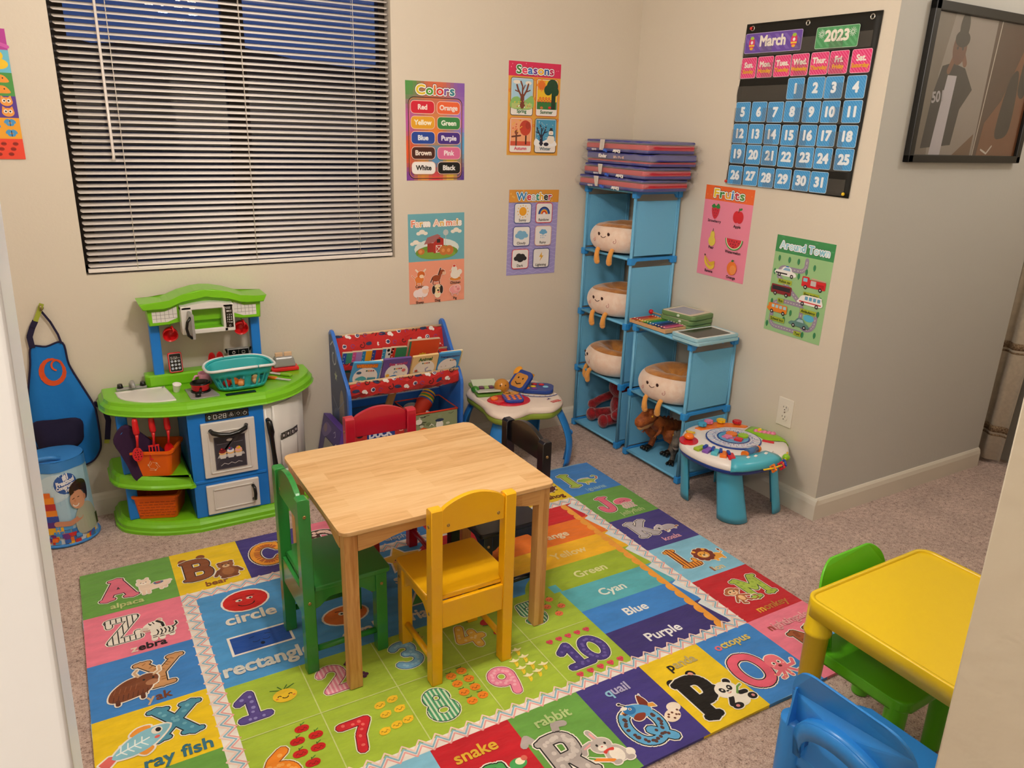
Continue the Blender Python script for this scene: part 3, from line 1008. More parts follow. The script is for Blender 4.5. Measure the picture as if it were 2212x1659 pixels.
# animals in a box of about 100 units
ANIM = {
 'alpaca': [('s', [(20, 32), (20, 8)], 10, '#EBCFB8'), ('s', [(34, 30), (34, 8)], 10, '#EBCFB8'), ('s', [(72, 34), (72, 18)], 9, '#EBCFB8'), ('s', [(84, 36), (84, 22)], 9, '#EBCFB8'),
   ('b', [(10, 45), (16, 25), (50, 26), (92, 34), (99, 50), (92, 62), (60, 60), (38, 58), (30, 70), (12, 66)], '#F0D9C4'), ('e', 23, 74, 20, 20, '#F2DEC9'), ('e', 12, 93, 5, 9, '#F0D9C4', 15), ('e', 34, 93, 5, 9, '#F0D9C4', -15),
   ('e', 23, 70, 9, 7, '#FBF1E4'), ('e', 16, 76, 2, 2, BK), ('e', 31, 76, 2, 2, BK), ('e', 23, 71, 3, 2, '#B06A55'), ('b', [(52, 62), (54, 50), (66, 48), (78, 52), (80, 61), (66, 64)], '#5E6C93'), ('b', [(58, 62), (60, 54), (70, 54), (72, 61)], '#C65A54'), ('e', 98, 56, 7, 6, '#F0D9C4')],
 'bear': [('e', 50, 35, 30, 36, '#8C5330'), ('e', 34, 8, 11, 8, '#7A4526'), ('e', 66, 8, 11, 8, '#7A4526'), ('s', [(24, 50), (12, 24)], 12, '#7A4526'), ('s', [(76, 50), (88, 28)], 12, '#7A4526'), ('e', 50, 38, 18, 22, '#A86C40'),
          ('e', 32, 90, 8, 8, '#7A4526'), ('e', 66, 92, 8, 8, '#7A4526'), ('e', 49, 78, 24, 21, '#9A5E36'), ('e', 49, 71, 11, 9, '#E4BE92'), ('e', 49, 75, 4, 3, BK), ('e', 40, 82, 2.4, 2.4, BK), ('e', 58, 82, 2.4, 2.4, BK)],
 'zebra': [('s', [(34, 30), (32, 6)], 11, WH), ('s', [(52, 28), (52, 5)], 11, WH), ('s', [(76, 30), (78, 10)], 11, WH), ('s', [(84, 44), (96, 56), (94, 68)], 5, BK), ('e', 58, 34, 32, 20, WH), ('s', [(40, 42), (36, 62)], 22, WH),
           ('e', 34, 74, 27, 18, WH, 25), ('e', 10, 62, 12, 10, '#D9C7BC', 20), ('e', 52, 94, 7, 9, '#E8B7A8', -20), ('s', [(46, 92), (58, 78), (60, 60)], 8, BK), ('e', 28, 80, 3, 4, BK), ('s', arc(16, 58, 9, 5, 200, 330, 5), 2.5, '#C22A24')] +
          [('s', [(a, 48), (a + 3, 36), (a - 1, 24)], 3.6, BK) for a in (42, 52, 62, 72, 82)] + [('s', [(a, b), (a + 10, b + 1)], 3, BK) for a, b in ((29, 22), (29, 14), (47, 20), (47, 12), (72, 22), (73, 14))] + [('s', [(34, 90), (38, 80)], 3, BK), ('s', [(24, 88), (26, 80)], 3, BK)],
 'yak': [('b', [(4, 20), (10, 48), (34, 70), (60, 76), (82, 66), (88, 40), (76, 20), (50, 12), (24, 10)], '#7A4328'), ('s', [(20, 14), (20, 4)], 9, '#5C3020'), ('s', [(66, 16), (66, 5)], 9, '#5C3020'),
         ('e', 78, 58, 22, 20, '#7E482C'), ('s', [(62, 74), (56, 90), (62, 98)], 5, '#D9B48E'), ('s', [(92, 70), (104, 78), (104, 92)], 5, '#D9B48E'), ('e', 86, 46, 12, 9, '#B07A58'), ('e', 72, 60, 2.6, 3, BK), ('e', 90, 60, 2.6, 3, BK)] +
  [('s', [(a, 30), (a - 3, 14)], 2, '#5C3020') for a in range(14, 80, 9)] + [('s', [(a, 52), (a - 4, 38)], 2, '#94593A') for a in range(18, 66, 10)],
 'fish': [('p', [(0, 44), (16, 52), (24, 48), (22, 38), (6, 26)], '#E06A64'), ('b', [(52, 74), (66, 84), (84, 78), (70, 62)], '#EE9A3C'), ('b', [(52, 34), (60, 22), (74, 30), (66, 42)], '#EE9A3C'), ('b', [(18, 44), (44, 32), (76, 36), (108, 62), (76, 74), (44, 66)], '#8CC6D8'),
          ('s', [(26, 48), (74, 54)], 2.5, '#E9F3F3')] + [('s', [(a, 62), (a - 4, 50), (a + 2, 40)], 2, '#E9F3F3') for a in (36, 46, 56, 66)] + [('e', 88, 62, 8, 8, WH), ('e', 90, 62, 4, 5, BK), ('e', 84, 48, 4, 3, '#E4665E')],
 'iguana': [('s', [(70, 40), (92, 46), (102, 62), (94, 76), (84, 72)], 7, '#8FB35A'), ('s', [(92, 46), (102, 62)], 7, '#C9604E'), ('b', [(4, 52), (20, 62), (44, 62), (70, 50), (76, 36), (60, 24), (34, 24), (16, 38)], '#9DBB55'), ('e', 14, 54, 14, 9, '#8FB04C', 10),
   ('e', 44, 32, 20, 7, '#D9C25A'), ('s', [(30, 26), (28, 14)], 7, '#8FB04C'), ('s', [(60, 28), (64, 16)], 7, '#8FB04C'), ('e', 10, 57, 2, 2, BK)] + [('s', [(a, 64 - abs(a - 34) * .2), (a - 1, 71 - abs(a - 34) * .2)], 2, '#20502C') for a in range(14, 66, 6)],
 'jelly': [('s', [(a, 56), (a + 5, 36), (a - 4, 18), (a + 3, 4)], 4, '#E58FA6') for a in (24, 38, 52, 66, 80)] + [('b', [(6, 58), (10, 84), (34, 98), (66, 98), (90, 82), (96, 58), (74, 52), (50, 58), (26, 52)], '#E56F88'), ('e', 36, 68, 3, 3, BK), ('e', 60, 68, 3, 3, BK), ('s', arc(48, 66, 5, 4, 200, 340, 4), 2, BK)],
 'koala': [('s', [(30, 22), (104, 34)], 8, '#A45A34'), ('b', [(22, 46), (40, 60), (72, 60), (92, 46), (86, 30), (56, 24), (30, 28)], '#B9AFB6'), ('e', 26, 66, 11, 11, '#B9AFB6'), ('e', 0, 48, 11, 11, '#B9AFB6'), ('e', 14, 52, 20, 18, '#C6BDC2'), ('e', 13, 48, 5, 7, BK), ('e', 5, 55, 2, 2, BK), ('e', 22, 58, 2, 2, BK),
           ('s', [(44, 30), (34, 14)], 8, '#B9AFB6'), ('s', [(76, 32), (84, 20)], 8, '#B9AFB6'), ('s', [(30, 8), (44, 14)], 5, '#E9E9DE')],
 'lion': [('s', [(92, 34), (108, 40), (104, 56)], 4, '#E79A33'), ('e', 107, 58, 5, 6, '#7C2F1E'), ('b', [(48, 40), (80, 46), (96, 34), (92, 16), (64, 10), (44, 14)], '#F0A83A'), ('s', [(58, 20), (56, 4)], 10, '#F0A83A'), ('s', [(88, 20), (90, 6)], 10, '#F0A83A')] +
         [('e', 34 + 30 * math.cos(a), 56 + 30 * math.sin(a), 13, 13, '#7C2F1E') for a in [k * PI / 5 for k in range(10)]] + [('e', 34, 56, 30, 29, '#7C2F1E'), ('e', 34, 54, 23, 21, '#F0A83A'), ('e', 34, 46, 13, 10, '#F9D9A0'), ('e', 34, 51, 5, 4, BK), ('e', 24, 60, 2.6, 3.4, BK), ('e', 44, 60, 2.6, 3.4, BK), ('e', 12, 82, 7, 7, '#F0A83A'), ('e', 56, 82, 7, 7, '#F0A83A')],
 'monkey': [('s', [(60, 22), (84, 4), (102, 8), (104, 24), (92, 26)], 5, '#A65A34'), ('s', [(34, 40), (18, 20)], 9, '#A65A34'), ('s', [(58, 44), (84, 34)], 9, '#A65A34'), ('s', [(40, 26), (34, 6), (44, 2)], 9, '#A65A34'), ('s', [(56, 26), (70, 10)], 9, '#A65A34'), ('e', 48, 34, 17, 20, '#B5683E'), ('e', 48, 32, 11, 14, '#F0C08C'),
   ('e', 18, 70, 9, 9, '#B5683E'), ('e', 66, 74, 9, 9, '#B5683E'), ('e', 42, 72, 25, 22, '#B5683E'), ('e', 42, 67, 19, 15, '#F3C898'), ('e', 34, 72, 3.4, 4, BK), ('e', 51, 72, 3.4, 4, BK), ('s', arc(42, 64, 7, 5, 200, 340, 5), 2.4, '#B23A2C')],
 'octopus': [('s', [(34, 34), (14, 26), (2, 34)], 10, '#E8707E'), ('s', [(42, 30), (32, 12), (20, 10)], 10, '#E8707E'), ('s', [(52, 30), (54, 8)], 10, '#E8707E'), ('s', [(64, 32), (80, 12), (92, 14)], 10, '#E8707E'), ('s', [(68, 40), (92, 40), (102, 56)], 10, '#E8707E'),
             ('b', [(24, 48), (22, 80), (44, 98), (70, 90), (76, 60), (66, 34), (40, 32)], '#EC7482'), ('e', 40, 64, 6, 7, WH), ('e', 60, 64, 6, 7, WH), ('e', 41, 64, 3.2, 4, BK), ('e', 59, 64, 3.2, 4, BK), ('e', 51, 50, 6, 5, '#7A1F2A'), ('e', 31, 55, 4, 3, '#F5A3A0'), ('e', 69, 55, 4, 3, '#F5A3A0')] + [('e', a, b, 2.4, 2, '#F6D27A') for a, b in ((26, 9), (33, 16), (55, 14), (82, 12), (8, 30))],
 'panda': [('e', 24, 92, 11, 11, BK), ('e', 72, 92, 11, 11, BK), ('e', 56, 26, 28, 24, WH), ('s', [(40, 40), (22, 18)], 15, BK), ('s', [(74, 42), (92, 40)], 15, BK), ('e', 34, 8, 17, 11, BK), ('e', 96, 18, 14, 12, BK), ('e', 48, 68, 34, 28, WH), ('e', 36, 70, 8, 10, BK, 20), ('e', 62, 70, 8, 10, BK, -20), ('e', 37, 71, 3, 3, WH), ('e', 61, 71, 3, 3, WH),
   ('e', 49, 62, 5, 3, BK), ('s', arc(49, 58, 6, 5, 200, 340, 5), 2, '#B23A2C'), ('s', [(66, 44), (84, 62), (98, 66)], 6, '#6FA04A'), ('e', 32, 8, 6, 5, '#D98C8C'), ('e', 98, 18, 5, 5, '#D98C8C')],
 'quail': [('p', [(62, 46), (96, 96), (84, 36)], '#4C93C8'), ('b', [(70, 60), (86, 94), (98, 70), (94, 44), (78, 44)], '#7A3220'), ('b', [(14, 52), (30, 70), (60, 66), (92, 40), (82, 20), (52, 12), (26, 20)], '#58A2D6'), ('b', [(20, 22), (40, 34), (64, 26), (50, 10), (30, 8)], '#8A3A26'), ('e', 30, 56, 20, 18, '#2E78B8'), ('e', 20, 66, 10, 6, WH), ('p', [(8, 58), (-2, 54), (10, 50)], '#E8923A'),
           ('e', 34, 58, 5, 5, WH), ('e', 34, 58, 2.6, 3, BK), ('s', [(28, 74), (18, 86)], 4, BK), ('e', 16, 88, 5, 4, BK), ('p', [(88, 40), (112, 32), (110, 48), (94, 52)], '#E0A040')],
 'rabbit': [('s', [(38, 78), (32, 112)], 14, '#B8ADA8'), ('s', [(38, 82), (34, 106)], 6, '#F0A8A8'), ('s', [(20, 80), (-4, 76), (-12, 60)], 13, '#B8ADA8'), ('s', [(16, 78), (-4, 72)], 5, '#F0A8A8'), ('b', [(34, 6), (30, 34), (44, 52), (70, 50), (84, 24), (78, 4)], '#C2B8B2'), ('e', 56, 24, 18, 22, WH), ('e', 88, 16, 10, 10, WH), ('e', 38, 64, 27, 23, '#C2B8B2'), ('e', 36, 56, 12, 9, WH),
   ('e', 28, 68, 3.2, 4, BK), ('e', 50, 66, 3.2, 4, BK), ('e', 37, 59, 3, 2, '#D46A6A'), ('b', [(30, 44), (44, 48), (60, 46), (56, 38), (44, 42), (34, 36)], '#D8423A'), ('s', [(0, 34), (40, 12)], 9, '#EE8A2E'), ('s', [(0, 36), (-10, 44)], 5, '#5B9A3C'), ('e', 44, 4, 11, 7, '#B8ADA8'), ('e', 80, 2, 11, 7, '#B8ADA8')],
 'cat': [('e', 50, 40, 30, 30, '#E9A23A')], 'cow': [('e', 50, 40, 30, 30, WH), ('e', 40, 50, 12, 9, '#4A2A22')],
}
def fruit(A, kind, x, y, s):
 A.push(x, y, s)
 if kind == 'apple': A.draw([('e', -.22, 0, .62, .55, '#C8201E'), ('e', .22, 0, .62, .55, '#C8201E'), ('s', [(0, .45), (.05, .8)], .09, '#5a3a1c'), ('s', [(.05, .62), (.5, .9)], .1, '#3E7A34')] + face(0, -.08, .7, cheeks='#8C1212'))
 if kind == 'orange': A.draw([('e', 0, 0, .8, .74, '#F08A1E'), ('s', [(-.5, .92), (.1, .78), (.35, .95)], .12, '#356B2C')] + face(0, -.08, .8, cheeks='#D8541E'))
 if kind == 'peach': A.draw([('e', 0, 0, .8, .74, '#EE7A4A'), ('s', [(-.1, .8), (.3, .98)], .12, '#3a6a2c')] + face(0, -.08, .8, cheeks='#D8401E'))
 if kind == 'lemon': A.draw([('e', 0, 0, .85, .66, '#F3C52A', 18), ('e', .6, .3, .3, .2, '#F3C52A', 20)] + face(0, -.05, .8, cheeks='#E89A2A'))
 if kind == 'heart': A.draw([('e', -.28, .15, .42, .42, '#DC4A5C'), ('e', .28, .15, .42, .42, '#DC4A5C'), ('b', [(-.66, .1), (0, -.75), (.66, .1), (0, .3)], '#DC4A5C')] + face(0, 0, .6, cheeks='#9C1A2A'))
 if kind == 'banana': A.draw([('b', [(-.25, .3), (.2, .35), (.2, -.3), (-.1, -.75), (-.4, -.8), (-.3, -.3)], '#F1D22E'), ('b', [(-.3, .2), (-.8, .6), (-.3, .62), (0, .9), (.25, .5), (.85, .5), (.3, .15)], '#F4EBB8')] + face(-.02, -.02, .45))
 if kind == 'melon': A.draw([('b', [(-.8, .1), (0, .75), (.8, 0), (.2, -.6), (-.5, -.5)], '#C2262A'), ('s', [(-.6, -.5), (.2, -.7), (.85, -.05)], .14, '#4A8A3C')])
 if kind == 'pear': A.draw([('e', 0, -.2, .5, .5, '#B9C23C'), ('e', 0, .35, .3, .4, '#B9C23C'), ('s', [(0, .7), (.2, 1)], .1, '#3a4a1c')] + face(0, -.2, .6))
 if kind == 'pine': A.draw([('s', [(0, .6), (-.9, .95)], .08, '#3C6B2C'), ('s', [(0, .6), (-.3, 1.15)], .08, '#3C6B2C'), ('s', [(0, .6), (.4, 1.1)], .08, '#3C6B2C'), ('s', [(0, .6), (.9, 1.0)], .08, '#3C6B2C'), ('e', 0, 0, .9, .72, '#F1C82C')] + face(0, -.1, .9, cheeks='#E8843A'))
 if kind == 'grape': A.draw([('e', a * .5, b * .42, .3, .3, '#4E2340' if (a + b) % 2 else '#5E2C50') for a, b in ((-1.4, 0), (0, 0), (1.4, 0), (-.8, .8), (.8, .8), (0, 1.2), (-.7, -.8), (.7, -.8))] + [('s', [(0, .6), (.1, 1)], .1, '#2c1c14')])
 A.pop()

def build_rug():
 RX, RY = -2.4719, -0.4486
 RW, RD = 1.974, 1.4616
 ZR = 0.011
 CU = [0, .2615, .4756, .6824, .8925, 1.0997, 1.3108, 1.5199, 1.73, RW]
 CV = [0, .2572, .4926, .7203, .9437, 1.1851, RD]
 M = Matrix.Translation((RX, RY, ZR)) @ Matrix.Rotation(-0.0037, 4, 'Z')
 A = Art(M, dz=0.000022)
 G_, Y_, P_, K_, B_, R_, L_ = '#6BA448', '#EFCB1E', '#443A86', '#EE7E96', '#3F86D2', '#C4202C', '#86C4E0'
 top = [G_, Y_, P_, K_, B_, R_, G_, Y_, B_]
 right = [G_, P_, L_, R_, K_]
 left = [K_, B_, Y_, G_]
 bot = [G_, Y_, L_, R_, G_, P_, Y_, B_, K_]
 def cell(i, j, c): A.rect(CU[i] - (.0015 if i == 0 else 0), -CV[j + 1] - (.0015 if j == 5 else 0), CU[i + 1] + (.0015 if i == 8 else 0), -CV[j] + (.0015 if j == 0 and i < 8 else -.006 if j == 0 else 0), c)
 base = A.z
 for i in range(9):
  A.z = base; cell(i, 0, top[i]); A.z = base; cell(i, 5, bot[i])
 for j in range(4):
  A.z = base; cell(0, j + 1, left[j]); A.z = base; cell(8, j + 1, right[j])
 A.z = base
 IU0, IU1, IV0, IV1 = .2615, 1.73, .2572, 1.1851
 A.rect(IU0, -IV1, IU1, -IV0, '#EFE9E2')
 # zigzag border
 lv = A.z
 S = 0.040
 def zig(x0, y0, x1, y1, along, amp):
  L = math.dist((x0, y0), (x1, y1))
  n = int(L / 0.042) * 2
  dx, dy = (x1 - x0) / L, (y1 - y0) / L
  for q, c in ((0.26, '#E9A6A2'), (0.5, '#8FB9CE'), (0.74, '#F2D3C6')):
   pts = []
   for k in range(n + 1):
    t = L * k / n
    o = (amp * .32 if k % 2 else -amp * .32)
    cx = S * q
    pts.append((x0 + dx * t - dy * (cx + o), y0 + dy * t + dx * (cx + o)))
   A.stroke(pts, 0.0042, c, n=5)
 zig(IU0, -IV0 - S, IU1, -IV0 - S, 0, S)
 A.z = lv; zig(IU0, -IV1, IU1, -IV1, 0, S)
 A.z = lv; zig(IU0 + S, -IV1 + S, IU0 + S, -IV0 - S, 0, S)
 A.z = lv; zig(IU1, -IV1 + S, IU1, -IV0 - S, 0, S)
 # inner fields
 A.z = lv
 a0, b0, a1, b1 = IU0 + S, IV0 + S, IU1 - S + .002, IV1 - S + .01
 MU, MV = 1.305, 0.745
 A.rect(a0, -MV, a1, -b0, '#4F9BD8')                   # blue shapes field
 A.rect(a0, -b1, MU + .012, -MV, '#A6C23C')                   # green numbers field
 A.up(3)
 # rainbow bars; the upper ones swing round to the left
 cols = ['#D0202A', '#F07A24', '#F5B921', '#9FB92F', '#5BB3BE', '#3E86D4', '#3E3478']
 names = ['Red', 'Orange', 'Yellow', 'Green', 'Cyan', 'Blue', 'Purple']
 tcol = ['#F4D9C0', '#F7E3C0', '#F4D58C', '#E6E6A4', '#EAF3E8', '#F4F4F0', '#F4F4F4']
 ys = [b0, .412, .540, .660, .786, .906, 1.026, b1]
 lv = A.z
 for k in range(7):
  A.z = lv + A.dz * k
  if k < 4:
   ax = [0.985, 1.01, 1.06, 1.20][k]
   P = [(1.66, -ys[k]), (1.66, -ys[k + 1] - .002)]
   P += [(ax + .12, -ys[k + 1] - .002)] + arc(ax + .12, -ys[k + 1] - .12, .12, .118, 90, 180, 8) + ([(ax, -(ys[k + 1] + .25) if k < 3 else -MV)])
   P += [(MU + .02, -(ys[k + 1] + .25) if k < 3 else -MV), (MU + .02, -ys[k])] if False else []
   # outer quarter round
   Q = [(1.66, -ys[k + 1] - .002), (ax + .16, -ys[k + 1] - .002)] + arc(ax + .16, -ys[k + 1] - .10, .10, .098, 90, 180, 8)[1:]
   Q += [(ax + .06, -MV), (ax, -MV)] + arc(ax + .14, -ys[k] - .14, .14, .14, 180, 90, 8) + [(1.66, -ys[k])]
   A.poly(Q, cols[k])
  else:
   A.rect(MU + .01, -ys[k + 1], 1.66, -ys[k], cols[k])
 A.z = lv + A.dz * 9
 A.rect(1.16, -MV, MU + .02, -ys[3] - .12, '#9FB92F')
 A.rect(MU - .01, -MV - .04, MU + .02, -MV, '#5BB3BE')
 A.up(2)
 lv = A.z
 for k in range(7):
  A.z = lv
  A.text(names[k], 1.474 if k > 0 else 1.46, -ys[k + 1] + .040, .034, tcol[k], bold=.035)
 A.z = lv
 # scalloped orange trim and pale points on the right
 A.rect(1.648, -b1, 1.664, -b0, '#F2A43C')
 for k in range(20):
  A.ell(1.650, -(b0 + .022 + k * .0438), .014, .022, '#F2A43C', up=False)
 A.up()
 A.rect(1.664, -b1, a1, -b0, '#3E3478' if False else '#4F9BD8')
 pc = [cols[0], cols[1], cols[2], cols[3], cols[4], cols[5], cols[6]]
 for k in range(7):
  A.rect(1.664, -ys[k + 1], a1, -ys[k], pc[k])
 A.up()
 for k in range(7):
  A.poly([(a1 + .004, -ys[k]), (1.668, -(ys[k] + .012)), (a1 + .004, -ys[k + 1])], '#DDE6EA')
 A.up()
 # ---- shapes
 lv = A.z
 A.ell(.432, -.372, .072, .060, '#F3ECE4'); A.ell(.432, -.372, .066, .054, '#D42420')
 A.draw([('s', arc(.432, -.386, .024, .016, 190, 350, 8), .0035, BK), ('e', .414, -.366, .010, .006, WH), ('e', .446, -.364, .010, .006, WH), ('e', .416, -.367, .004, .004, BK), ('e', .448, -.365, .004, .004, BK), ('s', [(.400, -.354), (.426, -.352)], .003, '#7A1010'), ('s', [(.438, -.352), (.462, -.352)], .003, '#7A1010')])
 A.text('circle', .430, -.480, .046, '#EDE7DC', bold=.045)
 A.z = lv
 A.rect(.345, -.628, .517, -.538, '#F3ECE4'); A.rect(.352, -.621, .510, -.545, '#1C4FA8')
 A.draw([('s', arc(.418, -.583, .010, .006, 200, 340, 5), .0028, '#0d2a5c'), ('s', arc(.446, -.583, .010, .006, 200, 340, 5), .0028, '#0d2a5c'), ('e', .432, -.602, .006, .007, '#0d1c3c'), ('s', [(.402, -.566), (.416, -.562)], .0025, '#0d2a5c'), ('s', [(.446, -.562), (.460, -.566)], .0025, '#0d2a5c')])
 A.text('rectangle', .430, -.706, .050, '#E4E4DE', bold=.045, w=.235)
 A.z = lv
 A.ell(.678, -.585, .072, .050, '#F3ECE4'); A.ell(.678, -.585, .066, .044, '#E9782A')
 A.draw([('e', .668, -.575, .009, .009, WH), ('e', .692, -.575, .009, .009, WH), ('e', .669, -.576, .004, .004, BK), ('e', .691, -.576, .004, .004, BK), ('s', [(.654, -.560), (.672, -.563)], .003, BK), ('s', arc(.680, -.602, .012, .006, 20, 160, 5), .003, BK)])
 A.text('oval', .690, -.700, .046, '#EDE7DC', bold=.045)
 A.z = lv
 def star(cx, cy, r, q, c):
  A.poly([(cx + (r if k % 2 == 0 else r * q) * math.cos(PI / 2 + k * PI / 5), cy + (r if k % 2 == 0 else r * q) * math.sin(PI / 2 + k * PI / 5)) for k in range(10)], c)
 star(.945, -.372, .092, .5, '#F3ECE4'); star(.945, -.372, .078, .5, '#F0BE3C')
 A.draw(face(.945, -.378, .04))
 A.text('star', .925, -.505, .046, '#EDE7DC', bold=.045)
 A.z = lv
 A.poly([(.86, -.64), (1.0, -.64), (.93, -.54)], '#F3ECE4'); A.poly([(.873, -.634), (.987, -.634), (.93, -.553)], '#4DA65A')
 A.text('triangle', .905, -.706, .046, '#EDE7DC', bold=.045, w=.16)
 A.z = lv
 A.text('heart', 1.09, -.70, .046, '#EDE7DC', bold=.045, w=.11)
 A.ell(1.07, -.60, .026, col='#D42420'); A.ell(1.11, -.60, .026, col='#D42420'); A.poly([(1.046, -.61), (1.09, -.66), (1.134, -.61)], '#D42420')
 # ---- numbers
 A.z = lv
 for k in (1, 2, 3, 4):
  A.rect(a0 + .203 * k - .0015 - .01, -b1, a0 + .203 * k + .0015 - .01, -MV, '#CBD886')
 A.rect(a0, -.9475, MU, -.9445, '#CBD886')
 A.up(2)
 nums = [('1', .313, -.888, .075, .095, '#5A4A92', 'dots', '#8E86C4', '#2A2455'), ('2', .520, -.886, .076, .092, '#E78CA4', 'stripes', '#F3C2CC', '#8A2C48'), ('3', .727, -.886, .080, .096, '#7CB4D8', 'dots', '#9CCBE4', '#24567E'),
   ('4', .918, -.896, .080, .094, '#EFC14A', 'dots', '#F4D98C', '#A8701E'), ('5', 1.140, -.888, .074, .096, '#3F8A5C', 'stripes', '#CFE0C0', '#123020'),
   ('6', .318, -1.125, .085, .104, '#EE8A24', 'dots', '#F3A850', '#8A4410'), ('7', .513, -1.108, .080, .094, '#CF2430', 'dots', '#E86A62', '#5E1016'), ('8', .728, -1.108, .080, .100, '#4FA070', 'stripes', '#CFE3C4', '#16402C'),
   ('9', .918, -1.110, .076, .096, '#EC8CA6', 'dots', '#F3B0C0', '#9A2C50'), ('10', 1.140, -1.108, .140, .094, '#4A3C86', 'dots', '#6A5CA6', '#221A4C')]
 lv = A.z
 for t in nums:
  A.z = lv
  bignum(A, *t)
 A.z = lv + A.dz * 2
 fr = [('pine', .432, -.842, .034), ('grape', .620, -.800, .020), ('grape', .628, -.862, .021), ('pear', .838, -.850, .026), ('pear', .832, -.786, .022), ('melon', 1.000, -.775, .022), ('melon', 1.030, -.815, .022), ('melon', 1.045, -.872, .022),
          ('peach', 1.232, -.770, .016), ('peach', 1.262, -.805, .016), ('peach', 1.236, -.835, .016), ('peach', 1.278, -.850, .016), ('peach', 1.250, -.880, .016)]
 fr += [('apple', x, y, .021) for x, y in ((.438, -.975), (.418, -1.010), (.462, -1.010), (.414, -1.050), (.456, -1.050), (.432, -1.090))]
 fr += [('lemon', x, y, .018) for x, y in ((.632, -.990), (.668, -.984), (.634, -1.026), (.672, -1.024), (.612, -1.078), (.645, -1.072), (.676, -1.068))]
 fr += [('orange', x, y, .018) for x, y in ((.838, -.978), (.872, -.972), (.840, -1.012), (.876, -1.008), (.842, -1.048), (.876, -1.044), (.846, -1.086), (.880, -1.080))]
 fr += [('banana', x, y, .020) for x, y in ((1.018, -.978), (1.048, -.974), (1.020, -1.012), (1.052, -1.008), (1.022, -1.046), (1.054, -1.042), (1.024, -1.080), (1.056, -1.076), (1.084, -1.060))]
 fr += [('heart', 1.150 + .032 * k, -.982, .015) for k in range(5)] + [('heart', 1.150 + .034 * k, -1.135, .015) for k in range(5)]
 lv2 = A.z
 for k, x, y, s in fr:
  A.z = lv2
  fruit(A, k, x, y, s)
 # ---- letters and animals round the edge
 base = A.z = lv
 def L(ch, x, y, lw, h, col, **k):
  A.z = base; bigletter(A, ch, x, y, lw, h, col, **k)
 def an(nm, x, y, s, rot=0, sx=1.0):
  A.z = base + A.dz * 6
  A.push(x, y, s / 100, rot, kx=sx); A.draw(ANIM[nm], ring=WH, ringw=3.0); A.pop()
 def wd(t, x, y, h, col, first=None, **k):
  A.z = base + A.dz * 3
  if first:
   w0 = A.textw(t, h); w1 = A.textw(t[0], h)
   A.text(t[0], x - w0 / 2, y, h, first, bold=.035, align='l')
   A.text(t[1:], x - w0 / 2 + w1 + h * .12, y, h, col, bold=.035, align='l')
  else:
   A.text(t, x, y, h, col, bold=.035, **k)
 L('A', .046, -.190, .108, .118, '#E4748C', w=.22); an('alpaca', .148, -.205, .098); wd('alpaca', .118, -.238, .026, '#C9D38E')
 L('B', .282, -.190, .096, .122, '#8C4F2C', w=.22); an('bear', .366, -.222, .105); wd('bear', .375, -.242, .026, '#96582E')
 A.z = base + A.dz; A.ell(.295, -.060, .014, .014, '#8C4F2C'); A.ell(.352, -.054, .014, .014, '#8C4F2C')
 L('C', .500, -.200, .110, .135, '#F0A030', style='bands', col2='#B8602A', w=.24); wd('cat', .600, -.243, .026, '#D9B5A8')
 L('D', .705, -.195, .105, .130, '#4A2A22', style='patch', col2='#E7C7B8', w=.22, edge='#1d1014'); wd('deer', .80, -.243, .026, '#4A2A22')
 L('E', .905, -.190, .10, .125, '#9AA6C8'); wd('elephant', 1.005, -.243, .026, '#C3CBDC')
 L('F', 1.115, -.190, .10, .125, '#EE8A24'); wd('fox', 1.21, -.243, .026, '#F3C29A')
 L('G', 1.325, -.190, .10, .125, '#F2C318'); wd('giraffe', 1.42, -.243, .026, '#F0D060')
 L('H', 1.535, -.190, .10, .125, '#8A3A2A')
 A.z = base; A.ell(1.665, -.150, .050, .038, '#F3D9C0'); A.ell(1.665, -.150, .046, .034, '#5A2218')
 for q in range(12): A.seg((1.665 + .036 * math.cos(q * .5), -.150 + .026 * math.sin(q * .5)), (1.665 + .058 * math.cos(q * .5 + .1), -.150 + .042 * math.sin(q * .5 + .1)), .006, '#5A2218')
 wd('hedgehog', 1.630, -.236, .028, '#7A2C1E')
 L('I', 1.760, -.190, .075, .120, '#A9C24C', w=.24); an('iguana', 1.825, -.205, .100); wd('iguana', 1.862, -.243, .026, '#9CC6D8', first='#7CB0D8')
 A.push(0, -.2572)
 L('J', 1.765, -.170, .085, .115, '#E86A86', w=.24); an('jelly', 1.842, -.180, .085); wd('jellyfish', 1.868, -.217, .026, '#B9D08C')
 A.pop(); A.push(0, -.4926)
 L('K', 1.765, -.150, .095, .110, '#B9B2B8', w=.22); an('koala', 1.860, -.165, .085); wd('koala', 1.872, -.205, .026, '#E2A6B8')
 A.pop(); A.push(0, -.7203)
 L('L', 1.765, -.150, .085, .115, '#F0A030', style='stripes', col2='#8A3A1E', w=.24); an('lion', 1.855, -.165, .098); wd('lion', 1.875, -.207, .026, '#E6CF9A', first='#A85A2A')
 A.pop(); A.push(0, -.9437)
 L('M', 1.840, -.165, .110, .110, '#A9C24C', style='dots', col2='#90AE3C', w=.21); an('monkey', 1.768, -.170, .095); wd('monkey', 1.870, -.225, .028, '#C47A34', first='#E8B23A')
 A.pop()
 A.z = base
 L('N', 1.790, -1.395, .115, .115, '#A2582E', style='patch', col2='#8A4422', w=.22); wd('nightingale', 1.850, -1.250, .028, '#F0B0B4', first='#9A4A3A', w=None)
 an('quail', 1.880, -1.39, .075)
 L('O', 1.520, -1.410, .115, .130, '#E8627A', w=.21); an('octopus', 1.612, -1.420, .100); wd('octopus', 1.618, -1.243, .028, '#E3CC6A', first='#E8707E')
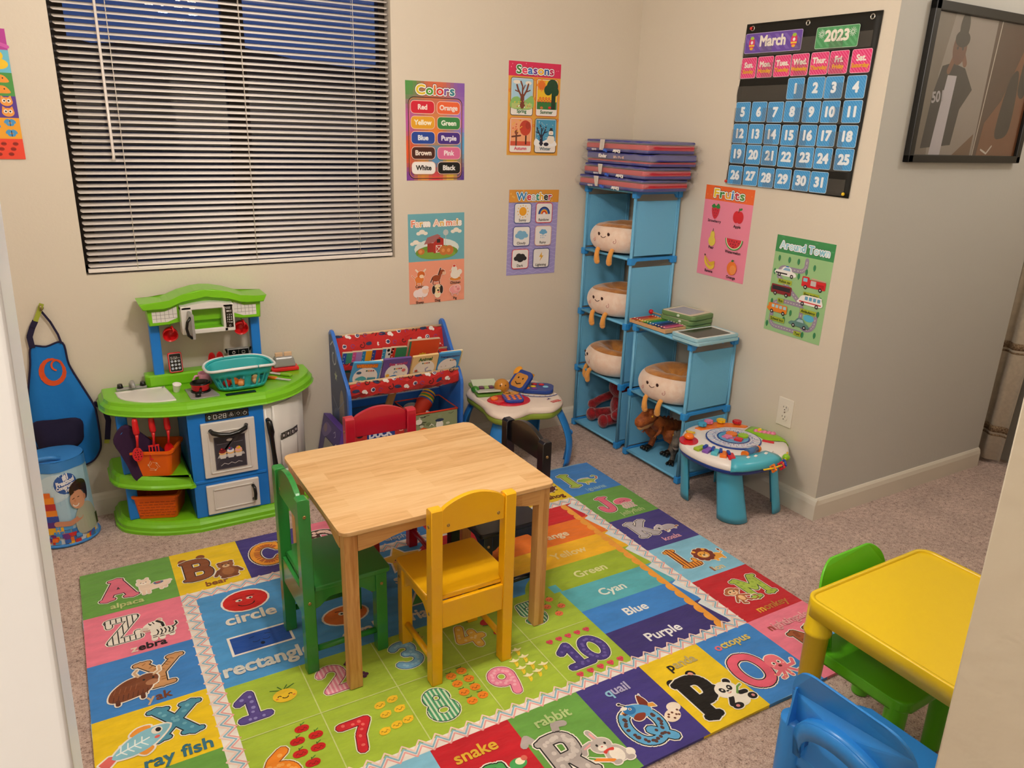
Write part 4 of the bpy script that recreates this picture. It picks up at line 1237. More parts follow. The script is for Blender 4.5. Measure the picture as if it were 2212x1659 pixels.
 L('P', 1.335, -1.430, .100, .145, '#17120F', w=.22); A.z = base + A.dz; A.ell(1.345, -1.283, .015, .015, '#17120F'); A.ell(1.415, -1.278, .015, .015, '#17120F'); A.ell(1.415, -1.278, .008, .008, '#E8A090')
 an('panda', 1.410, -1.435, .098); wd('panda', 1.425, -1.243, .029, '#C3B27A', first='#1d1a1a')
 L('Q', 1.125, -1.425, .115, .125, '#5FA8D6', style='dots', col2='#5A3A34', w=.21); an('quail', 1.155, -1.355, .088)
 A.z = base + A.dz * 2; A.ell(1.268, -1.372, .026, .019, '#EFDCC6', 20); A.ell(1.290, -1.350, .020, .016, '#F3E4D2')
 for q in range(7): A.ell(1.255 + .006 * q, -1.372 + .010 * math.sin(q * 2.4), .0035, .0035, '#6A3A2A')
 wd('quail', 1.200, -1.243, .029, '#B9B4D8', first='#8FC0DC')
 L('R', .905, -1.425, .105, .140, '#B2A8A4', style='dots', col2='#CFC6C0', w=.22)
 A.z = base + A.dz; A.stroke([(.915, -1.295), (.900, -1.262), (.885, -1.280)], .020, '#B2A8A4'); A.stroke([(.975, -1.285), (.985, -1.255), (1.008, -1.262)], .020, '#B2A8A4')
 an('rabbit', 1.010, -1.430, .100); wd('rabbit', .995, -1.248, .030, '#B9D08C')
 L('S', .735, -1.430, .090, .135, '#4DA65A', style='bands', col2='#2A6A3A'); wd('snake', .775, -1.255, .034, '#E8B83A')
 A.z = base + A.dz; A.ell(.846, -1.318, .022, .016, '#4DA65A'); A.ell(.853, -1.314, .012, .010, '#F2EBC8'); A.ell(.866, -1.310, .008, .008, '#D86A5A')
 L('T', .50, -1.425, .10, .130, '#E8B83A'); wd('turtle', .590, -1.250, .030, '#2A6A8A')
 L('V', .05, -1.430, .10, .13, '#C8705A'); L('U', .28, -1.425, .10, .13, '#E8627A')
 # left column
 A.push(0, -.2572)
 L('Z', .046, -.160, .100, .118, '#EDE6DC', style='thin', col2='#1d1a1c', w=.2); an('zebra', .138, -.195, .100); wd('zebra', .152, -.222, .028, '#2a2226', first='#F0D8C8')
 A.pop(); A.push(0, -.4926)
 L('Y', .105, -.165, .125, .120, '#CE9866', style='bands', col2='#A8703E', w=.17); an('yak', .035, -.195, .125); wd('yak', .152, -.214, .028, '#7A4228', first='#CFAF8A')
 A.pop(); A.push(0, -.7203)
 L('X', .110, -.135, .125, .115, '#4E93AE', style='dots', col2='#6FB0C4', w=.23, rot=-4); an('fish', .020, -.218, .155, 12); wd('ray fish', .170, -.212, .036, '#3C7488')
 A.pop(); A.push(0, -.9437)
 L('W', .05, -.17, .13, .12, '#4A6FA8'); wd('whale', .15, -.225, .028, '#2A5A8A')
 A.pop()
 # the pile itself: a soft slab with slightly wavy sides
 body = MB()
 out = []
 def side(p, q, n, nx, ny):
  for k in range(n):
   t = k / n
   a = 0.004 * math.sin(t * 17 + p[0] * 9) + 0.003 * math.sin(t * 41)
   if k == 0: a = -0.004
   out.append((p[0] + (q[0] - p[0]) * t + nx * a * .5, p[1] + (q[1] - p[1]) * t + ny * a * .5))
 side((0, 0), (RW - .03, 0), 26, 0, 1)
 out += arc(RW - .045, -.045, .048, .048, 80, 10, 5)
 side((RW, -.05), (RW, -RD), 20, 1, 0)
 side((RW, -RD), (0, -RD), 26, 0, -1)
 side((0, -RD), (0, 0), 20, -1, 0)
 body.prism(out, 0.0105, M @ Matrix.Translation((0, 0, -0.0105 + 0.00002)), bev=0.003)
 RUGM = print_mat('plush_print', 0.9, mottling=0.16, mscale=9, bump=0.35, bscale=16, spec=0.15, stretch=(1.0, 2.6, 1.0), sheen=0.25)
 # body edge takes the colour of the cell beside it
 me_body = body
 o = A.build('play_rug', RUGM, None, me_body, '#8FB5C8')
 # recolour the rim by nearest cell
 me = o.data
 at = me.color_attributes['ink'].data
 nA = len(A.fs)
 Mi = M.inverted()
 for p in me.polygons:
  if p.index < nA: continue
  c = Mi @ p.center
  u, v = min(max(c.x, 0.001), RW - .001), min(max(-c.y, .001), RD - .001)
  if p.area > 0.5: continue
  i = max(k for k in range(9) if CU[k] <= u); j = max(k for k in range(6) if CV[k] <= v)
  col = top[i] if j == 0 else (bot[i] if j == 5 else (left[j - 1] if i == 0 else right[j - 1]))
  if i == 8 and j == 5: col = K_
  col = lin(col)
  for li in p.loop_indices: at[li].color = col
 tag(o, 'large plush alphabet and numbers play rug lying on the carpet', 'rug')
build_rug()
# ================================================================== posters and the calendar chart
PAPER = print_mat('laminated_print', 0.32, spec=0.5, coat=0.15)
def poster_art(wall, a, b, w, h, r=0.0, off=0.0016):
 """a: centre along the wall, b: centre height; art units: 100 = width, origin at bottom left"""
 c, s = math.cos(r), math.sin(r)
 if wall == 'back':
  xd, yd, o = Vector((c, 0, s)), Vector((-s, 0, c)), Vector((a, -off, b))
 else:
  xd, yd, o = Vector((0, -c, s)), Vector((0, s, c)), Vector((-off - 0.0006, -a, b))
 o = o - xd * w / 2 - yd * h / 2
 M = frame(o, xd, yd)
 A = Art(M, dz=0.000012)
 A.st[0] = (0, 0, w / 100, 0, 1)
 H = h / w * 100
 body = MB()
 body.prism([(0, 0), (w, 0), (w, h), (0, h)], 0.0007, M @ Matrix.Translation((0, 0, -0.0007)))
 return A, H, body
def gradient(A, x0, y0, x1, y1, nx, ny, fn):
 for i in range(nx):
  for j in range(ny):
   u, v = (i + .5) / nx, (j + .5) / ny
   A.raw([(x0 + (x1 - x0) * i / nx, y0 + (y1 - y0) * j / ny), (x0 + (x1 - x0) * (i + 1) / nx, y0 + (y1 - y0) * j / ny), (x0 + (x1 - x0) * (i + 1) / nx, y0 + (y1 - y0) * (j + 1) / ny), (x0 + (x1 - x0) * i / nx, y0 + (y1 - y0) * (j + 1) / ny)], [(0, 1, 2, 3)], fn(u, v))
   A.z -= 2.2e-6
def hexrgb(c):
 c = c.lstrip('#'); return [int(c[i:i + 2], 16) / 255 for i in (0, 2, 4)]
def outlined(A, txt, x, y, h, cols, w, b=.05, o=.10, o2=.15, oc='#FFFFFF', o2c='#2a2622'):
 A.title(txt, x, y, h, cols, w=w, bold=b, out=oc, outw=o, out2=o2c, outw2=o2)

# ---- Colors
A, H, body = poster_art('back', -1.0138, 1.3853, .2584, .3769, .0037)
pts = [(0, 1, '#4E9A4A'), (.5, 1, '#D86A4A'), (1, 1, '#8A5CB8'), (0, .6, '#C05AA8'), (1, .6, '#B878D8'), (0, .3, '#E85A2A'), (.5, .5, '#F08A3A'), (1, .4, '#5AA8DC'), (.5, .25, '#4A9AD8'), (0, 0, '#7A3AA0'), (.5, 0, '#E83A4A'), (1, 0, '#5A3A9A'), (.75, .12, '#F0C83A'), (.3, .12, '#E8A03A')]
def gcol(u, v):
 t, acc = 0, [0, 0, 0]
 for a, b, c in pts:
  k = 1 / (0.004 + (u - a) ** 2 + (v - b) ** 2) ** 1.6
  t += k
  acc = [x + k * y for x, y in zip(acc, hexrgb(c))]
 return [x / t for x in acc]
gradient(A, 0, 0, 100, H, 16, 22, gcol); A.up()
outlined(A, 'Colors', 50, H - 18.5, 13, ['#E8C832', '#4FA03A', '#E87A2A', '#D83A3A', '#7A58A8', '#3A8A9A'], 64)
A.stroke(rrect(91, H - 26, 9, 5, 50, (H - 24) / 2 + 2), 1.0, '#3A1F1A', closed=True); A.stroke(rrect(88.5, H - 29, 8, 5, 50, (H - 24) / 2 + 2), .7, '#E88A4A', closed=True)
chips = [('Red', '#D8203A', '#FBE9E2'), ('Orange', '#F0683A', '#FBE9E2'), ('Yellow', '#E8A82A', '#FBF3DC'), ('Green', '#3A8A4A', '#F3F8EA'), ('Blue', '#2348A0', '#EAF0FA'), ('Purple', '#4A2E8A', '#F0EAFA'), ('Brown', '#4A2218', '#F3E6DC'), ('Pink', '#DC6E9A', '#FBEAF0'), ('White', '#F3F0EE', '#2A2624'), ('Black', '#141214', '#F3F0EE')]
for k, (t, c, tc_) in enumerate(chips):
 x0 = 8.5 + (k % 2) * 44
 y0 = H - 46 - (k // 2) * 22.4
 A.rr(x0, y0, x0 + 39, y0 + 17.5, 5.5, c, .9, '#F3C8B8')
 A.text(t, x0 + 19.5, y0 + 5.6, 7.0, tc_, bold=.06)
tag(A.build('poster', PAPER, None, body), 'Colors poster with rounded colour name chips, right of the window', 'poster')

# ---- Seasons
A, H, body = poster_art('back', -.5516, 1.4868, .26, .3743)
A.rect(0, 0, 100, H, '#E8A840'); A.rect(0, H - 22, 100, H, '#DC2E5A')
rnd = random.Random(3)
for k in range(46):
 x, y = (rnd.uniform(2, 98), rnd.uniform(2, H - 25))
 if 8 < x < 92 and 6 < y < H - 27 and abs(x - 50) > 3: continue
 A.ell(x, y, 2.4, col='#E8762E'); A.ell(x, y, 1.3, col='#E8A840')
for k in range(16): A.ell(rnd.uniform(3, 97), rnd.uniform(H - 20, H - 2), .9, col='#F08AA0')
outlined(A, 'Seasons', 50, H - 17.5, 11.5, ['#3A8A3A', '#E84A6A', '#3A7AC8', '#7A3A9A', '#F0B82A', '#2A5AA8', '#C82A5A'], 70)
def card(x0, y0, w, h, oc, cap, cc):
 A.rr(x0, y0, x0 + w, y0 + h, 3, '#F0EAE4', 1.0, oc)
 A.text(cap, x0 + w / 2, y0 + 3.4, 5.0, cc, bold=.05)
x0, y0, w, h = 5.5, 63, 41, 56
card(x0, y0, w, h, '#2A3A4A', 'Spring', '#3A7A4A')
A.rect(x0 + 1, y0 + 10, x0 + w - 1, y0 + h - 1, '#A9D2E8'); A.ell(x0 + 10, y0 + h - 6, 7, 3, WH); A.ell(x0 + 32, y0 + h - 7, 6, 3, WH)
A.blob([(x0 + 1, y0 + 10.1), (x0 + 1, y0 + 24), (x0 + 12, y0 + 28), (x0 + 24, y0 + 22), (x0 + w - 1, y0 + 30), (x0 + w - 1, y0 + 10.1)], '#8CBF6A')
A.rect(x0 + 1, y0 + 10, x0 + w - 1, y0 + 18, '#B8C87A')
def tree(x, y, s, c):
 for p, ww in (([(0, 0), (0, 18)], 8), ([(0, 14), (-9, 28), (-12, 36)], 3.4), ([(0, 14), (9, 28), (12, 38)], 3.4), ([(0, 14), (0, 34), (-4, 42)], 3), ([(-6, 24), (-15, 27)], 2), ([(6, 24), (16, 28)], 2), ([(0, 26), (5, 36)], 2), ([(-4, 2), (4, 2)], 4)):
  A.stroke([(x + a * s, y + b * s) for a, b in p], ww * s, c)
tree(x0 + 21, y0 + 13, .9, '#7A3E26')
for k in range(16): A.ell(x0 + rnd.uniform(4, w - 4), y0 + rnd.uniform(11, 22), .9, col=rnd.choice(['#E86A8A', '#F0D04A', '#FFFFFF', '#D84A3A']))
x0 = 53.5
card(x0, y0, w, h, '#C8552A', 'Summer', '#3A6A3A')
A.rect(x0 + 1, y0 + 10, x0 + w - 1, y0 + h - 1, '#F0C22A'); A.rect(x0 + 1, y0 + 10, x0 + w - 1, y0 + 22, '#3A7A3A')
A.ell(x0 + 9, y0 + h - 9, 7.5, col='#E8762A')
for k in range(8): A.ell(x0 + 9 + 8 * math.cos(k * PI / 4), y0 + h - 9 + 8 * math.sin(k * PI / 4), 1.8, col='#F09A3A')
A.rect(x0 + 29, y0 + 10, x0 + 37, y0 + 40, '#1F3A24')
for a, b, r_ in ((30, 46, 11), (22, 40, 8), (36, 38, 7)): A.ell(x0 + a, y0 + b, r_, col='#1E4A2E')
for k in range(9): A.ell(x0 + 4 + k * 2.9, y0 + 23 + (k % 2) * 4, 2.1, col='#D8302A'); A.ell(x0 + 4 + k * 2.9, y0 + 23 + (k % 2) * 4, .9, col='#F0D04A')
A.ell(x0 + 26, y0 + 13, 3, 2, '#D8302A'); A.ell(x0 + 10, y0 + 12.5, 3, 2, '#C87A3A')
x0, y0 = 4.5, 5
card(x0, y0, w, h - 3, '#D86A4A', 'Autumn', '#D83A5A')
A.rect(x0 + 1, y0 + 10, x0 + w - 1, y0 + h - 4, '#F0A878'); A.rect(x0 + 1, y0 + 10, x0 + w - 1, y0 + 17, '#D8583A')
A.rect(x0 + 29, y0 + 12, x0 + 32, y0 + 36, '#5A2A1E'); A.ell(x0 + 29, y0 + 38, 11, 12, '#C8442A'); A.ell(x0 + 34, y0 + 42, 5, 6, '#B03A22')
A.stroke([(x0 + 12, y0 + 11), (x0 + 12, y0 + 30)], 3, '#6A3A26'); A.stroke([(x0 + 4, y0 + 24), (x0 + 20, y0 + 26)], 2.6, '#6A3A26'); A.ell(x0 + 12, y0 + 31, 3.4, col='#8A4A2A')
for k in range(14): A.ell(x0 + rnd.uniform(3, 22), y0 + rnd.uniform(32, 50), 1.3, .9, rnd.choice(['#E8762A', '#D8442A', '#F0B83A']), 30)
x0 = 53
card(x0, y0, w, h - 3, '#3A3A3A', 'Winter', '#4A6A7A')
A.rect(x0 + 1, y0 + 10, x0 + w - 1, y0 + h - 4, '#4A9AC0'); A.blob([(x0 + 1, y0 + 10.1), (x0 + 1, y0 + 22), (x0 + 12, y0 + 17), (x0 + 28, y0 + 22), (x0 + w - 1, y0 + 18), (x0 + w - 1, y0 + 10.1)], '#F3F3F3')
tree(x0 + 12, y0 + 13, .72, '#2A2A3A')
A.ell(x0 + 31, y0 + 21, 7.5, 7, WH); A.ell(x0 + 31, y0 + 31, 4.6, 4.6, WH); A.rect(x0 + 27, y0 + 34.5, x0 + 35, y0 + 36, BK); A.rect(x0 + 28.5, y0 + 35, x0 + 33.5, y0 + 39, BK); A.stroke([(x0 + 26.5, y0 + 27.5), (x0 + 35.5, y0 + 27)], 1.6, '#2A5A6A'); A.ell(x0 + 31, y0 + 31, .9, .7, '#E8762A'); A.ell(x0 + 22, y0 + 13, 5, 3, '#2A2A3A')
for k in range(18): A.ell(x0 + rnd.uniform(2, w - 2), y0 + rnd.uniform(22, 50), .6, col=WH)
tag(A.build('poster', PAPER, None, body), 'Seasons poster with four season cards, highest poster beside the corner', 'poster')

# ---- Weather
A, H, body = poster_art('back', -.5356, .9653, .2597, .3766, -.0106)
A.rect(0, 0, 100, H, '#A59CD8')
for k in range(18): A.stroke([(x, 4 + k * 7 + 1.8 * math.sin(x * .32 + k)) for x in range(0, 101, 4)], .7, '#C3BCE8', caps=False)
A.up(); A.rect(0, H - 21, 100, H, '#E09A3A')
for k in range(14): A.ell(rnd.uniform(3, 97), rnd.uniform(H - 19, H - 2), 1.6, col='#EBB45A')
outlined(A, 'Weather', 50, H - 17, 12, ['#3A8AC8', '#D83A4A', '#C8C8C8', '#2A9A8A', '#F0B83A', '#2A2A2A', '#C8304A'], 70)
W6 = [('Sunny', 12, 90, '#3A5A9A'), ('Rainbow', 55, 90, '#D8384A'), ('Cloudy', 11, 51, '#3A4A9A'), ('Rainy', 55, 51, '#E0B0A0'), ('Dark', 10, 12, '#D8384A'), ('Lightning', 53, 12, '#2A3A7A')]
for t, x0, y0, oc in W6:
 A.rr(x0, y0, x0 + 32, y0 + 32, 4, '#F0ECEA', 1.2, oc); A.text(t, x0 + 16, y0 + 2.4, 4.2, '#4A4A4A', bold=.04)
 cx, cy = x0 + 16, y0 + 19
 if t == 'Sunny':
  A.ell(cx, cy, 7.4, col='#F0A82A')
  for k in range(12): A.ell(cx + 10.3 * math.cos(k * PI / 6), cy + 10.3 * math.sin(k * PI / 6), 1.1, col='#F0C05A')
 if t == 'Rainbow':
  for r_, c in ((12, '#2A3A7A'), (9.8, '#3A6AB8'), (7.6, '#F0A82A'), (5.4, '#D83A2A'), (3, '#F0ECEA')): A.ell(cx, cy - 5, r_, r_ * 1.05, c, a1=180)
 if t in ('Cloudy', 'Dark', 'Rainy'):
  c = {'Cloudy': '#7FB8DC', 'Dark': '#26262A', 'Rainy': '#6FB0DC'}[t]; q = .62 if t == 'Rainy' else 1; cy2 = cy + (4 if t == 'Rainy' else 0)
  for a, b, r_ in ((-8, -2, 5), (-3, 2, 6), (4, 1.5, 5.6), (8.5, -2, 4.6), (0, -3, 7)): A.ell(cx + a * q, cy2 + b * q, r_ * q, r_ * .8 * q, c)
  if t == 'Rainy':
   for k in range(7): A.ell(cx - 5 + (k % 4) * 3.4, cy - 3 - (k // 4) * 3.4, .6, 1, '#5A9AC8')
 if t == 'Lightning': A.poly([(cx + 1, cy + 8), (cx - 4.5, cy - 1), (cx - .5, cy - 1), (cx - 3, cy - 8.5), (cx + 4.5, cy + 1.5), (cx + .5, cy + 1.5)], '#E8B03A')
tag(A.build('poster', PAPER, None, body), 'Weather poster with six white cards on lilac waves, beneath the Seasons poster', 'poster')

# ---- Farm Animals
A, H, body = poster_art('back', -1.0094, .8755, .2592, .3761, .0079)
A.rect(0, 0, 100, H, '#F2A084'); A.rect(0, H - 76, 100, H, '#6FB2C0')
outlined(A, 'Farm Animals', 50, H - 20, 9.6, ['#F08A6A', '#F4C8B0', '#E8B85A', '#F3F0E8'], 88, o2c='#8A5A2A')
for cx, cy in ((24, H - 31), (85, H - 30), (13, H - 47)):
 for a, b, r_ in ((-6, 0, 4), (0, 2.4, 5.2), (6, 0, 4)): A.ell(cx + a, cy + b, r_, r_ * .7, WH)
A.ell(50, H - 56, 40, 16, '#DDE6E2'); A.ell(50, H - 62, 38, 11.5, '#6E9A3A'); A.ell(50, H - 66, 34, 7.6, '#82AC46')
A.poly([(33, H - 62), (33, H - 47), (46, H - 47), (46, H - 62)], '#A83A2E'); A.poly([(44, H - 64), (44, H - 46), (52, H - 36), (62, H - 41), (62, H - 62)], '#B8332C')
A.poly([(27, H - 49), (33, H - 38), (51, H - 33), (57, H - 36), (45, H - 46)], '#A86A6A'); A.rect(48, H - 63, 59, H - 51, '#F0E4DC'); A.rect(49, H - 62, 58, H - 52, '#B8332C'); A.seg((49, H - 62), (58, H - 52), 1, WH); A.seg((58, H - 62), (49, H - 52), 1, WH); A.rect(50, H - 47, 56, H - 41, '#3A2A2A')
A.stroke([(65, H - 55), (66, H - 32)], .8, '#C8C0B8'); A.ell(66, H - 31, 5, col='#C0C8C8', n=8)
for a in (22, 62, 72): A.ell(a, H - 60, 6 if a == 22 else 8, 5 if a == 22 else 8, '#C8783A'); A.ell(a - 1, H - 60, 3, 3, '#E09A5A')
farm = {'Cattle': (18, 34, [('e', 0, -4, 8, 6, '#E8823A'), ('s', [(-5, -8), (-5, -13)], 2.6, '#E8823A'), ('s', [(4, -8), (4, -13)], 2.6, '#E8823A'), ('e', 3, 4, 7, 6, '#D86A2A'), ('s', [(-3, 9), (-6, 12)], 1.6, '#F3E0C8'), ('s', [(8, 9), (11, 12)], 1.6, '#F3E0C8'), ('e', 4, 1, 4, 3, '#F8D8B8'), ('s', [(-8, -2), (-13, 3)], 1.2, '#D86A2A')]),
  'Horse': (50, 34, [('e', -2, -4, 8, 5.5, '#A04A2A'), ('s', [(-7, -6), (-8, -13)], 2.4, '#A04A2A'), ('s', [(3, -6), (4, -13)], 2.4, '#A04A2A'), ('s', [(4, -2), (7, 7)], 5, '#A04A2A'), ('e', 9, 6, 5, 4, '#A04A2A'), ('e', 12, 4, 3, 2.6, '#E8B898'), ('s', [(2, 2), (6, 12)], 2.4, '#5A241A'), ('s', [(-9, -3), (-12, -10)], 2, '#5A241A')]),
  'Chicken': (83, 36, [('e', 0, -9, 11, 3.6, '#E08A3A'), ('e', 0, -2, 8.5, 7, WH), ('e', -2, 6, 5, 6, WH), ('e', -2, 12.5, 2.4, 1.8, '#D83A2A'), ('p', [(-7, 6), (-10, 5), (-7, 4)], '#E8A03A'), ('e', 8, 2, 4, 4, WH)]),
  'Sheep': (18, 8, [('e', -5, -1, 6, 6, '#F6E4E4'), ('e', 2, 0, 7, 7, '#F6E4E4'), ('e', 8, -1, 6, 6, '#F6E4E4'), ('e', 10, 3, 5.6, 5, '#F8D0B8'), ('e', 10, 8, 5.6, 2.6, '#F6E4E4'), ('s', [(-4, -7), (-4, -10)], 1.8, '#C89A8A'), ('s', [(5, -7), (5, -10)], 1.8, '#C89A8A')]),
  'Dog': (50, 9, [('e', 0, -6, 5, 5, '#F6E4C0'), ('e', 0, 3, 7, 7.5, '#F6DCA8'), ('e', -7, 2, 3, 7, '#2A201E'), ('e', 7, 2, 3, 7, '#2A201E'), ('e', 1, 1, 2, 1.4, BK), ('e', 2, -2, 1.8, 1.4, '#E86A6A'), ('e', -3, 5, .9, 1, BK), ('e', 3, 5, .9, 1, BK)]),
  'Pig': (82, 10, [('e', 0, -1, 10, 7, '#F2A0A0'), ('e', 4, 1, 6.4, 6, '#F6B0AC'), ('e', 6, -1, 2.8, 2.2, '#E88A8A'), ('s', [(-5, -7), (-5, -10)], 2, '#E88A8A'), ('s', [(5, -7), (5, -10)], 2, '#E88A8A'), ('e', 2, 3, .8, .8, BK)])}
for t, (cx, cy, it) in farm.items():
 A.push(cx, cy + 10); A.draw(it, ring='#FBF0E6', ringw=.5); A.pop()
 A.text(t, cx, cy - 7.5, 4.0, '#2A1E1A', bold=.03)
tag(A.build('poster', PAPER, None, body), 'Farm Animals poster with a red barn, beneath the Colors poster', 'poster')

# ---- Fruits
A, H, body = poster_art('right', .6466, 1.021, .2684, .3738, -.012)
A.rect(0, 0, 100, H, '#F08CA6'); A.rect(0, H - 22, 100, H, '#F06A2E')
for k in range(12): A.ell(rnd.uniform(2, 98), rnd.uniform(H - 20, H - 2), 1.1, col='#F38A4A')
outlined(A, 'Fruits', 50, H - 17, 12, ['#F0D02A', '#3A8A3A', '#F0A82A', '#3A8AC8', '#C83A4A', '#5A9A4A'], 62)
F6 = [('Strawberry', 26, 100), ('Apple', 74, 97), ('Pear', 26, 59), ('Watermelon', 72, 58), ('Banana', 27, 22), ('Orange', 75, 20)]
for t, cx, cy in F6:
 A.text(t, cx, cy - 16, 4.2, '#2A1A1A', bold=.03)
 A.push(cx, cy)
 if t == 'Strawberry': A.draw([('b', [(-8, 6), (0, 9), (8, 6), (6, -5), (0, -11), (-6, -5)], '#D82A38'), ('b', [(-9, 8), (-4, 12), (0, 9), (5, 13), (9, 7), (4, 5), (0, 7), (-4, 5)], '#3A8A3A')] + [('e', a, b, .7, 1, '#8A1420') for a, b in ((-4, 2), (0, 3), (4, 2), (-2, -2), (2, -2), (0, -6))])
 if t == 'Apple': A.draw([('e', -3.4, 0, 7, 9, '#D8222E'), ('e', 3.4, 0, 7, 9, '#D8222E'), ('s', [(0, 7), (1, 13)], 1.4, '#5A3A1C'), ('e', 4, 12, 3, 1.6, '#3A8A3A', 25)])
 if t == 'Pear': A.draw([('e', 0, -4, 7.5, 8, '#E8CE4A'), ('e', 0, 5, 4.6, 7, '#E8CE4A'), ('s', [(0, 11), (.6, 15)], 1.2, '#5A3A1C')])
 if t == 'Watermelon':
  A.ell(0, 6, 18, 17, '#4A9A4A', a0=180, a1=360); A.ell(0, 6, 16.3, 15.3, '#E8F0C8', a0=180, a1=360); A.ell(0, 6, 15, 14, '#D8323E', a0=180, a1=360)
  for a, b in ((-9, 2), (-4, 3), (1, 2), (6, 3), (10, 1), (-6, -2), (-1, -2), (4, -2), (0, -6)): A.ell(a, b, .7, 1.1, BK)
 if t == 'Banana': A.blob([(-11, 9), (-7, 0), (2, -6), (11, -2), (9, -9), (0, -11), (-9, -5), (-12, 3)], '#F0C83A'); A.blob([(-10, 8), (-6, 1), (4, -5), (10, -2), (10, 3), (0, 0), (-5, 4)], '#E8B42A'); A.ell(-11.5, 10, 1.4, 1.6, '#5A3A1C')
 if t == 'Orange': A.draw([('e', 0, 0, 10, 10.5, '#F07A2A'), ('e', 2.4, -2, 6.4, 7, '#F4954A'), ('e', 0, 11.5, 2.6, 1.6, '#3A7A3A', 20)])
 A.pop()
tag(A.build('poster', PAPER, None, body), 'pink Fruits poster with an orange heading on the right wall', 'poster')

# ---- Around Town
A, H, body = poster_art('right', 1.0506, .8648, .2659, .3731, -.0153)
A.rect(0, 0, 100, H, '#9CC88E'); A.rect(0, H - 24, 100, H, '#3E9256')
for k in range(20): A.ell(rnd.uniform(4, 96), rnd.uniform(H - 22, H - 2), 3.4, 1, '#4CA066')
outlined(A, 'Around Town', 50, H - 18, 10, ['#BFE3EE', '#8CC8DC'], 84, o2c='#3A5A6A')
road = [[(58, 112), (58, 104)] + arc(48, 104, 10, 9, 0, -90, 5) + [(24, 95)] + arc(22, 88, 9, 8, 90, 180, 5) + [(13, 82), (42, 62), (56, 52), (62, 44)] + [(62, 30)] + arc(74, 30, 13, 14, 180, 360, 10) + [(87, 42)],
  [(60, 48), (24, 48), (12, 42), (10, 18)] + arc(20, 18, 10, 9, 180, 270, 5) + [(66, 9)]]
for p in road:
 A.stroke(p, 6.5, '#9A8FA4')
 A.up()
 for i in range(len(p) - 1):
  a, b = p[i], p[i + 1]; n = max(1, int(math.dist(a, b) / 5))
  for q in range(n): A.seg((a[0] + (b[0] - a[0]) * (q + .2) / n, a[1] + (b[1] - a[1]) * (q + .2) / n), (a[0] + (b[0] - a[0]) * (q + .7) / n, a[1] + (b[1] - a[1]) * (q + .7) / n), .6, WH)
A.ell(76, 33, 9, 5, '#5AB8D8')
for x, y in ((10, 108), (28, 108), (44, 108), (72, 104), (5, 88), (60, 96), (48, 88), (90, 62), (4, 62), (8, 44), (90, 42), (44, 34), (70, 8), (90, 12), (5, 10), (34, 22)):
 A.rect(x - .5, y - 5, x + .5, y, '#5A4A2A'); A.ell(x, y, 2.2, 4.2, '#3A8A5A')
def lab(t, x, y):
 w_ = A.textw(t, 3.6) + 4
 A.rect(x - w_ / 2, y - 1.4, x + w_ / 2, y + 5, '#A8B83A'); A.text(t, x, y, 3.6, '#1E2A16', bold=.04)
def wheels(*xs, y=0):
 for x in xs: A.ell(x, y, 2.9, col='#26262A'); A.ell(x, y, 1.3, col='#C8C8C8')
A.push(24, 84); A.blob([(-18, 2), (-16, 7), (-8, 8), (-3, 13), (8, 13), (12, 8), (18, 6), (18, 1), (0, 0)], '#F3F3F0'); A.rect(-17, 2, 4, 4, '#26262A'); A.poly([(-5, 8), (-1, 12), (7, 12), (9, 8)], '#8AB8D8'); A.rect(0, 13, 5, 14.6, '#3A6AC8'); wheels(-10, 12, y=1); A.pop(); lab('Police car', 26, 74)
A.push(75, 74); A.rr(-20, 2, 20, 13, 1.5, '#D82A30'); A.rr(-20, 2, -8, 16, 1.5, '#D82A30'); A.rect(-18, 9, -11, 14, '#8AC8DC'); A.rect(-5, 5, 4, 12, '#C8C0C0'); A.rect(6, 4, 17, 9, '#B81E28'); A.stroke([(-4, 15), (19, 14)], 1.2, '#E8A0A0'); wheels(-13, 12, y=1.5); A.pop(); lab('Fire engine', 74, 64)
A.push(22, 57); A.rr(-18, 0, 18, 13, 1.5, '#8A2A30'); A.rect(-16, 5, 16, 11, '#2A2A32'); wheels(-10, 10, y=0); A.pop(); lab('Bus', 24, 46)
A.push(74, 52); A.blob([(-19, 0), (-19, 5), (-12, 12), (16, 13), (19, 10), (19, 0)], '#F3F0EC'); A.rect(-18, 2, 19, 3.6, '#D8323A');
for k in range(4): A.rect(-9 + k * 7, 6, -4 + k * 7, 11, '#6AA8C8')
wheels(-12, 12, y=0); A.pop(); lab('Ambulance', 74, 40)
A.push(21, 30); A.rr(-17, 0, 17, 12, 2, '#E8862A'); A.rect(-19, 2, -12, 6, '#E8862A')
for k in range(4): A.rect(-11 + k * 7, 6, -6 + k * 7, 10.4, '#A8D0DC')
wheels(-10, 11, y=0); A.pop(); lab('School bus', 23, 18)
A.push(62, 18); A.blob([(-16, 1), (-14, 6), (-8, 7), (-3, 12), (6, 12), (10, 7), (16, 5), (16, 0)], '#5E8A84'); A.poly([(-5, 7), (-1, 11), (6, 11), (8, 7)], '#A8C8CC'); wheels(-9, 10, y=.6); A.pop(); lab('Taxi', 62, 6)
tag(A.build('poster', PAPER, None, body), 'green Around Town poster with roads and vehicles, above the outlet', 'poster')

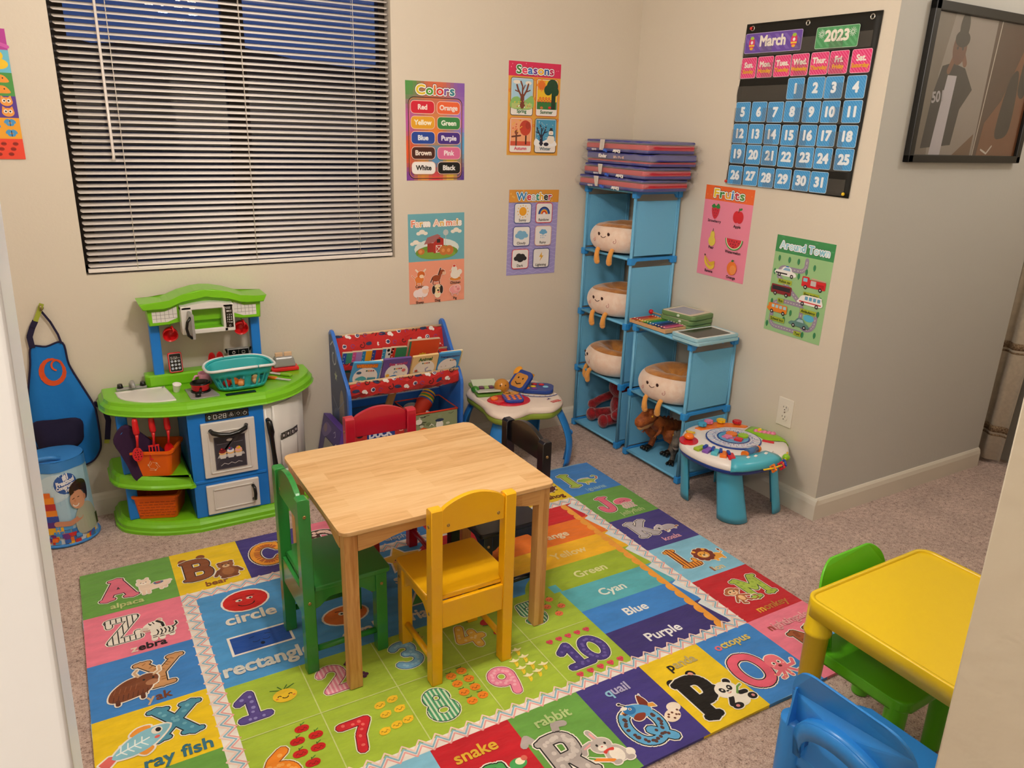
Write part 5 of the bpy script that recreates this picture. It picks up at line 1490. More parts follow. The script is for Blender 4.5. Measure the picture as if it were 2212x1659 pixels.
# ---- Counting poster at the left edge
A, H, body = poster_art('back', -2.438 - .129, 1.4585, .258, .377)
rows = ['#B83A9A', '#6CC0D8', '#4C9A4A', '#5A3A98', '#F2A82E', '#EE4A34']
hs = [23, 25, 26, 24.5, 24, 0]
y = H
for k, c in enumerate(rows):
 y0 = y - hs[k] if k < 5 else 0
 A.rect(0, y0, 100, y, c)
 cy = (y + y0) / 2
 if k == 0:
  A.push(70, cy); A.stroke([(0, 4), (30, -8)], 4, '#D05AB0'); A.pop()
  outlined(A, 'Numbers', 42, cy - 4, 9, ['#F3E04A', '#6CC0D8', '#F3A0B0'], 66)
 if k == 1:
  for x in (30, 88): A.draw([('e', x, cy - 3, 10, 6, '#F2C828'), ('e', x + 1, cy + 6, 5, 5, '#F2C828'), ('e', x - 6, cy + 5.6, 2.6, 1.4, '#E8862A')])
 if k == 2:
  for x in (40, 64, 87):
   for s in (6, -6): A.draw([('b', [(x - 9, cy + s - 3), (x - 4, cy + s + 4), (x + 4, cy + s + 4), (x + 9, cy + s - 3), (x, cy + s - 4)], '#F09A3A'), ('e', x + 3, cy + s + 1, .8, .8, BK)])
 if k == 3:
  for x in (28, 50, 71, 90):
   for s in (6, -6): A.draw([('e', x, cy + s, 6.4, 5, '#F0A04A'), ('p', [(x - 6, cy + s + 2), (x - 5, cy + s + 7), (x - 1, cy + s + 4)], '#F0A04A'), ('p', [(x + 6, cy + s + 2), (x + 5, cy + s + 7), (x + 1, cy + s + 4)], '#F0A04A'), ('e', x - 2.4, cy + s + 1, 2.2, 2.2, WH), ('e', x + 2.4, cy + s + 1, 2.2, 2.2, WH), ('e', x - 2.2, cy + s + 1, 1, 1, BK), ('e', x + 2.2, cy + s + 1, 1, 1, BK)])
 if k == 4:
  for x, s in ((40, 6), (62, 6), (74, 1), (90, 6), (52, -5), (66, -6), (90, -6)): A.draw([('e', x - 3, cy + s + 2, 3.4, 2.2, '#4A9AD0', 35), ('e', x + 3, cy + s + 2, 3.4, 2.2, '#4A9AD0', -35), ('e', x - 2, cy + s - 1.6, 2.4, 1.6, '#4A9AD0', -30), ('e', x + 2, cy + s - 1.6, 2.4, 1.6, '#4A9AD0', 30), ('s', [(x, cy + s - 3), (x, cy + s + 3)], .9, '#2A2A4A')])
 if k == 5:
  for i in range(5):
   for j in range(3): A.draw([('e', 38 + i * 12 + j * 3, cy - 6 + j * 6, 3, 2.2, '#A82A1E'), ('s', [(36 + i * 12 + j * 3, cy - 6 + j * 6), (40 + i * 12 + j * 3, cy - 6 + j * 6)], .5, BK)])
 y = y0
tag(A.build('poster', PAPER, None, body), 'counting poster in coloured bands, left of the window at the photo edge', 'poster')

# ------------------------------------------------------------------ calendar pocket chart
cal = thing('calendar_chart', 'black hanging pocket chart calendar for March 2023 on the right wall', 'calendar', (-0.004, 0, 0))
def yz(a, b, o=0.0): return (-o, -a, b)
prof = [(.643, 1.810), (1.220, 1.802), (1.204, 1.212), (.627, 1.225)]
def chart(u, v):
 # u across, v downwards, slight ripple
 a = (1 - v) * ((1 - u) * .643 + u * 1.220) + v * ((1 - u) * .627 + u * 1.204)
 b = (1 - v) * ((1 - u) * 1.810 + u * 1.802) + v * ((1 - u) * 1.225 + u * 1.212)
 side = 0.006 * math.exp(-((v - .42) / .04) ** 2) * (1 - u)
 return (-(0.001 + 0.0012 * (1 + math.sin(v * 14 + u * 3))), -(a - side), b)
m = MB(); m.grid(chart, 20, 30)
m.build('backing_cloth', mat('chart_cloth', '#15140F', 0.6, spec=0.4, bump=0.2, bscale=60), cal, thick=0.0008)
PK = mat('clear_pocket', '#8A857C', 0.15, spec=0.7, alpha=0.22)
rowz = [1.654, 1.574, 1.495, 1.415, 1.338, 1.258]
for z in [1.735] + rowz:
 m = MB(); hgt = .055 if z < 1.7 else .05
 m.grid(lambda u, v: (-0.0062 - 0.0008 * math.sin(u * 23 + z * 9), -(.640 + .560 * u - (1.81 - z) * .027), z - .040 + hgt * v), 24, 1)
 m.build('clear_pocket', PK, cal)
for a, b in ((.675, 1.793), (.930, 1.790), (1.186, 1.786)):
 m = MB(); m.tube([(-0.004, -a + .0075 * math.cos(k * PI / 8), b + .0075 * math.sin(k * PI / 8)) for k in range(16)], 0.0024, 8, closed=True)
 m.build('eyelet', mat('nickel', '#C8C8C4', 0.25, metal=1.0), cal)
for nm, a, b, c in (('push_pin', .671, 1.793, '#D83A3A'), ('push_pin', .631, 1.231, '#D83A2A'), ('push_pin', 1.186, 1.225, '#F0C82A')):
 m = MB(); m.ball((-0.013, -a, b), 0.006, 12, 8); m.cyl((-0.012, -a, b), (-0.004, -a, b), 0.003, n=8)
 tag(m.build(nm, mat('pin_' + c[1:], c, 0.3)), {'#D83A3A': 'red push pin in the top left eyelet of the calendar', '#D83A2A': 'red push pin at the bottom left corner of the calendar', '#F0C82A': 'yellow push pin at the bottom right corner of the calendar'}[c], 'push pin')
CARD = print_mat('card_print', 0.35, spec=0.5)
def calcard(name, label, a, b, w, h, col, stripe, fn, group=None, tilt=0.0, edge='#BFD8EA'):
 xd, yd = Vector((0, -math.cos(tilt), math.sin(tilt))), Vector((0, math.sin(tilt), math.cos(tilt)))
 o = Vector((-0.0105, -a, b)) - xd * w / 2 - yd * h / 2
 Mx = frame(o, xd, yd)
 A = Art(Mx, dz=0.000012)
 A.st[0] = (0, 0, w / 100, 0, 1)
 Hh = h / w * 100
 q_ = Hh * .09 if Hh < 80 else 9
 A.poly(rrect(100 - q_ * .12, Hh - q_ * .12, q_, 4, 50, Hh / 2), edge); A.poly(rrect(100 - q_ * .5, Hh - q_ * .5, q_ * .8, 4, 50, Hh / 2), col)
 # diagonal stripes kept inside the card
 A.up()
 k = 0.0; step = 15.0
 while k < 100 + Hh:
  p, q = k, k + step * .42
  pts_ = []
  def cl(x):   # line x + y = x
   return [(min(x, 97), x - min(x, 97)), (max(0, x - (Hh - 3)), min(x, Hh - 3))]
  a1, b1_ = cl(max(p, 6)); a2, b2_ = cl(min(max(q, 6.1), 97 + Hh - 9))
  if p > 6 and q < 97 + Hh - 10:
   A.raw([(max(3, a1[0]), max(3, a1[1])), (max(3, b1_[0]), max(3, b1_[1])), (max(3, b2_[0]), max(3, b2_[1])), (max(3, a2[0]), max(3, a2[1]))], [(0, 1, 2, 3)], stripe)
  k += step
 fn(A, Hh)
 body = MB(); body.prism([(x * w / 100, y * w / 100) for x, y in rrect(100, Hh, q_, 4, 50, Hh / 2)], 0.0008, Mx @ Matrix.Translation((0, 0, -0.0008)))
 o_ = A.build(name, CARD, None, body, edge)
 return tag(o_, label, 'card', group)
days = ['Sun.', 'Mon.', 'Tues.', 'Wed.', 'Thur.', 'Fri.', 'Sat.']
full = ['Sunday', 'Monday', 'Tuesday', 'Wednesday', 'Thursday', 'Friday', 'Saturday']
ax = [.676, .757, .838, .917, 1.001, 1.080, 1.167]
for k in range(7):
 def f(A, Hh, k=k):
  A.text(days[k], 50, Hh * .52, 24, WH, bold=.07, w=min(78, A.textw(days[k], 24)))
  A.text(full[k], 50, Hh * .24, 17, '#F0B82A', bold=.05, w=min(90, A.textw(full[k], 17)))
 calcard('weekday_card', 'pink %s card in the weekday row of the calendar' % full[k], ax[k] + .003, 1.654, .076, .074, '#E23A78', '#EC6A98', f, 'weekday cards on the calendar', edge='#F3B8CC')
for d in range(1, 32):
 col_ = (d + 2) % 7
 row = (d + 2) // 7 + 1
 def f(A, Hh, d=d):
  A.text(str(d), 50, Hh * .29, 42, '#E6EEF6', bold=.085, out='#5A9AC8', outw=.05)
 r_ = random.Random(d)
 calcard('date_card', 'blue date card %d in the March calendar' % d, ax[col_] + r_.uniform(-.0015, .0015) - (row - 1) * .0006, rowz[row] + r_.uniform(-.001, .001), .0745, .073, '#4496D4', '#58A6DE', f, 'date cards on the calendar', r_.uniform(-.012, .012))
def f(A, Hh):
 A.text('March', 50, Hh * .34, 13, WH, bold=.06, w=44)
 for cx in (13, 87):
  A.ell(cx, Hh / 2, 5.4, 8.6, '#D83A6A'); A.rect(cx - 5, Hh / 2 - 4, cx + 5, Hh / 2 - 2, '#F0C83A'); A.ell(cx, Hh / 2 + 6.6, 3.3, 2.2, '#A8C83A'); A.ell(cx, Hh / 2 - 7, 3, 1.8, '#F0B03A'); A.ell(cx, Hh / 2 + 1, 2.2, 2.2, '#F3E8F0')
calcard('month_card', 'purple card reading March at the top of the calendar', .781, 1.739, .268, .070, '#6A4AA8', '#7E62B8', f, tilt=-.01, edge='#C8B8E0')
def f(A, Hh):
 A.text('2023', 50, Hh * .34, 19, WH, bold=.07, w=54)
 for cx in (14, 86):
  for k in range(12): A.seg((cx + 2 * math.cos(k * PI / 6), Hh - 13 + 2 * math.sin(k * PI / 6)), (cx + 8 * math.cos(k * PI / 6), Hh - 13 + 8 * math.sin(k * PI / 6)), .9, '#EAF4EA')
calcard('year_card', 'green card reading 2023 at the top of the calendar', 1.060, 1.735, .172, .069, '#4E9A62', '#62AC76', f, tilt=-.01, edge='#BFE0C4')

# ------------------------------------------------------------------ framed picture on the hall wall
pf = thing('picture_frame', 'large black picture frame with two dark photographs on the hall wall', 'picture frame', (0.505, -1.274, 1.59))
FW, FH = .705, .505
m = MB()
for (x0, x1, z0, z1) in ((-FW / 2, FW / 2, FH / 2 - .03, FH / 2), (-FW / 2, FW / 2, -FH / 2, -FH / 2 + .026), (-FW / 2, -FW / 2 + .026, -FH / 2, FH / 2), (FW / 2 - .026, FW / 2, -FH / 2, FH / 2)):
 m.b2((x0, -.024, z0), (x1, -.001, z1), bev=.003)
m.build('frame_moulding', mat('frame_black', '#171512', 0.35), pf)
A = Art(frame((-FW / 2 + .02, -.0085, -FH / 2 + .02), (1, 0, 0), (0, 0, 1)), dz=.00002)
A.st[0] = (0, 0, .665 / 100, 0, 1)
HH = .465 / .665 * 100
A.rect(0, 0, 100, HH, '#8A8078'); A.rect(0, 0, 56, HH, '#9A9088'); A.rect(56, 0, 100, HH, '#4A2E1E')
A.poly([(0, 0), (0, HH), (18, HH), (12, 40), (14, 0)], '#7C7268'); A.poly([(36, 0), (54, 12), (54, 0)], '#6A4A30')
A.poly([(8, 4), (10, 30), (14, 44), (22, 46), (34, 44), (44, 34), (36, 24), (34, 6)], '#15141A'); A.poly([(16, 0), (18, 22), (20, 40), (28, 40), (27, 20), (26, 0)], '#C9C4CC')
A.stroke([(20, 42), (26, 56), (33, 46)], 3.4, '#7A4A34'); A.ell(26, 53, 6, 8, '#6A3E2C'); A.ell(27, 63, 4, 7, '#15110F'); A.ell(27, 57.5, 6.4, 4, '#15110F'); A.ell(24, 53, .8, .8, BK); A.ell(28.5, 53, .8, .8, BK)
A.text('501', 15, 27, 5, '#B8B4BC', bold=.05, rot=8)
A.stroke([(56.5, 0), (60, HH)], .8, '#C8C0B4'); A.poly([(60, 0), (62, 18), (74, 30), (88, 60), (100, 66), (100, 0)], '#7A4A2A'); A.blob([(74, 14), (78, 40), (86, 44), (88, 16), (80, 10)], '#1C130F'); A.blob([(88, 36), (90, 60), (96, 62), (96, 34)], '#14100E'); A.ell(97, 58, 5, 6, '#8A5436'); A.stroke([(64, 4), (70, 2), (74, 6)], 1, '#D8D0C8')
A.build('photograph', print_mat('photo_print', 0.35, spec=0.5), pf)
m = MB(); m.b2((-FW / 2 + .018, -.013, -FH / 2 + .018), (FW / 2 - .018, -.0115, FH / 2 - .018)); m.build('glazing', mat('frame_glass', '#FFFFFF', 0.02, trans=1.0, ior=1.25), pf)
# ================================================================== wooden table and chairs
def wood_mat(name, c1, c2, c3, scale=(1.2, 14, 14)):
 m = bpy.data.materials.new(name)
 m.use_nodes = True
 nt = m.node_tree
 b = nt.nodes['Principled BSDF']
 b.inputs['Roughness'].default_value = 0.38
 b.inputs['Specular IOR Level'].default_value = 0.45
 tcn = nt.nodes.new('ShaderNodeTexCoord')
 mp = nt.nodes.new('ShaderNodeMapping'); mp.inputs['Scale'].default_value = scale
 nt.links.new(tcn.outputs['Object'], mp.inputs[0])
 n = nt.nodes.new('ShaderNodeTexNoise'); n.inputs['Scale'].default_value = 5.0; n.inputs['Detail'].default_value = 8; n.inputs['Roughness'].default_value = .62; n.inputs['Distortion'].default_value = .6
 nt.links.new(mp.outputs[0], n.inputs['Vector'])
 mp2 = nt.nodes.new('ShaderNodeMapping'); mp2.inputs['Scale'].default_value = (scale[0] * 1.5, scale[1] * .55, scale[2] * .55)
 nt.links.new(tcn.outputs['Object'], mp2.inputs[0])
 br = nt.nodes.new('ShaderNodeTexBrick')
 br.inputs['Scale'].default_value = 3.0; br.inputs['Mortar Size'].default_value = 0.0
 br.inputs['Brick Width'].default_value = 1.3; br.inputs['Row Height'].default_value = 1.0
 br.inputs['Color1'].default_value = (0.35, 0.35, 0.35, 1); br.inputs['Color2'].default_value = (0.68, 0.68, 0.68, 1)
 nt.links.new(mp2.outputs[0], br.inputs['Vector'])
 mx0 = nt.nodes.new('ShaderNodeMix'); mx0.data_type = 'RGBA'; mx0.inputs[0].default_value = 0.45
 nt.links.new(n.outputs['Fac'], mx0.inputs[6]); nt.links.new(br.outputs[0], mx0.inputs[7])
 r = nt.nodes.new('ShaderNodeValToRGB')
 r.color_ramp.elements[0].position = .36; r.color_ramp.elements[0].color = lin(c1)
 r.color_ramp.elements[1].position = .66; r.color_ramp.elements[1].color = lin(c3)
 e = r.color_ramp.elements.new(.5); e.color = lin(c2)
 nt.links.new(mx0.outputs[2], r.inputs[0])
 nt.links.new(r.outputs[0], b.inputs['Base Color'])
 MATS[name] = m
 return m
PINE = wood_mat('pine_top', '#C8975F', '#DDB27C', '#E7C290')
PINEL = wood_mat('pine_leg', '#B97F42', '#D6A263', '#DFAE70', (14, 14, 1.2))
PINEA = wood_mat('pine_apron', '#B98044', '#D29E60', '#DBAA6C', (1.4, 16, 30))
PINEB = wood_mat('pine_apron_side', '#B98044', '#D29E60', '#DBAA6C', (16, 1.4, 30))
TX, TY, TA, TW, TD, TZ = -1.5935, -1.105, 0.0044, .618, .521, .478
tb = thing('play_table', 'low rectangular pine play table in the middle of the rug', 'table', (TX, TY, 0.0125), TA)
m = MB(); m.prism(rrect(TW, TD, .022, 6), .012, Matrix.Translation((0, 0, TZ - .012 - .0125)), bev=.0025)
m.build('tabletop', PINE, tb)
LG = .0345
for sx in (-1, 1):
 for sy in (-1, 1):
  m = MB(); m.box((sx * (TW / 2 - .011 - LG / 2), sy * (TD / 2 - .011 - LG / 2), (TZ - .0245) / 2), (LG, LG, TZ - .0245), bev=.0025); m.build('leg', PINEL, tb)
def arched(L, zt, ze, zm, th):
 """board outline: straight top at zt, ends at ze, arch rising to zm"""
 P = [(-L / 2, zt), (-L / 2, ze)]
 n = 18
 for k in range(n + 1):
  t = k / n
  u = min(t, 1 - t) / .26
  u = max(0, min(1, u))
  P.append((-L / 2 + .004 + (L - .008) * t, ze + (zm - ze) * (3 * u * u - 2 * u ** 3)))
 P += [(L / 2, ze), (L / 2, zt)]
 return P
zt = TZ - .0245
for s in (-1, 1):
 m = MB(); m.prism(arched(TW - .022 - 2 * LG, zt, zt - .050, zt - .026, 0), .012, frame((0, s * (TD / 2 - .016) + .006, 0), (1, 0, 0), (0, 0, 1))); m.build('apron', PINEA, tb)
 m = MB(); m.prism(arched(TD - .022 - 2 * LG, zt, zt - .050, zt - .026, 0), .012, frame((s * (TW / 2 - .016) - .006, 0, 0), (0, 1, 0), (0, 0, 1))); m.build('apron', PINEB, tb)

BOLT = mat('bolt_brass', '#A88A5A', 0.3, metal=0.9)
def wooden_chair(label, col, loc, rz, coat=0.35):
 t = thing('wooden_chair', label, 'chair', loc, rz, 'small wooden chairs round the play table')
 mt = mat('chair_paint_' + col.strip('#'), col, 0.32, spec=0.5, coat=coat, bump=0.04, bscale=35)
 w, d, H, P, sz = .240, .228, .513, .031, .258
 for sx in (-1, 1):
  m = MB(); m.prism([(-P / 2, 0), (P / 2, 0), (P / 2, H - .006), (P / 2 - .007, H), (-P / 2 + .004, H), (-P / 2, H - .004)], P, frame((sx * (w / 2 - P / 2) - P / 2, -d / 2 + P / 2, 0), (0, 1, 0), (0, 0, 1)), bev=.002)
  m.build('leg', mt, t)
  m = MB(); m.box((sx * (w / 2 - P / 2), d / 2 - P / 2, (sz - .012) / 2), (P, P, sz - .012), bev=.002); m.build('leg', mt, t)
 # seat, notched between the rear posts
 n = w / 2 - P
 pts = [(-n + .001, -d / 2 + .014), (n - .001, -d / 2 + .014), (n - .001, -d / 2 + P + .001), (w / 2 + .002, -d / 2 + P + .001)]
 pts += [(x, y) for x, y in arc(w / 2 - .010, d / 2 + .012 - .012, .012, .012, 0, 90, 4)] + [(x, y) for x, y in arc(-w / 2 + .010, d / 2 + .012 - .012, .012, .012, 90, 180, 4)]
 pts += [(-w / 2 - .002, -d / 2 + P + .001), (-n + .001, -d / 2 + P + .001)]
 m = MB(); m.prism(pts, .014, Matrix.Translation((0, 0, sz - .012)), bev=.003); m.build('seat', mt, t)
 # back rail with arched top
 L = w - 2 * P
 pts = [(-L / 2, .441), (L / 2, .441), (L / 2, .505)] + [(L / 2 - L * k / 16, .505 + .030 * math.sin(PI * k / 16) ** .8) for k in range(1, 16)] + [(-L / 2, .505)]
 m = MB(); m.prism(pts, .014, frame((0, -d / 2 + .020, 0), (1, 0, 0), (0, 0, 1)), bev=.0025); m.build('back_rail', mt, t)
 m = MB(); m.prism([(-L / 2, .168), (L / 2, .168), (L / 2, sz - .014), (-L / 2, sz - .014)], .013, frame((0, -d / 2 + .016, 0), (1, 0, 0), (0, 0, 1)), bev=.002); m.build('apron', mt, t)
 m = MB(); m.prism(arched(L, sz - .013, sz - .055, sz - .035, 0), .012, frame((0, d / 2 - .008, 0), (1, 0, 0), (0, 0, 1))); m.build('apron', mt, t)
 for sx in (-1, 1):
  m = MB(); m.prism(arched(d - 2 * P, sz - .013, sz - .066, sz - .040, 0), .012, frame((sx * (w / 2 - .012) - .006, 0, 0), (0, 1, 0), (0, 0, 1))); m.build('apron', mt, t)
  m = MB(); m.cyl((sx * (w / 2 - P / 2), -d / 2 + P - .002, .062), (sx * (w / 2 - P / 2), d / 2 - P + .002, .062), .0085, n=16); m.build('stretcher', mt, t)
 bolts = []
 for sx in (-1, 1):
  for z in (.462, .190): bolts.append(((sx * (L / 2 - .018), -d / 2 + .0065, z), (0, -1, 0)))
  for y, z in ((-d / 2 + P / 2, .465), (-d / 2 + P / 2, .215), (d / 2 - P / 2, .215)): bolts.append(((sx * (w / 2 + .0005), y, z), (sx, 0, 0)))
 for (c, dr) in bolts:
  m = MB()
  q = Vector(dr).to_track_quat('Z', 'Y').to_matrix().to_4x4()
  m.T = Matrix.Translation(c) @ q
  m.lathe([(0, .0006), (.0015, .0002), (.0022, .0016), (.0042, .0014), (.0048, -.0004)], 12)
  m.build('bolt', BOLT, t)
 return t
wooden_chair('yellow wooden chair seen from behind, pushed up to the near side of the table', '#F2B60E', (-1.5800, -1.3300, .0125), 0.0)
wooden_chair('green wooden chair at the left end of the table', '#2F8A3C', (-1.8560, -1.1230, .0125), -PI / 2 + .012)
wooden_chair('dark red wooden chair at the far side of the table, before the book rack', '#B3122E', (-1.5660, -.8520, .0125), PI - .01)
wooden_chair('black wooden chair at the right end of the table', '#0F0F15', (-1.3130, -1.0900, .0125), PI / 2 + .02)

# ================================================================== plastic table and chairs at the lower right
YP = mat('yellow_plastic', '#E6C41A', 0.3, spec=0.5, bump=0.03, bscale=60)
pt = thing('plastic_table', 'yellow plastic play table behind the right door jamb', 'table', (-.8050, -2.2350, .002), 0.0)
W_ = .452
m = MB()
m.prism(rrect(W_, W_, .035, 7), .012, Matrix.Translation((0, 0, .402)), bev=.004, seg=3)
m.build('tabletop', YP, pt)
m = MB()
ring_o, ring_i = rrect(W_ + .002, W_ + .002, .036, 7), rrect(W_ - .018, W_ - .018, .028, 7)
n = len(ring_o)
vs = [(x, y, .376) for x, y in ring_o] + [(x, y, .417) for x, y in ring_o] + [(x * .995, y * .995, .4195) for x, y in ring_o] + [(x * 1.006, y * 1.006, .4195) for x, y in ring_i] + [(x, y, .4135) for x, y in ring_i] + [(x, y, .376) for x, y in ring_i]
fs = [(k * n + i, k * n + (i + 1) % n, ((k + 1) % 6) * n + (i + 1) % n, ((k + 1) % 6) * n + i) for k in range(6) for i in range(n)]
m._add(vs, fs, None, True)
m.build('rim', YP, pt)
for sx in (-1, 1):
 for sy in (-1, 1):
  m = MB()
  cx, cy = sx * (W_ / 2 - .030), sy * (W_ / 2 - .030)
  m.lathe([(.0, 0), (.020, 0), (.0225, .004), (.0265, .325), (.0305, .327), (.0315, .333), (.0305, .339), (.029, .343), (.0295, .402)], 26, (cx, cy, 0))
  m.build('leg', YP, pt)
def plastic_chair(label, col, loc, rz):
 """local: back at -y, seat towards +y"""
 t = thing('plastic_chair', label, 'chair', loc, rz)
 mt = mat('plastic_' + col.strip('#'), col, 0.3, spec=0.5)
 w, d, H, sz = .262, .235, .448, .235
 yb = -d / 2
 # back panel: tall rounded shell with an arched opening below
 def outline():
  P = []
  P += [(-w / 2, .285)]
  P += [(-w / 2 + .002, .35)] + arc(-w / 2 + .062, H - .080, .06, .08, 178, 92, 9) + arc(w / 2 - .062, H - .080, .06, .08, 88, 2, 9) + [(w / 2 - .002, .35), (w / 2, .285)]
  P += [(w / 2 - .034, .285)] + [(x, y) for x, y in arc(0, .292, w / 2 - .036, .074, 0, 180, 14)] + [(-w / 2 + .034, .285)]
  return P
 m = MB(); m.prism(outline(), .006, frame((0, yb + .003, 0), (1, 0, 0), (0, 0, 1)), bev=.002)
 for v in m.bm.verts:   # gentle wrap and lean
  v.co.y += 1.1 * v.co.x ** 2 - (v.co.z - .285) * .16
 m.build('back_panel', mt, t)
 # flange round the opening, standing out behind
 m = MB()
 pts = [(-w / 2 + .031, .240)] + [(-w / 2 + .031, .285)] + [(x, y) for x, y in arc(0, .292, w / 2 - .032, .078, 180, 0, 16)] + [(w / 2 - .031, .285), (w / 2 - .031, .240)]
 def fl(u, v):
  i = u * (len(pts) - 1); k = min(int(i), len(pts) - 2); f = i - k
  x = pts[k][0] * (1 - f) + pts[k + 1][0] * f; z = pts[k][1] * (1 - f) + pts[k + 1][1] * f
  return (x, yb - .022 + .044 * v + 1.1 * x * x - (z - .285) * .16, z)
 m.grid(fl, len(pts) - 1, 3); m.build('arch_flange', mt, t, thick=.005)
 m = MB()
 def fl2(u, v):
  a = fl(u, 0); k = 1 - .16 * v
  return (a[0] * k, a[1], a[2] - .034 * v * (1 if a[2] > .29 else .0))
 m.grid(fl2, len(pts) - 1, 2); m.build('arch_face', mt, t, thick=.004)
 for sx in (-1, 1):
  m = MB(); m.lathe([(0, 0), (.021, 0), (.022, .004), (.0255, .20), (.027, .300), (.0265, .306), (.0, .306)], 24, (sx * (w / 2 - .012), yb + .012, 0)); m.build('leg', mt, t)
  m = MB(); m.box((sx * (w / 2 - .016), yb - .006, .345), (.004, .026, .085), taper=(1, .2)); m.build('rib', mt, t)
  m = MB(); m.lathe([(0, 0), (.021, 0), (.022, .004), (.0255, .225)], 24, (sx * (w / 2 - .030), d / 2 - .016, 0)); m.build('leg', mt, t)
 m = MB(); m.prism(rrect(w - .01, d + .01, .03, 6, 0, .010), .030, Matrix.Translation((0, 0, sz - .028)), bev=.008, seg=3)
 m.build('seat', mt, t)
 return t
plastic_chair('blue plastic chair in the lower right corner, seen from behind', '#2E86D8', (-1.135, -2.300, .002), -PI / 2 + .03)
plastic_chair('bright green plastic chair on the far side of the yellow table', '#5FBE1E', (-.812, -2.100, .002), PI + .02)
# ================================================================== cube shelf towers in the corner
SB = mat('shelf_fabric', '#72BBE4', 0.75, spec=0.25, bump=0.15, bscale=300)
SP = mat('shelf_connector', '#2F93E0', 0.35, spec=0.5)
ST = mat('shelf_tube', '#6CB2DA', 0.35, spec=0.5)
def tower(label, x0, x1, y0, y1, levels, studs=False):
 """x0 front, x1 back; y0 near, y1 far"""
 t = thing('cube_shelf', label, 'shelf', (x0, y0, .002))
 dx, dy = x1 - x0, y1 - y0
 r = .0085
 H = levels[-1]
 for px in (r, dx - r):
  for py in (r, dy - r):
   m = MB(); m.cyl((px, py, .0), (px, py, H - .004), r - .0015, n=14); m.build('post', ST, t)
 for k, z in enumerate(levels):
  for px in (r + .001, dx - r - .001):
   for py in (r + .001, dy - r - .001):
    m = MB()
    hgt = .030
    zc = z - hgt / 2 if k else hgt / 2
    m.box((px, py, zc), (.024, .024, hgt), bev=.004)
    m.build('connector', SP, t)
  for py, sg in ((r, -1), (dy - r, 1)):
   m = MB()
   zt = z - .001 if k else .030
   L = dx - .04
   pts = [(0, zt - .030), (0, zt), (L, zt), (L, zt - .030), (L - .008, zt - .028)] + [(L - .010 - .012 * (1 - math.cos(a)), zt - .024 + .012 * math.sin(a)) for a in (0, .5, 1.0, PI / 2)] + [(.022 - .012 * (1 - math.cos(a)) if False else .010 + .012 * (1 - math.cos(a)), zt - .024 + .012 * math.sin(a)) for a in (PI / 2, 1.0, .5, 0)] + [(.008, zt - .028)]
   m.prism(pts, .012, frame((.02, py + .006, 0), (1, 0, 0), (0, 0, 1)), bev=.001)
   if studs and k == len(levels) - 1 and sg == -1:
    for q in range(4): m.cyl((.045 + q * (dx - .075) / 3, py - .013, zt - .008), (.045 + q * (dx - .075) / 3, py - .004, zt - .008), .0062, n=12)
   m.build('side_bar', SP, t)
  # shelf panel
  m = MB()
  zz = z - .006 if k else .022
  m.b2((.004, .018, zz - .003), (dx - .004, dy - .018, zz + .003), bev=.0015)
  m.cyl((.006, .016, zz), (.006, dy - .016, zz), .0058, n=10)
  m.cyl((dx - .006, .016, zz), (dx - .006, dy - .016, zz), .0058, n=10)
  m.build('shelf_board', SB, t)
  if k:
   zl = levels[k - 1] if k > 1 else .03
   for py in (r + .0005, dy - r - .0005):
    m = MB()
    zb, ztp = zl + .008, z - .042
    m.b2((.012, py - .002, zb), (dx - .012, py + .002, ztp), bev=.001)
    m.cyl((.018, py, zb), (.018, py, ztp), .0042, n=8); m.cyl((dx - .018, py, zb), (dx - .018, py, ztp), .0042, n=8)
    m.build('side_panel', SB, t)
 return t
TX0, TX1 = -.272, -.012
tower('tall blue four-cube shelf tower in the corner of the room', TX0, TX1, -.384, -.022, [0, .3156, .5997, .8884, 1.1718])
tower('short blue two-cube shelf tower standing beside the tall one', TX0, TX1, -.802, -.436, [0, .3156, .6142], True)

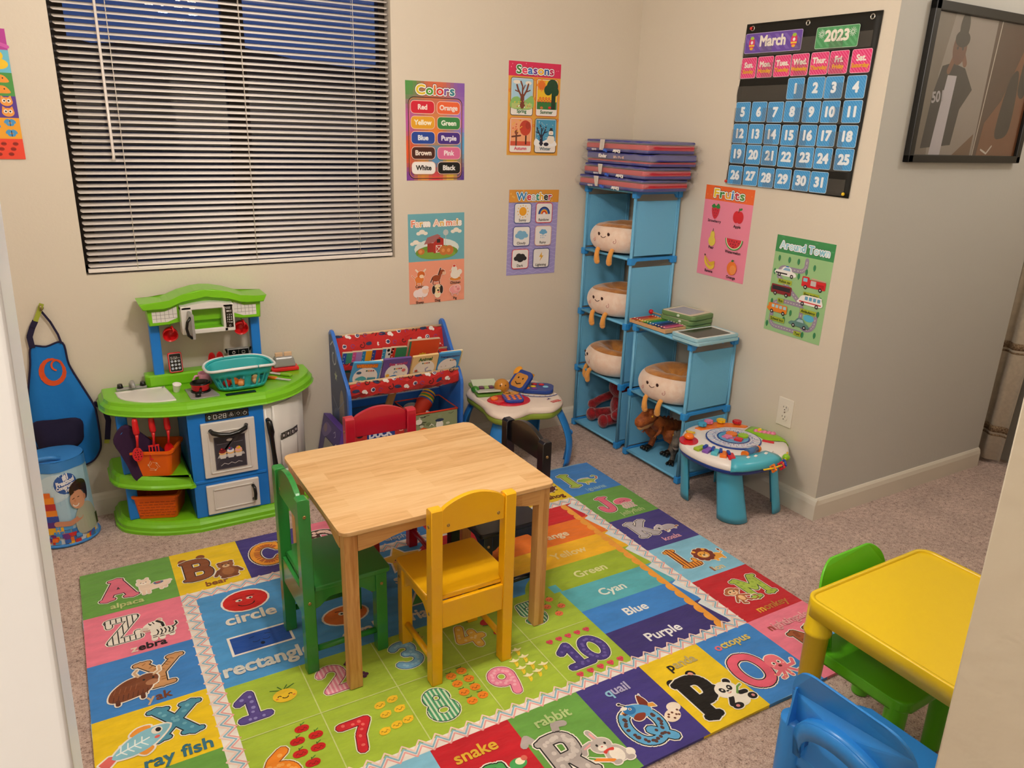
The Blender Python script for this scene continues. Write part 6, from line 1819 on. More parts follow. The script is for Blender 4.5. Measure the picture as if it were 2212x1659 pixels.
# ---- round bread-faced cushions with dangling feet
CW = mat('plush_cream', '#F0D8C6', 0.95, sheen=0.6, bump=0.3, bscale=160, col2='#EACBB6', nscale=40)
CO = mat('plush_caramel', '#D08A3E', 0.95, sheen=0.5, bump=0.6, bscale=130, col2='#A8662A', nscale=16)
CF = mat('plush_orange', '#E8A04A', 0.95, sheen=0.5, bump=0.3, bscale=160)
EY = mat('stitch_dark', '#3A1A14', 0.6); PK_ = mat('stitch_pink', '#D09A90', 0.8)
def cushion_proto():
 t = thing('bread_cushion', 'x', 'cushion', (0, 0, 0))
 R, H = .150, .138
 def ringpt(a, s):
  wob = 1 + .012 * math.sin(3 * a + .6) + .008 * math.sin(7 * a)
  return s * wob
 def side(u, v):
  a = 2 * PI * u; th = -PI * .36 + v * PI * .66
  r = (.100 + .056 * math.cos(th)) ; z = H * .46 + .062 * math.sin(th)
  r = ringpt(a, r)
  z += .004 * math.sin(2 * a + 1) * (v > .5)
  return (r * math.cos(a) * .97, r * math.sin(a) * 1.04, z)
 m = MB(); m.grid(side, 48, 14, closed_u=True); m.build('body', CW, t)
 def top(u, v):
  a = 2 * PI * u; th = PI * .30 + v * PI * .62
  r = (.100 + .056 * math.cos(th)); z = H * .46 + .062 * math.sin(th)
  if v > .6: r *= 1 - (v - .6) * 1.2
  z += .004 * math.sin(2 * a + 1) + .0035 * math.sin(9 * a) * v
  r = ringpt(a, r)
  return (r * math.cos(a) * .97, r * math.sin(a) * 1.04, z + .0006)
 m = MB(); m.grid(top, 48, 12, closed_u=True); m.lathe([(0, .050), (.028, .052), (.052, .064)], 32); m.build('crust_top', CO, t)
 def bot(u, v):
  a = 2 * PI * u; th = -PI * .36 - v * PI * .18
  r = (.100 + .056 * math.cos(th)); z = H * .46 + .062 * math.sin(th)
  r = ringpt(a, r) * (1 - (v * .5))
  return (r * math.cos(a) * .97, r * math.sin(a) * 1.04, max(z, .002) - .0006)
 m = MB(); m.grid(bot, 48, 5, closed_u=True); m.build('crust_base', CO, t)
 # face towards local -x
 def onbody(ang, th):
  a = PI + ang
  r = ringpt(a, .100 + .0565 * math.cos(th))
  return Vector((r * math.cos(a) * .97, r * math.sin(a) * 1.04, H * .46 + .0625 * math.sin(th) + (.004 * math.sin(2 * a + 1) if th > 0 else 0)))
 for s in (-1, 1):
  m = MB(); p = onbody(.165 * s, .30); m.ball(p, (.004, .0065, .009), 14, 10, (0, -.3, .165 * s)); m.build('eye', EY, t)
  pts = [onbody(.36 * s + .008 * k * math.cos(k * .9), -.10 + .022 * k * math.sin(k * .9)) for k in range(1, 9)]
  m = MB(); m.tube(pts, .0015, 6); m.build('cheek', PK_, t)
  m = MB()
  p0 = onbody(.27 * s, -.75)
  m.tube([p0 + Vector((.012, 0, .004)), p0 + Vector((-.004, 0, -.010)), p0 + Vector((-.010, s * .002, -.030)), p0 + Vector((-.010, s * .004, -.052)), p0 + Vector((-.006, s * .005, -.066))], [.010, .0105, .011, .0135, .009], 12)
  m.ball(p0 + Vector((-.008, s * .005, -.060)), (.012, .014, .013), 12, 8)
  m.build('foot', CF, t)
 m = MB(); m.tube([onbody(-.085 + .17 * k / 8, .16 - .10 * math.sin(PI * k / 8)) for k in range(9)], .0013, 6); m.build('mouth', EY, t)
 return t
cp = cushion_proto()
spots = [((-.162, -.200, .8884 + .004), .19, 'cream bread-faced cushion in the topmost cube of the tall shelf'),
         ((-.160, -.200, .5997 + .004), .10, 'cream bread-faced cushion in the second cube down of the tall shelf'),
         ((-.158, -.200, .3156 + .004), -.52, 'cream bread-faced cushion in the third cube down of the tall shelf'),
         ((-.164, -.618, .3156 + .004), .12, 'cream bread-faced cushion in the upper cube of the short shelf')]
for i, (loc, rz, lb) in enumerate(spots):
 o = cp if i == 0 else copy_tree(cp)
 o.location = loc; o.rotation_euler = (0, 0, rz); o['label'] = lb; o['group'] = 'bread-faced cushions in the shelf cubes'

# ---- stack of folded rest mats
MBL = mat('mat_blue', '#3B3F8E', 0.35, spec=0.5, bump=0.12, bscale=30); MRD = mat('mat_red', '#C22A3C', 0.35, spec=0.5, bump=0.12, bscale=30)
BAG = mat('clear_bag', '#E8E4E0', 0.06, spec=0.8, alpha=0.17, bump=1.0, bscale=28)
TAGW = print_mat('paper_label', 0.6)
def rest_mat(label, z, yaw, dx, dy, flip, labelstrip, words):
 t = thing('folded_rest_mat', label, 'rest mat', (-.165 + dx, -.245 + dy, z), yaw, 'folded rest mats on the tall shelf')
 L, W, n = .430, .262, 3
 hs = ((0, .015, .022, .0115), (0, .011, .016, .0215))[flip == 0]; hs = (0, .0140, .0360, .0475) if flip else (0, .0120, .0190, .0470); th = .0475 / 3
 for k in range(n):
  m = MB()
  jx, jy = random.uniform(-.004, .004), random.uniform(-.004, .004)
  def f(u, v, k=k): pass
  m.prism(rrect(W + jx, L + jy, .016, 4), (hs[k + 1] - hs[k]) * .97, Matrix.Translation((jx / 2, jy / 2, hs[k])), bev=.0050, seg=3)
  for v_ in m.bm.verts: v_.co.z += .0018 * math.sin(v_.co.y * 17 + k * 2) * (1 if k else 0.3) - .0012 * (v_.co.z > .02) * abs(math.sin(v_.co.y * 31))
  m.build('layer', MRD if k == 1 else MBL, t)
 # clear bag, pinched at its ends
 m = MB()
 hh = n * th
 def bagf(u, v):
  a = 2 * PI * u
  c, s = math.cos(a), math.sin(a)
  px = (abs(c) ** .35) * (1 if c > 0 else -1) * (W / 2 + .009)
  pz = hh / 2 + (abs(s) ** .5) * (1 if s > 0 else -1) * (hh / 2 + .003)
  yy = (v - .5) * (L + .070)
  e = max(0, abs(v - .5) * 2 - .86) / .14
  px *= 1 - .06 * e
  pz = hh / 2 + (pz - hh / 2) * (1 - .86 * e)
  pz += .0016 * math.sin(yy * 90 + a * 5) + .001 * math.sin(yy * 40)
  if pz < .0005: pz = .0005 + .0
  return (px + .0018 * math.sin(yy * 75 + a * 3), yy, pz)
 m.grid(bagf, 40, 36, closed_u=True); m.build('plastic_wrap', BAG, t)
 A = Art(frame((-W / 2 - .0125, 0, 0), (0, -1, 0), (0, 0, 1)), dz=.00003)
 if labelstrip:
  A.push(-.075, .0, 1)
  A.poly([(-.022 + labelstrip, .006), (.012 + labelstrip * .2, .006), (.020, hh + .001), (-.014, hh + .001)], '#D8D0C8')
  for q in range(6): A.seg((-.010 + labelstrip * .5 * (1 - q / 6), .012 + q * .006), (.010 + labelstrip * .3 * (1 - q / 6), .012 + q * .006), .0012, '#8A8480')
  A.pop()
 A.z = 0
 for txt, x, y, h, rot, c in words: A.text(txt, x, y, h, c, bold=.08, rot=rot)
 A.build('printed_label', TAGW, t)
 return t
zz0 = 1.1745
rest_mat('clear-bagged red and blue rest mat, lowest of the stack', zz0, .03, -.012, .010, 1, .020, [('Kinder', .06, .012, .013, 180, '#F0ECE8'), ('Mat', -.03, .012, .013, 180, '#3A6AD8'), ('durable', -.11, .010, .008, 180, '#D8D4D8')])
rest_mat('clear-bagged red and blue rest mat, second from the bottom of the stack', zz0 + .0505, -.02, .0, .0, 1, .018, [('Kinder', .07, .012, .013, 180, '#F0ECE8'), ('Mat', -.02, .012, .013, 180, '#3A6AD8'), ('durable', -.10, .012, .008, 180, '#D8D4D8')])
rest_mat('clear-bagged rest mat with the white Kinder lettering upright, third in the stack', zz0 + .101, .015, .006, -.012, 0, 0, [('Kinder', -.08, .026, .014, 0, '#F0ECE8'), ('5/8 x 19 x 45', .03, .026, .009, 0, '#D8B8A8')])
rest_mat('clear-bagged red and blue rest mat, top of the stack', zz0 + .1515, -.015, .002, -.004, 1, .004, [('Kinder', .03, .010, .013, 180, '#F0ECE8'), ('Mat', -.05, .010, .013, 180, '#3A6AD8'), ('durable', -.13, .010, .008, 180, '#D8D4D8')])

# ---- plain red shaggy toy in the lowest cube
RP = mat('red_shag', '#A81420', 1.0, sheen=0.7, bump=1.0, bscale=90, col2='#7A0C14', nscale=60)
t = thing('plush_toy', 'red shaggy plush toy sitting in the bottom cube of the tall shelf', 'plush toy', (-.125, -.165, .032))
m = MB(); m.ball((.035, -.01, .085), (.050, .056, .070), 20, 14); m.build('body', RP, t)
m = MB(); m.ball((.030, -.01, .185), (.058, .066, .056), 20, 14); m.build('head', mat('shaded_red_shag', '#8E101A', 1.0, sheen=0.6, bump=1.0, bscale=90), t)  # same red shag, head coloured darker to imitate the shade inside the cube
for nm, p in (('leg', [(.02, .035, .04), (-.03, .062, .035), (-.075, .078, .032)]), ('leg', [(.02, -.03, .04), (-.03, -.030, .034), (-.080, -.026, .030)])):
 m = MB(); m.tube(p, [.030, .027, .026], 14); m.ball(p[-1], (.026, .030, .034), 14, 10); m.build(nm, RP, t)
for p in ([(.03, .05, .13), (-.02, .085, .10), (-.055, .100, .075)], [(.03, -.06, .13), (-.02, -.085, .10), (-.05, -.085, .075)]):
 m = MB(); m.tube(p, [.022, .020, .022], 12); m.ball(p[-1], .025, 12, 8); m.build('arm', RP, t)

# ---- two dinosaurs in the short shelf
def dino(label, loc, rz, s, c1, c2, belly, mouth_c):
 t = thing('toy_dinosaur', label, 'toy dinosaur', loc, rz)
 sk = mat('dino_' + c1.strip('#'), c1, 0.6, col2=c2, nscale=45, bump=0.5, bscale=220)
 cl = mat('dino_foot', '#1C1814', 0.35)
 V = lambda *a: tuple(x * s for x in a)
 m = MB()   # trunk, neck and tail in one body; faces -x
 m.tube([V(.16, 0, .085), V(.11, 0, .092), V(.06, 0, .098), V(.015, 0, .105), V(-.025, 0, .125), V(-.052, 0, .150), V(-.070, 0, .168)], [x * s for x in (.006, .018, .030, .040, .034, .026, .024)], 16)
 m.build('body', sk, t, mods=[('sub', 1)])
 m = MB()
 m.tube([V(-.055, 0, .172), V(-.085, 0, .172), V(-.115, 0, .162), V(-.140, 0, .154), V(-.150, 0, .152)], [x * s for x in (.024, .031, .026, .021, .012)], 14)
 for k in (-1, 1): m.ball(V(-.092, k * .018, .194), (.011 * s, .008 * s, .010 * s), 10, 8)
 m.build('head', sk, t)
 m = MB(); m.tube([V(-.070, 0, .150), V(-.100, 0, .140), V(-.132, 0, .136), V(-.142, 0, .137)], [x * s for x in (.018, .018, .014, .006)], 12); m.build('jaw', mat('dino_jaw_' + mouth_c.strip('#'), mouth_c, 0.6), t)
 m = MB()
 for k in (-1, 1):
  for q in range(5): m.cyl(V(-.104 - q * .009, k * (.017 - q * .0015), .152), V(-.104 - q * .009, k * (.017 - q * .0015), .143), .0022 * s, .0002, n=6)
 m.build('teeth', mat('dino_teeth', '#E6DCC0', 0.4), t)
 for k in (-1, 1):
  m = MB(); m.ball(V(-.094, k * .0265, .180), .0042 * s, 8, 6); m.build('eye', mat('dino_eye', '#E0A82A', 0.2), t)
  m = MB(); m.tube([V(-.030, k * .024, .122), V(-.050, k * .034, .108), V(-.066, k * .032, .098)], [x * s for x in (.010, .008, .005)], 10)
  for q in (-1, 1): m.cyl(V(-.066, k * .032, .098), V(-.078, k * .032 + q * .005, .088), .0035 * s, .0008 * s, n=6)
  m.build('arm', sk, t)
  m = MB(); o = .012 * k
  m.tube([V(.010, k * .030, .100), V(-.008 - o, k * .040, .072), V(.016 - o, k * .042, .045), V(.006 - o, k * .043, .018), V(-.006 - o, k * .043, .010)], [x * s for x in (.030, .024, .0135, .0125, .012)], 14)
  m.build('leg', sk, t)
  m = MB()
  m.ball(V(-.010 - o, k * .043, .011), (.019 * s, .016 * s, .011 * s), 12, 8)
  for q in (-1, 0, 1): m.ball(V(-.030 - o, k * .043 + q * .012, .009), (.013 * s, .0065 * s, .009 * s), 10, 8, (0, 0, -q * .4))
  m.build('foot', cl, t)
 m = MB()
 for q in range(7): m.ball(V(-.04 + q * .024, 0, .150 - abs(q - 1) * .004 - (q > 3) * (q - 3) * .009), (.010 * s, .004 * s, .008 * s), 8, 6)
 m.build('back_ridge', mat('dino_belly_' + belly.strip('#'), belly, 0.7), t)
 return t
dino('orange brown toy dinosaur with black feet in the bottom cube of the short shelf', (-.150, -.548, .030), .12, 1.12, '#B4622A', '#8A4420', '#7A3A1C', '#D8A068')
dino('grey toy dinosaur with pale blue markings crouching beside the orange dinosaur', (-.160, -.700, .030), .55, .90, '#6E665C', '#4E4A46', '#7CB4D4', '#A8A094')

# ---- xylophone on the short shelf
PIN = mat('xylo_wood', '#D8A878', 0.5)
ZT = .6175
t = thing('toy_xylophone', 'wooden toy xylophone with rainbow bars on top of the short shelf', 'xylophone', (-.205, -.520, ZT), 0.02)
for s, xa, xb in ((-1, -.066, -.060), (1, .064, .050)):
 m = MB(); m.prism([(-.105, 0)] + [(-.105 + .21 * k / 48, .012 + .004 * abs(math.sin(k * PI / 6))) for k in range(49)] + [(.105, 0)], .008, frame((s * .056 - .004, 0, 0), (0, 1, 0), (0, 0, 1))); m.build('side_rail', PIN, t)
for y in (-.109, .109):
 m = MB(); m.box((0, y, .009), (.128, .010, .018), bev=.002); m.build('end_rail', PIN, t)
xc = ['#C81E22', '#E0561E', '#EE8A1E', '#F0C020', '#7AB42A', '#2A9A3A', '#2A8AC0', '#2A50B0', '#232A5C', '#5A2A80', '#C83A78', '#E8709A']
for k, c in enumerate(xc):
 m = MB(); y = .094 - k * .0171
 m.box((0, y, .0195), (.128 - k * .0022, .0125, .003), bev=.0008); b_ = m.build('tone_bar', mat('bar_' + c[1:], c, 0.3, metal=0.2), t)
 m = MB()
 for s in (-1, 1): m.ball((s * .052, y, .0225), (.0035, .0035, .002), 10, 6)
 m.build('peg', mat('peg_cream', '#F0E4CC', 0.4), b_)
t = thing('xylophone_mallet', 'wooden mallet with a red ball lying across the xylophone', 'mallet', (-.16, -.44, ZT + .0265))
m = MB(); m.cyl((.010, .030, .0075), (.030, -.150, .002), .003, n=10); m.build('stick', PIN, t)
m = MB(); m.ball((.010, .034, .008), .011, 16, 10); m.build('mallet_head', mat('mallet_red', '#D0182A', 0.3), t)
# ---- drawing boards
GB = mat('board_green', '#6E8E58', 0.4); CRM = mat('board_cream', '#E2D2BC', 0.45)
for k in range(3):
 t = thing('drawing_board', ['lowest', 'middle', 'top'][k] + ' green drawing board of three stacked on the short shelf', 'drawing board', (-.080 + .003 * k, -.552 - .002 * k, ZT + k * .0215), .05 * (k - 1) + .10, 'green drawing boards on the short shelf')
 m = MB(); m.prism(rrect(.150, .180, .018, 5), .0195, bev=.006, seg=3); m.build('casing', GB, t)
 m = MB(); m.prism(rrect(.140, .158, .012, 5), .0015, Matrix.Translation((-.002, .004, .0192))); m.build('face_frame', CRM, t)
 m = MB(); m.prism(rrect(.108, .118, .008, 4), .0006, Matrix.Translation((-.004, .004, .0206))); m.build('screen', mat('board_screen', '#A9A6B8', 0.25), t)
 m = MB(); m.tube([(.074, -.060, .010), (.084, -.052, .010), (.086, 0, .010), (.084, .052, .010), (.074, .060, .010)], .005, 10); m.build('handle', CRM, t)
 m = MB(); m.ball((-.076, -.05 + .02 * k, .011), (.004, .008, .006), 12, 8); m.build('slider_knob', mat('knob_mint', '#CFE0CC', 0.3), t)
LB = mat('tablet_blue', '#9CCBDC', 0.35)
for k in range(2):
 t = thing('writing_tablet', ['pale blue writing tablet underneath the other at the shelf edge', 'pale blue writing tablet with a black screen, uppermost on the short shelf'][k], 'writing tablet', (-.172 + .004 * k, -.772 + .006 * k, ZT + .001 + k * .0135), .03 - .02 * k, 'pale blue writing tablets')
 m = MB(); m.prism(rrect(.236, .148, .012, 5), .0125, bev=.003); m.build('casing', LB, t)
 m = MB(); m.prism(rrect(.216, .134, .008, 4), .0008, Matrix.Translation((-.002, 0, .0125))); m.build('bezel', mat('tablet_white', '#E4E6E4', 0.35), t)
 m = MB(); m.prism(rrect(.186, .112, .004, 3), .0006, Matrix.Translation((-.006, 0, .0133))); m.build('screen', mat('tablet_screen', '#1E1A18', 0.12), t)

# ================================================================== round activity table under the outlet
t = thing('activity_table', 'round activity table with spinning letter wheel, below the wall outlet', 'activity table', (0, 0, 0))
AT = t
OUT = [(-.356, -.903), (-.425, -.968), (-.446, -1.050), (-.434, -1.155), (-.389, -1.230), (-.300, -1.255), (-.205, -1.256), (-.100, -1.218), (-.030, -1.140), (-.022, -1.030), (-.055, -.930), (-.125, -.866), (-.215, -.850), (-.295, -.864)]
O = spline(OUT, 4)
cx_, cy_ = sum(p[0] for p in O) / len(O), sum(p[1] for p in O) / len(O)
def sc_(k, f=O, c=None):
 a, b = c or (cx_, cy_)
 return [(a + (x - a) * k, b + (y - b) * k) for x, y in f]
def shell(rows, mt, name, parent, cap=True, base=O, c=None):
 m = MB(); n = len(base)
 vs, fs = [], []
 for k, z in rows: vs += [(x, y, z) for x, y in sc_(k, base, c)]
 for j in range(len(rows) - 1): fs += [(j * n + i, j * n + (i + 1) % n, (j + 1) * n + (i + 1) % n, (j + 1) * n + i) for i in range(n)]
 m._add(vs, fs, None, True)
 if cap:
  f = m.bm.faces.new(m.bm.verts[-n:] if False else [m.bm.verts[i] for i in (m.bm.verts.ensure_lookup_table() or range(len(vs) - n, len(vs)))]); f.smooth = True
  f = m.bm.faces.new([m.bm.verts[i] for i in range(n)])
 return m.build(name, mt, parent)
ZA = .232
WHP = mat('white_toy_plastic', '#E9E2DE', 0.28, spec=0.5); NAVY = mat('navy_toy_plastic', '#1E3F92', 0.3)
shell([(.90, ZA - .002), (.965, ZA + .004), (.985, ZA + .014), (.99, ZA + .022)], NAVY, 'underside', t)
shell([(.99, ZA + .020), (1.0, ZA + .024), (.995, ZA + .034), (.97, ZA + .043), (.92, ZA + .048), (.5, ZA + .050)], WHP, 'top_shell', t)
TQ = mat('turquoise_plastic', '#52BBE2', 0.32, spec=0.5, bump=0.25, bscale=26)
for i, (dx, dy) in enumerate(((-1, 1), (-1, -1), (1, -1), (1, 1))):
 m = MB()
 ang = math.atan2(dy, dx)
 fx, fy = -.190 + dx * .108, -1.042 + dy * .118
 gx, gy = cx_ + dx * .112, cy_ + dy * .112
 def leg(u, v):
  # outward facing curved plate, wider at the foot
  a = ang - 1.05 + 2.1 * u
  r = .052 + .012 * (1 - v) ** 1.3
  bx, by = fx + (gx - fx) * v, fy + (gy - fy) * v
  return (bx + r * math.cos(a) - .03 * math.cos(ang), by + r * math.sin(a) - .03 * math.sin(ang), .004 + (ZA - .002) * v)
 m.grid(leg, 14, 8); m.build('leg', TQ, t, thick=.005)
TOPZ = ZA + .0505
def disc(name, mt, c, r, h, parent=AT, z=TOPZ, ry=None, rot=0, bev=.002):
 m = MB(); m.prism([(c[0] + r * math.cos(a) * math.cos(rot) - (ry or r) * math.sin(a) * math.sin(rot), c[1] + r * math.cos(a) * math.sin(rot) + (ry or r) * math.sin(a) * math.cos(rot)) for a in [2 * PI * k / 36 for k in range(36)]], h, Matrix.Translation((0, 0, z)), bev=bev)
 return m.build(name, mt, parent)
WC = (-.222, -1.048)
disc('wheel_rim', NAVY, WC, .106, .005)
A = Art(Matrix.Translation((WC[0], WC[1], TOPZ + .0055)) @ Matrix.Rotation(-.55, 4, 'Z'), dz=.00003)
A.ell(0, 0, .101, col='#E6E6EE', n=40)
for k in range(26):
 a = 2 * PI * k / 26
 A.push(0, 0, 1, math.degrees(a))
 A.seg((.062, 0), (.100, 0), .0012, '#5A6AA8')
 A.pop()
 A.push(0, 0, 1, math.degrees(a) + 7)
 A.rect(.066, -.0085, .096, .0085, ['#E4DCE8', '#D8DCEA'][k % 2]); A.text('ABCDEFGHIJKLMNOPQRSTUVWXYZ'[k], .081, 0, .011, '#4A5AA0', rot=90, bold=.05)
 A.pop()
A.ell(0, 0, .063, col='#1E3F92', n=36); A.ell(0, 0, .057, col='#5AA0CC', n=36)
A.build('letter_wheel', print_mat('toy_print', 0.25, spec=0.5, coat=0.2), AT)
RED, ORG, GRN, YEL, PNK, BLU = [mat('toy_' + n_, c_, 0.25, spec=0.5, coat=0.2) for n_, c_ in (('red', '#CE1E30'), ('orange', '#F07A1E'), ('green', '#9AC81E'), ('yellow', '#F0C41E'), ('pink', '#E880A8'), ('blue', '#2446A8'))]
zt2 = TOPZ + .006
disc('orange_shape', ORG, (WC[0] + .012, WC[1] + .022), .022, .010, z=zt2)
disc('green_button', GRN, (WC[0] + .040, WC[1] - .012), .020, .010, z=zt2)
m = MB(); m.prism([(WC[0] - .022 + (.024 if k % 2 == 0 else .013) * math.cos(k * PI / 5), WC[1] + .008 + (.024 if k % 2 == 0 else .013) * math.sin(k * PI / 5)) for k in range(10)], .009, Matrix.Translation((0, 0, zt2)), bev=.002); m.build('star_shape', PNK, AT)
m = MB(); m.box((WC[0] - .004, WC[1] - .030, zt2 + .005), (.030, .030, .010), (0, 0, .5), bev=.003); m.build('square_shape', RED, AT)
disc('red_pad', RED, (-.386, -.975), .048, .006, ry=.036, rot=.9, z=TOPZ - .006)
m = MB(); m.ball((-.380, -.968, TOPZ + .012), (.020, .020, .013), 18, 10); m.build('orange_knob', ORG, AT)
m = MB(); m.prism([(-.020, -.012), (.020, -.010), (0, .022)], .010, Matrix.Translation((-.345, -.935, TOPZ + .003)), bev=.003); m.build('triangle_knob', YEL, AT)
for k, c_ in enumerate(('#A8C83A', '#8A5AB8', '#5ABED0', '#F07A1E', '#CE1E30')):
 m = MB(); p = Vector((-.418 + .0125 * k - .001 * k * k * .1, -1.060 - .0275 * k)); a = .35 + .22 * k
 m.box((p.x + .010, p.y, TOPZ - .001 + .004), (.050, .0255, .012), (0, 0, a - .25), bev=.004); m.build('piano_key', mat('key_' + c_[1:], c_, 0.25, coat=0.2), AT)
 if k < 4:
  m = MB(); m.box((p.x + .022, p.y - .014, TOPZ + .013), (.030, .012, .010), (0, 0, a), bev=.004); m.build('black_key', BLU, AT)
def patch(i0, i1, k0, name, mt):
 pts = [O[i % len(O)] for i in range(i0, i1 + 1)]; n = len(pts)
 rows = [r for r in ((1.008, ZA + .022), (1.012, ZA + .028), (1.006, ZA + .039), (.975, ZA + .049), (.92, ZA + .0545), (.85, ZA + .056), (.78, ZA + .0565), (.70, ZA + .0565), (.62, ZA + .0565)) if r[0] >= k0] + [(k0 - .02, ZA + .049)]
 m = MB(); vs = []
 for k, z in rows:
  for j, (x, y) in enumerate(pts):
   vs.append((cx_ + (x - cx_) * k, cy_ + (y - cy_) * k, z - (.004 if j in (0, n - 1) else 0)))
 m._add(vs, [(r * n + j, r * n + j + 1, (r + 1) * n + j + 1, (r + 1) * n + j) for r in range(len(rows) - 1) for j in range(n - 1)], None, True)
 return m.build(name, mt, AT, thick=.002)
patch(15, 25, .70, 'turquoise_bay', mat('toy_turquoise', '#4CB4CC', 0.25, coat=0.2))
patch(31, 38, .62, 'green_bay', mat('toy_lime', '#8CC21E', 0.3, coat=0.2))
m = MB(); m.cyl((-.290, -1.182, TOPZ + .010), (-.232, -1.172, TOPZ + .010), .013, n=20); m.build('clear_roller', mat('roller_blue', '#4A78B0', 0.1, alpha=.8, coat=0.4), AT)
for x, y in ((-.302, -1.186), (-.220, -1.170)):
 m = MB(); m.cyl((x - .008, y - .001, TOPZ + .006), (x + .008, y + .001, TOPZ + .006), .015, .011, n=18); m.build('roller_end', ORG, AT)
for k in range(4):
 m = MB(); m.box((-.315 + .034 * k + (.02 if k > 1 else 0), -1.212 - .004 * (k in (1, 2)), TOPZ + .007), (.016, .010, .004), (0, 0, .3), bev=.001); m.build('white_button', WHP, AT)
m = MB()
for k in range(5): m.ball((-.088 + .010 * k, -1.040 - .013 * k, TOPZ + .006), (.012, .010, .010), 12, 8)
m.build('pink_caterpillar', PNK, AT)
m = MB(); m.ball((-.080, -1.050, TOPZ + .012), (.009, .009, .010), 12, 8); m.build('yellow_face', YEL, AT)
m = MB(); m.box((-.118, -1.130, TOPZ + .002), (.012, .044, .006), (0, 0, .6), bev=.001); m.build('red_slider', RED, AT)
m = MB(); m.prism([(-.275, -.890), (-.150, -.880), (-.075, -.940), (-.062, -.975), (-.085, -.980), (-.150, -.935), (-.270, -.920)], .008, Matrix.Translation((0, 0, TOPZ - .006)), bev=.003); m.build('orange_bay', ORG, AT)
for (x, y, mt, nm) in ((-.240, -.895, mat('toy_sky', '#4AA8D0', .3), 'blue_gear'), (-.195, -.885, PNK, 'pink_gear'), (-.140, -.900, YEL, 'yellow_gear'), (-.090, -.940, RED, 'red_gear')):
 m = MB(); m.prism([(x + (.019 if k % 2 else .014) * math.cos(k * PI / 7), y + (.019 if k % 2 else .014) * math.sin(k * PI / 7)) for k in range(14)], .012, Matrix.Translation((0, 0, TOPZ + .006)), bev=.002); m.build(nm, mt, AT)
BR = [(-.300, -1.275, .262), (-.270, -1.290, .268), (-.225, -1.290, .270), (-.185, -1.270, .272), (-.150, -1.248, .276), (-.135, -1.238, .284)]
m = MB(); m.tube(BR, .0035, 8); m.build('bead_rail', YEL, AT)
for (x, y, z, mt, q) in ((-.268, -1.291, .268, ORG, .1), (-.226, -1.291, .270, RED, .0), (-.205, -1.284, .271, BLU, .3)):
 m = MB(); m.T = Matrix.Translation((x, y, z)) @ Matrix.Rotation(PI / 2, 4, 'Y') @ Matrix.Rotation(q, 4, 'X')
 m.tube([(.011 * math.cos(a), .011 * math.sin(a), 0) for a in [k * PI / 6 for k in range(12)]], .0038, 8, closed=True)
 for a in (0, PI / 2, PI, 1.5 * PI): m.ball((.014 * math.cos(a), .014 * math.sin(a), 0), .0045, 8, 6)
 m.build('ring_bead', mt, AT)
m = MB(); m.ball((-.160, -1.255, .276), (.014, .014, .013), 14, 10); m.build('green_bead', mat('toy_lime', '#8CC21E', 0.3, coat=0.2), AT)
AT.location = (.004, .022, 0)

# ================================================================== flower-shaped activity table by the back wall
t = thing('activity_table', 'cream and green activity table with a toy phone and laptop, right of the book rack', 'activity table', (0, 0, 0))
BT = t
OUT2 = [(-.930, -.128), (-.870, -.064), (-.785, -.040), (-.690, -.050), (-.600, -.062), (-.545, -.130), (-.560, -.205), (-.570, -.272), (-.560, -.345), (-.590, -.415), (-.655, -.462), (-.725, -.452), (-.775, -.440), (-.830, -.455), (-.890, -.468), (-.935, -.445), (-.952, -.395), (-.940, -.330), (-.925, -.270), (-.925, -.210)]
OUT2 = [(-.925, -.120), (-.862, -.055), (-.780, -.032), (-.690, -.044), (-.610, -.060), (-.556, -.120), (-.552, -.200), (-.562, -.262), (-.568, -.335), (-.600, -.405), (-.655, -.448), (-.700, -.466), (-.750, -.452), (-.790, -.440), (-.845, -.458), (-.905, -.462), (-.945, -.420), (-.950, -.360), (-.934, -.290), (-.930, -.200)]
O2 = spline(OUT2, 3)
c2_ = (sum(p[0] for p in O2) / len(O2), sum(p[1] for p in O2) / len(O2))
ZB = .252
shell([(.90, ZB - .001), (.955, ZB), (.975, ZB + .008), (.985, ZB + .030)], mat('olive_plastic', '#8AA038', 0.35), 'skirt', t, base=O2, c=c2_)
CRT = mat('cream_toy_plastic', '#E8D8CC', 0.28, spec=0.5)
shell([(.985, ZB + .028), (1.0, ZB + .031), (.995, ZB + .040), (.955, ZB + .050), (.90, ZB + .053), (.4, ZB + .053)], CRT, 'top_shell', t, base=O2, c=c2_)
LBL = mat('leg_blue_plastic', '#2E84D4', 0.32, spec=0.5)
for (tx, ty, fx, fy, ang) in ((-.885, -.385, -.905, -.372, PI + .6), (-.615, -.380, -.585, -.405, -.6), (-.600, -.130, -.575, -.095, .6), (-.870, -.115, -.885, -.080, PI - .7)):
 m = MB()
 def leg(u, v):
  a = ang - 1.0 + 2.0 * u
  bow = .028 * math.sin(PI * v)
  r = .050 + .004 * (1 - v)
  bx, by = fx + (tx - fx) * v + bow * math.cos(ang), fy + (ty - fy) * v + bow * math.sin(ang)
  return (min(bx + r * math.cos(a) - .028 * math.cos(ang), -.01), min(by + r * math.sin(a) - .028 * math.sin(ang), -.018), .003 + (ZB - .003) * v)
 m.grid(leg, 14, 12); m.build('leg', LBL, t, thick=.005)
m = MB(); m.T = Matrix.Translation((-.545, -.388, .092)); m.ball((0, 0, 0), (.012, .010, .014), 12, 8); m.tube([(.008, .004, .055), (.013, 0, .045), (.013, .002, .035)], .004, 8); m.tube([(-.020, -.006, -.030), (-.004, -.006, -.040), (.014, .004, -.028)], .004, 8); m.build('leg_face', LBL, t)
m = MB(); m.cyl((-.868, -.425, ZB - .03), (-.868, -.418, ZB - .03), .010, n=16); m.build('leg_button', LBL, t)
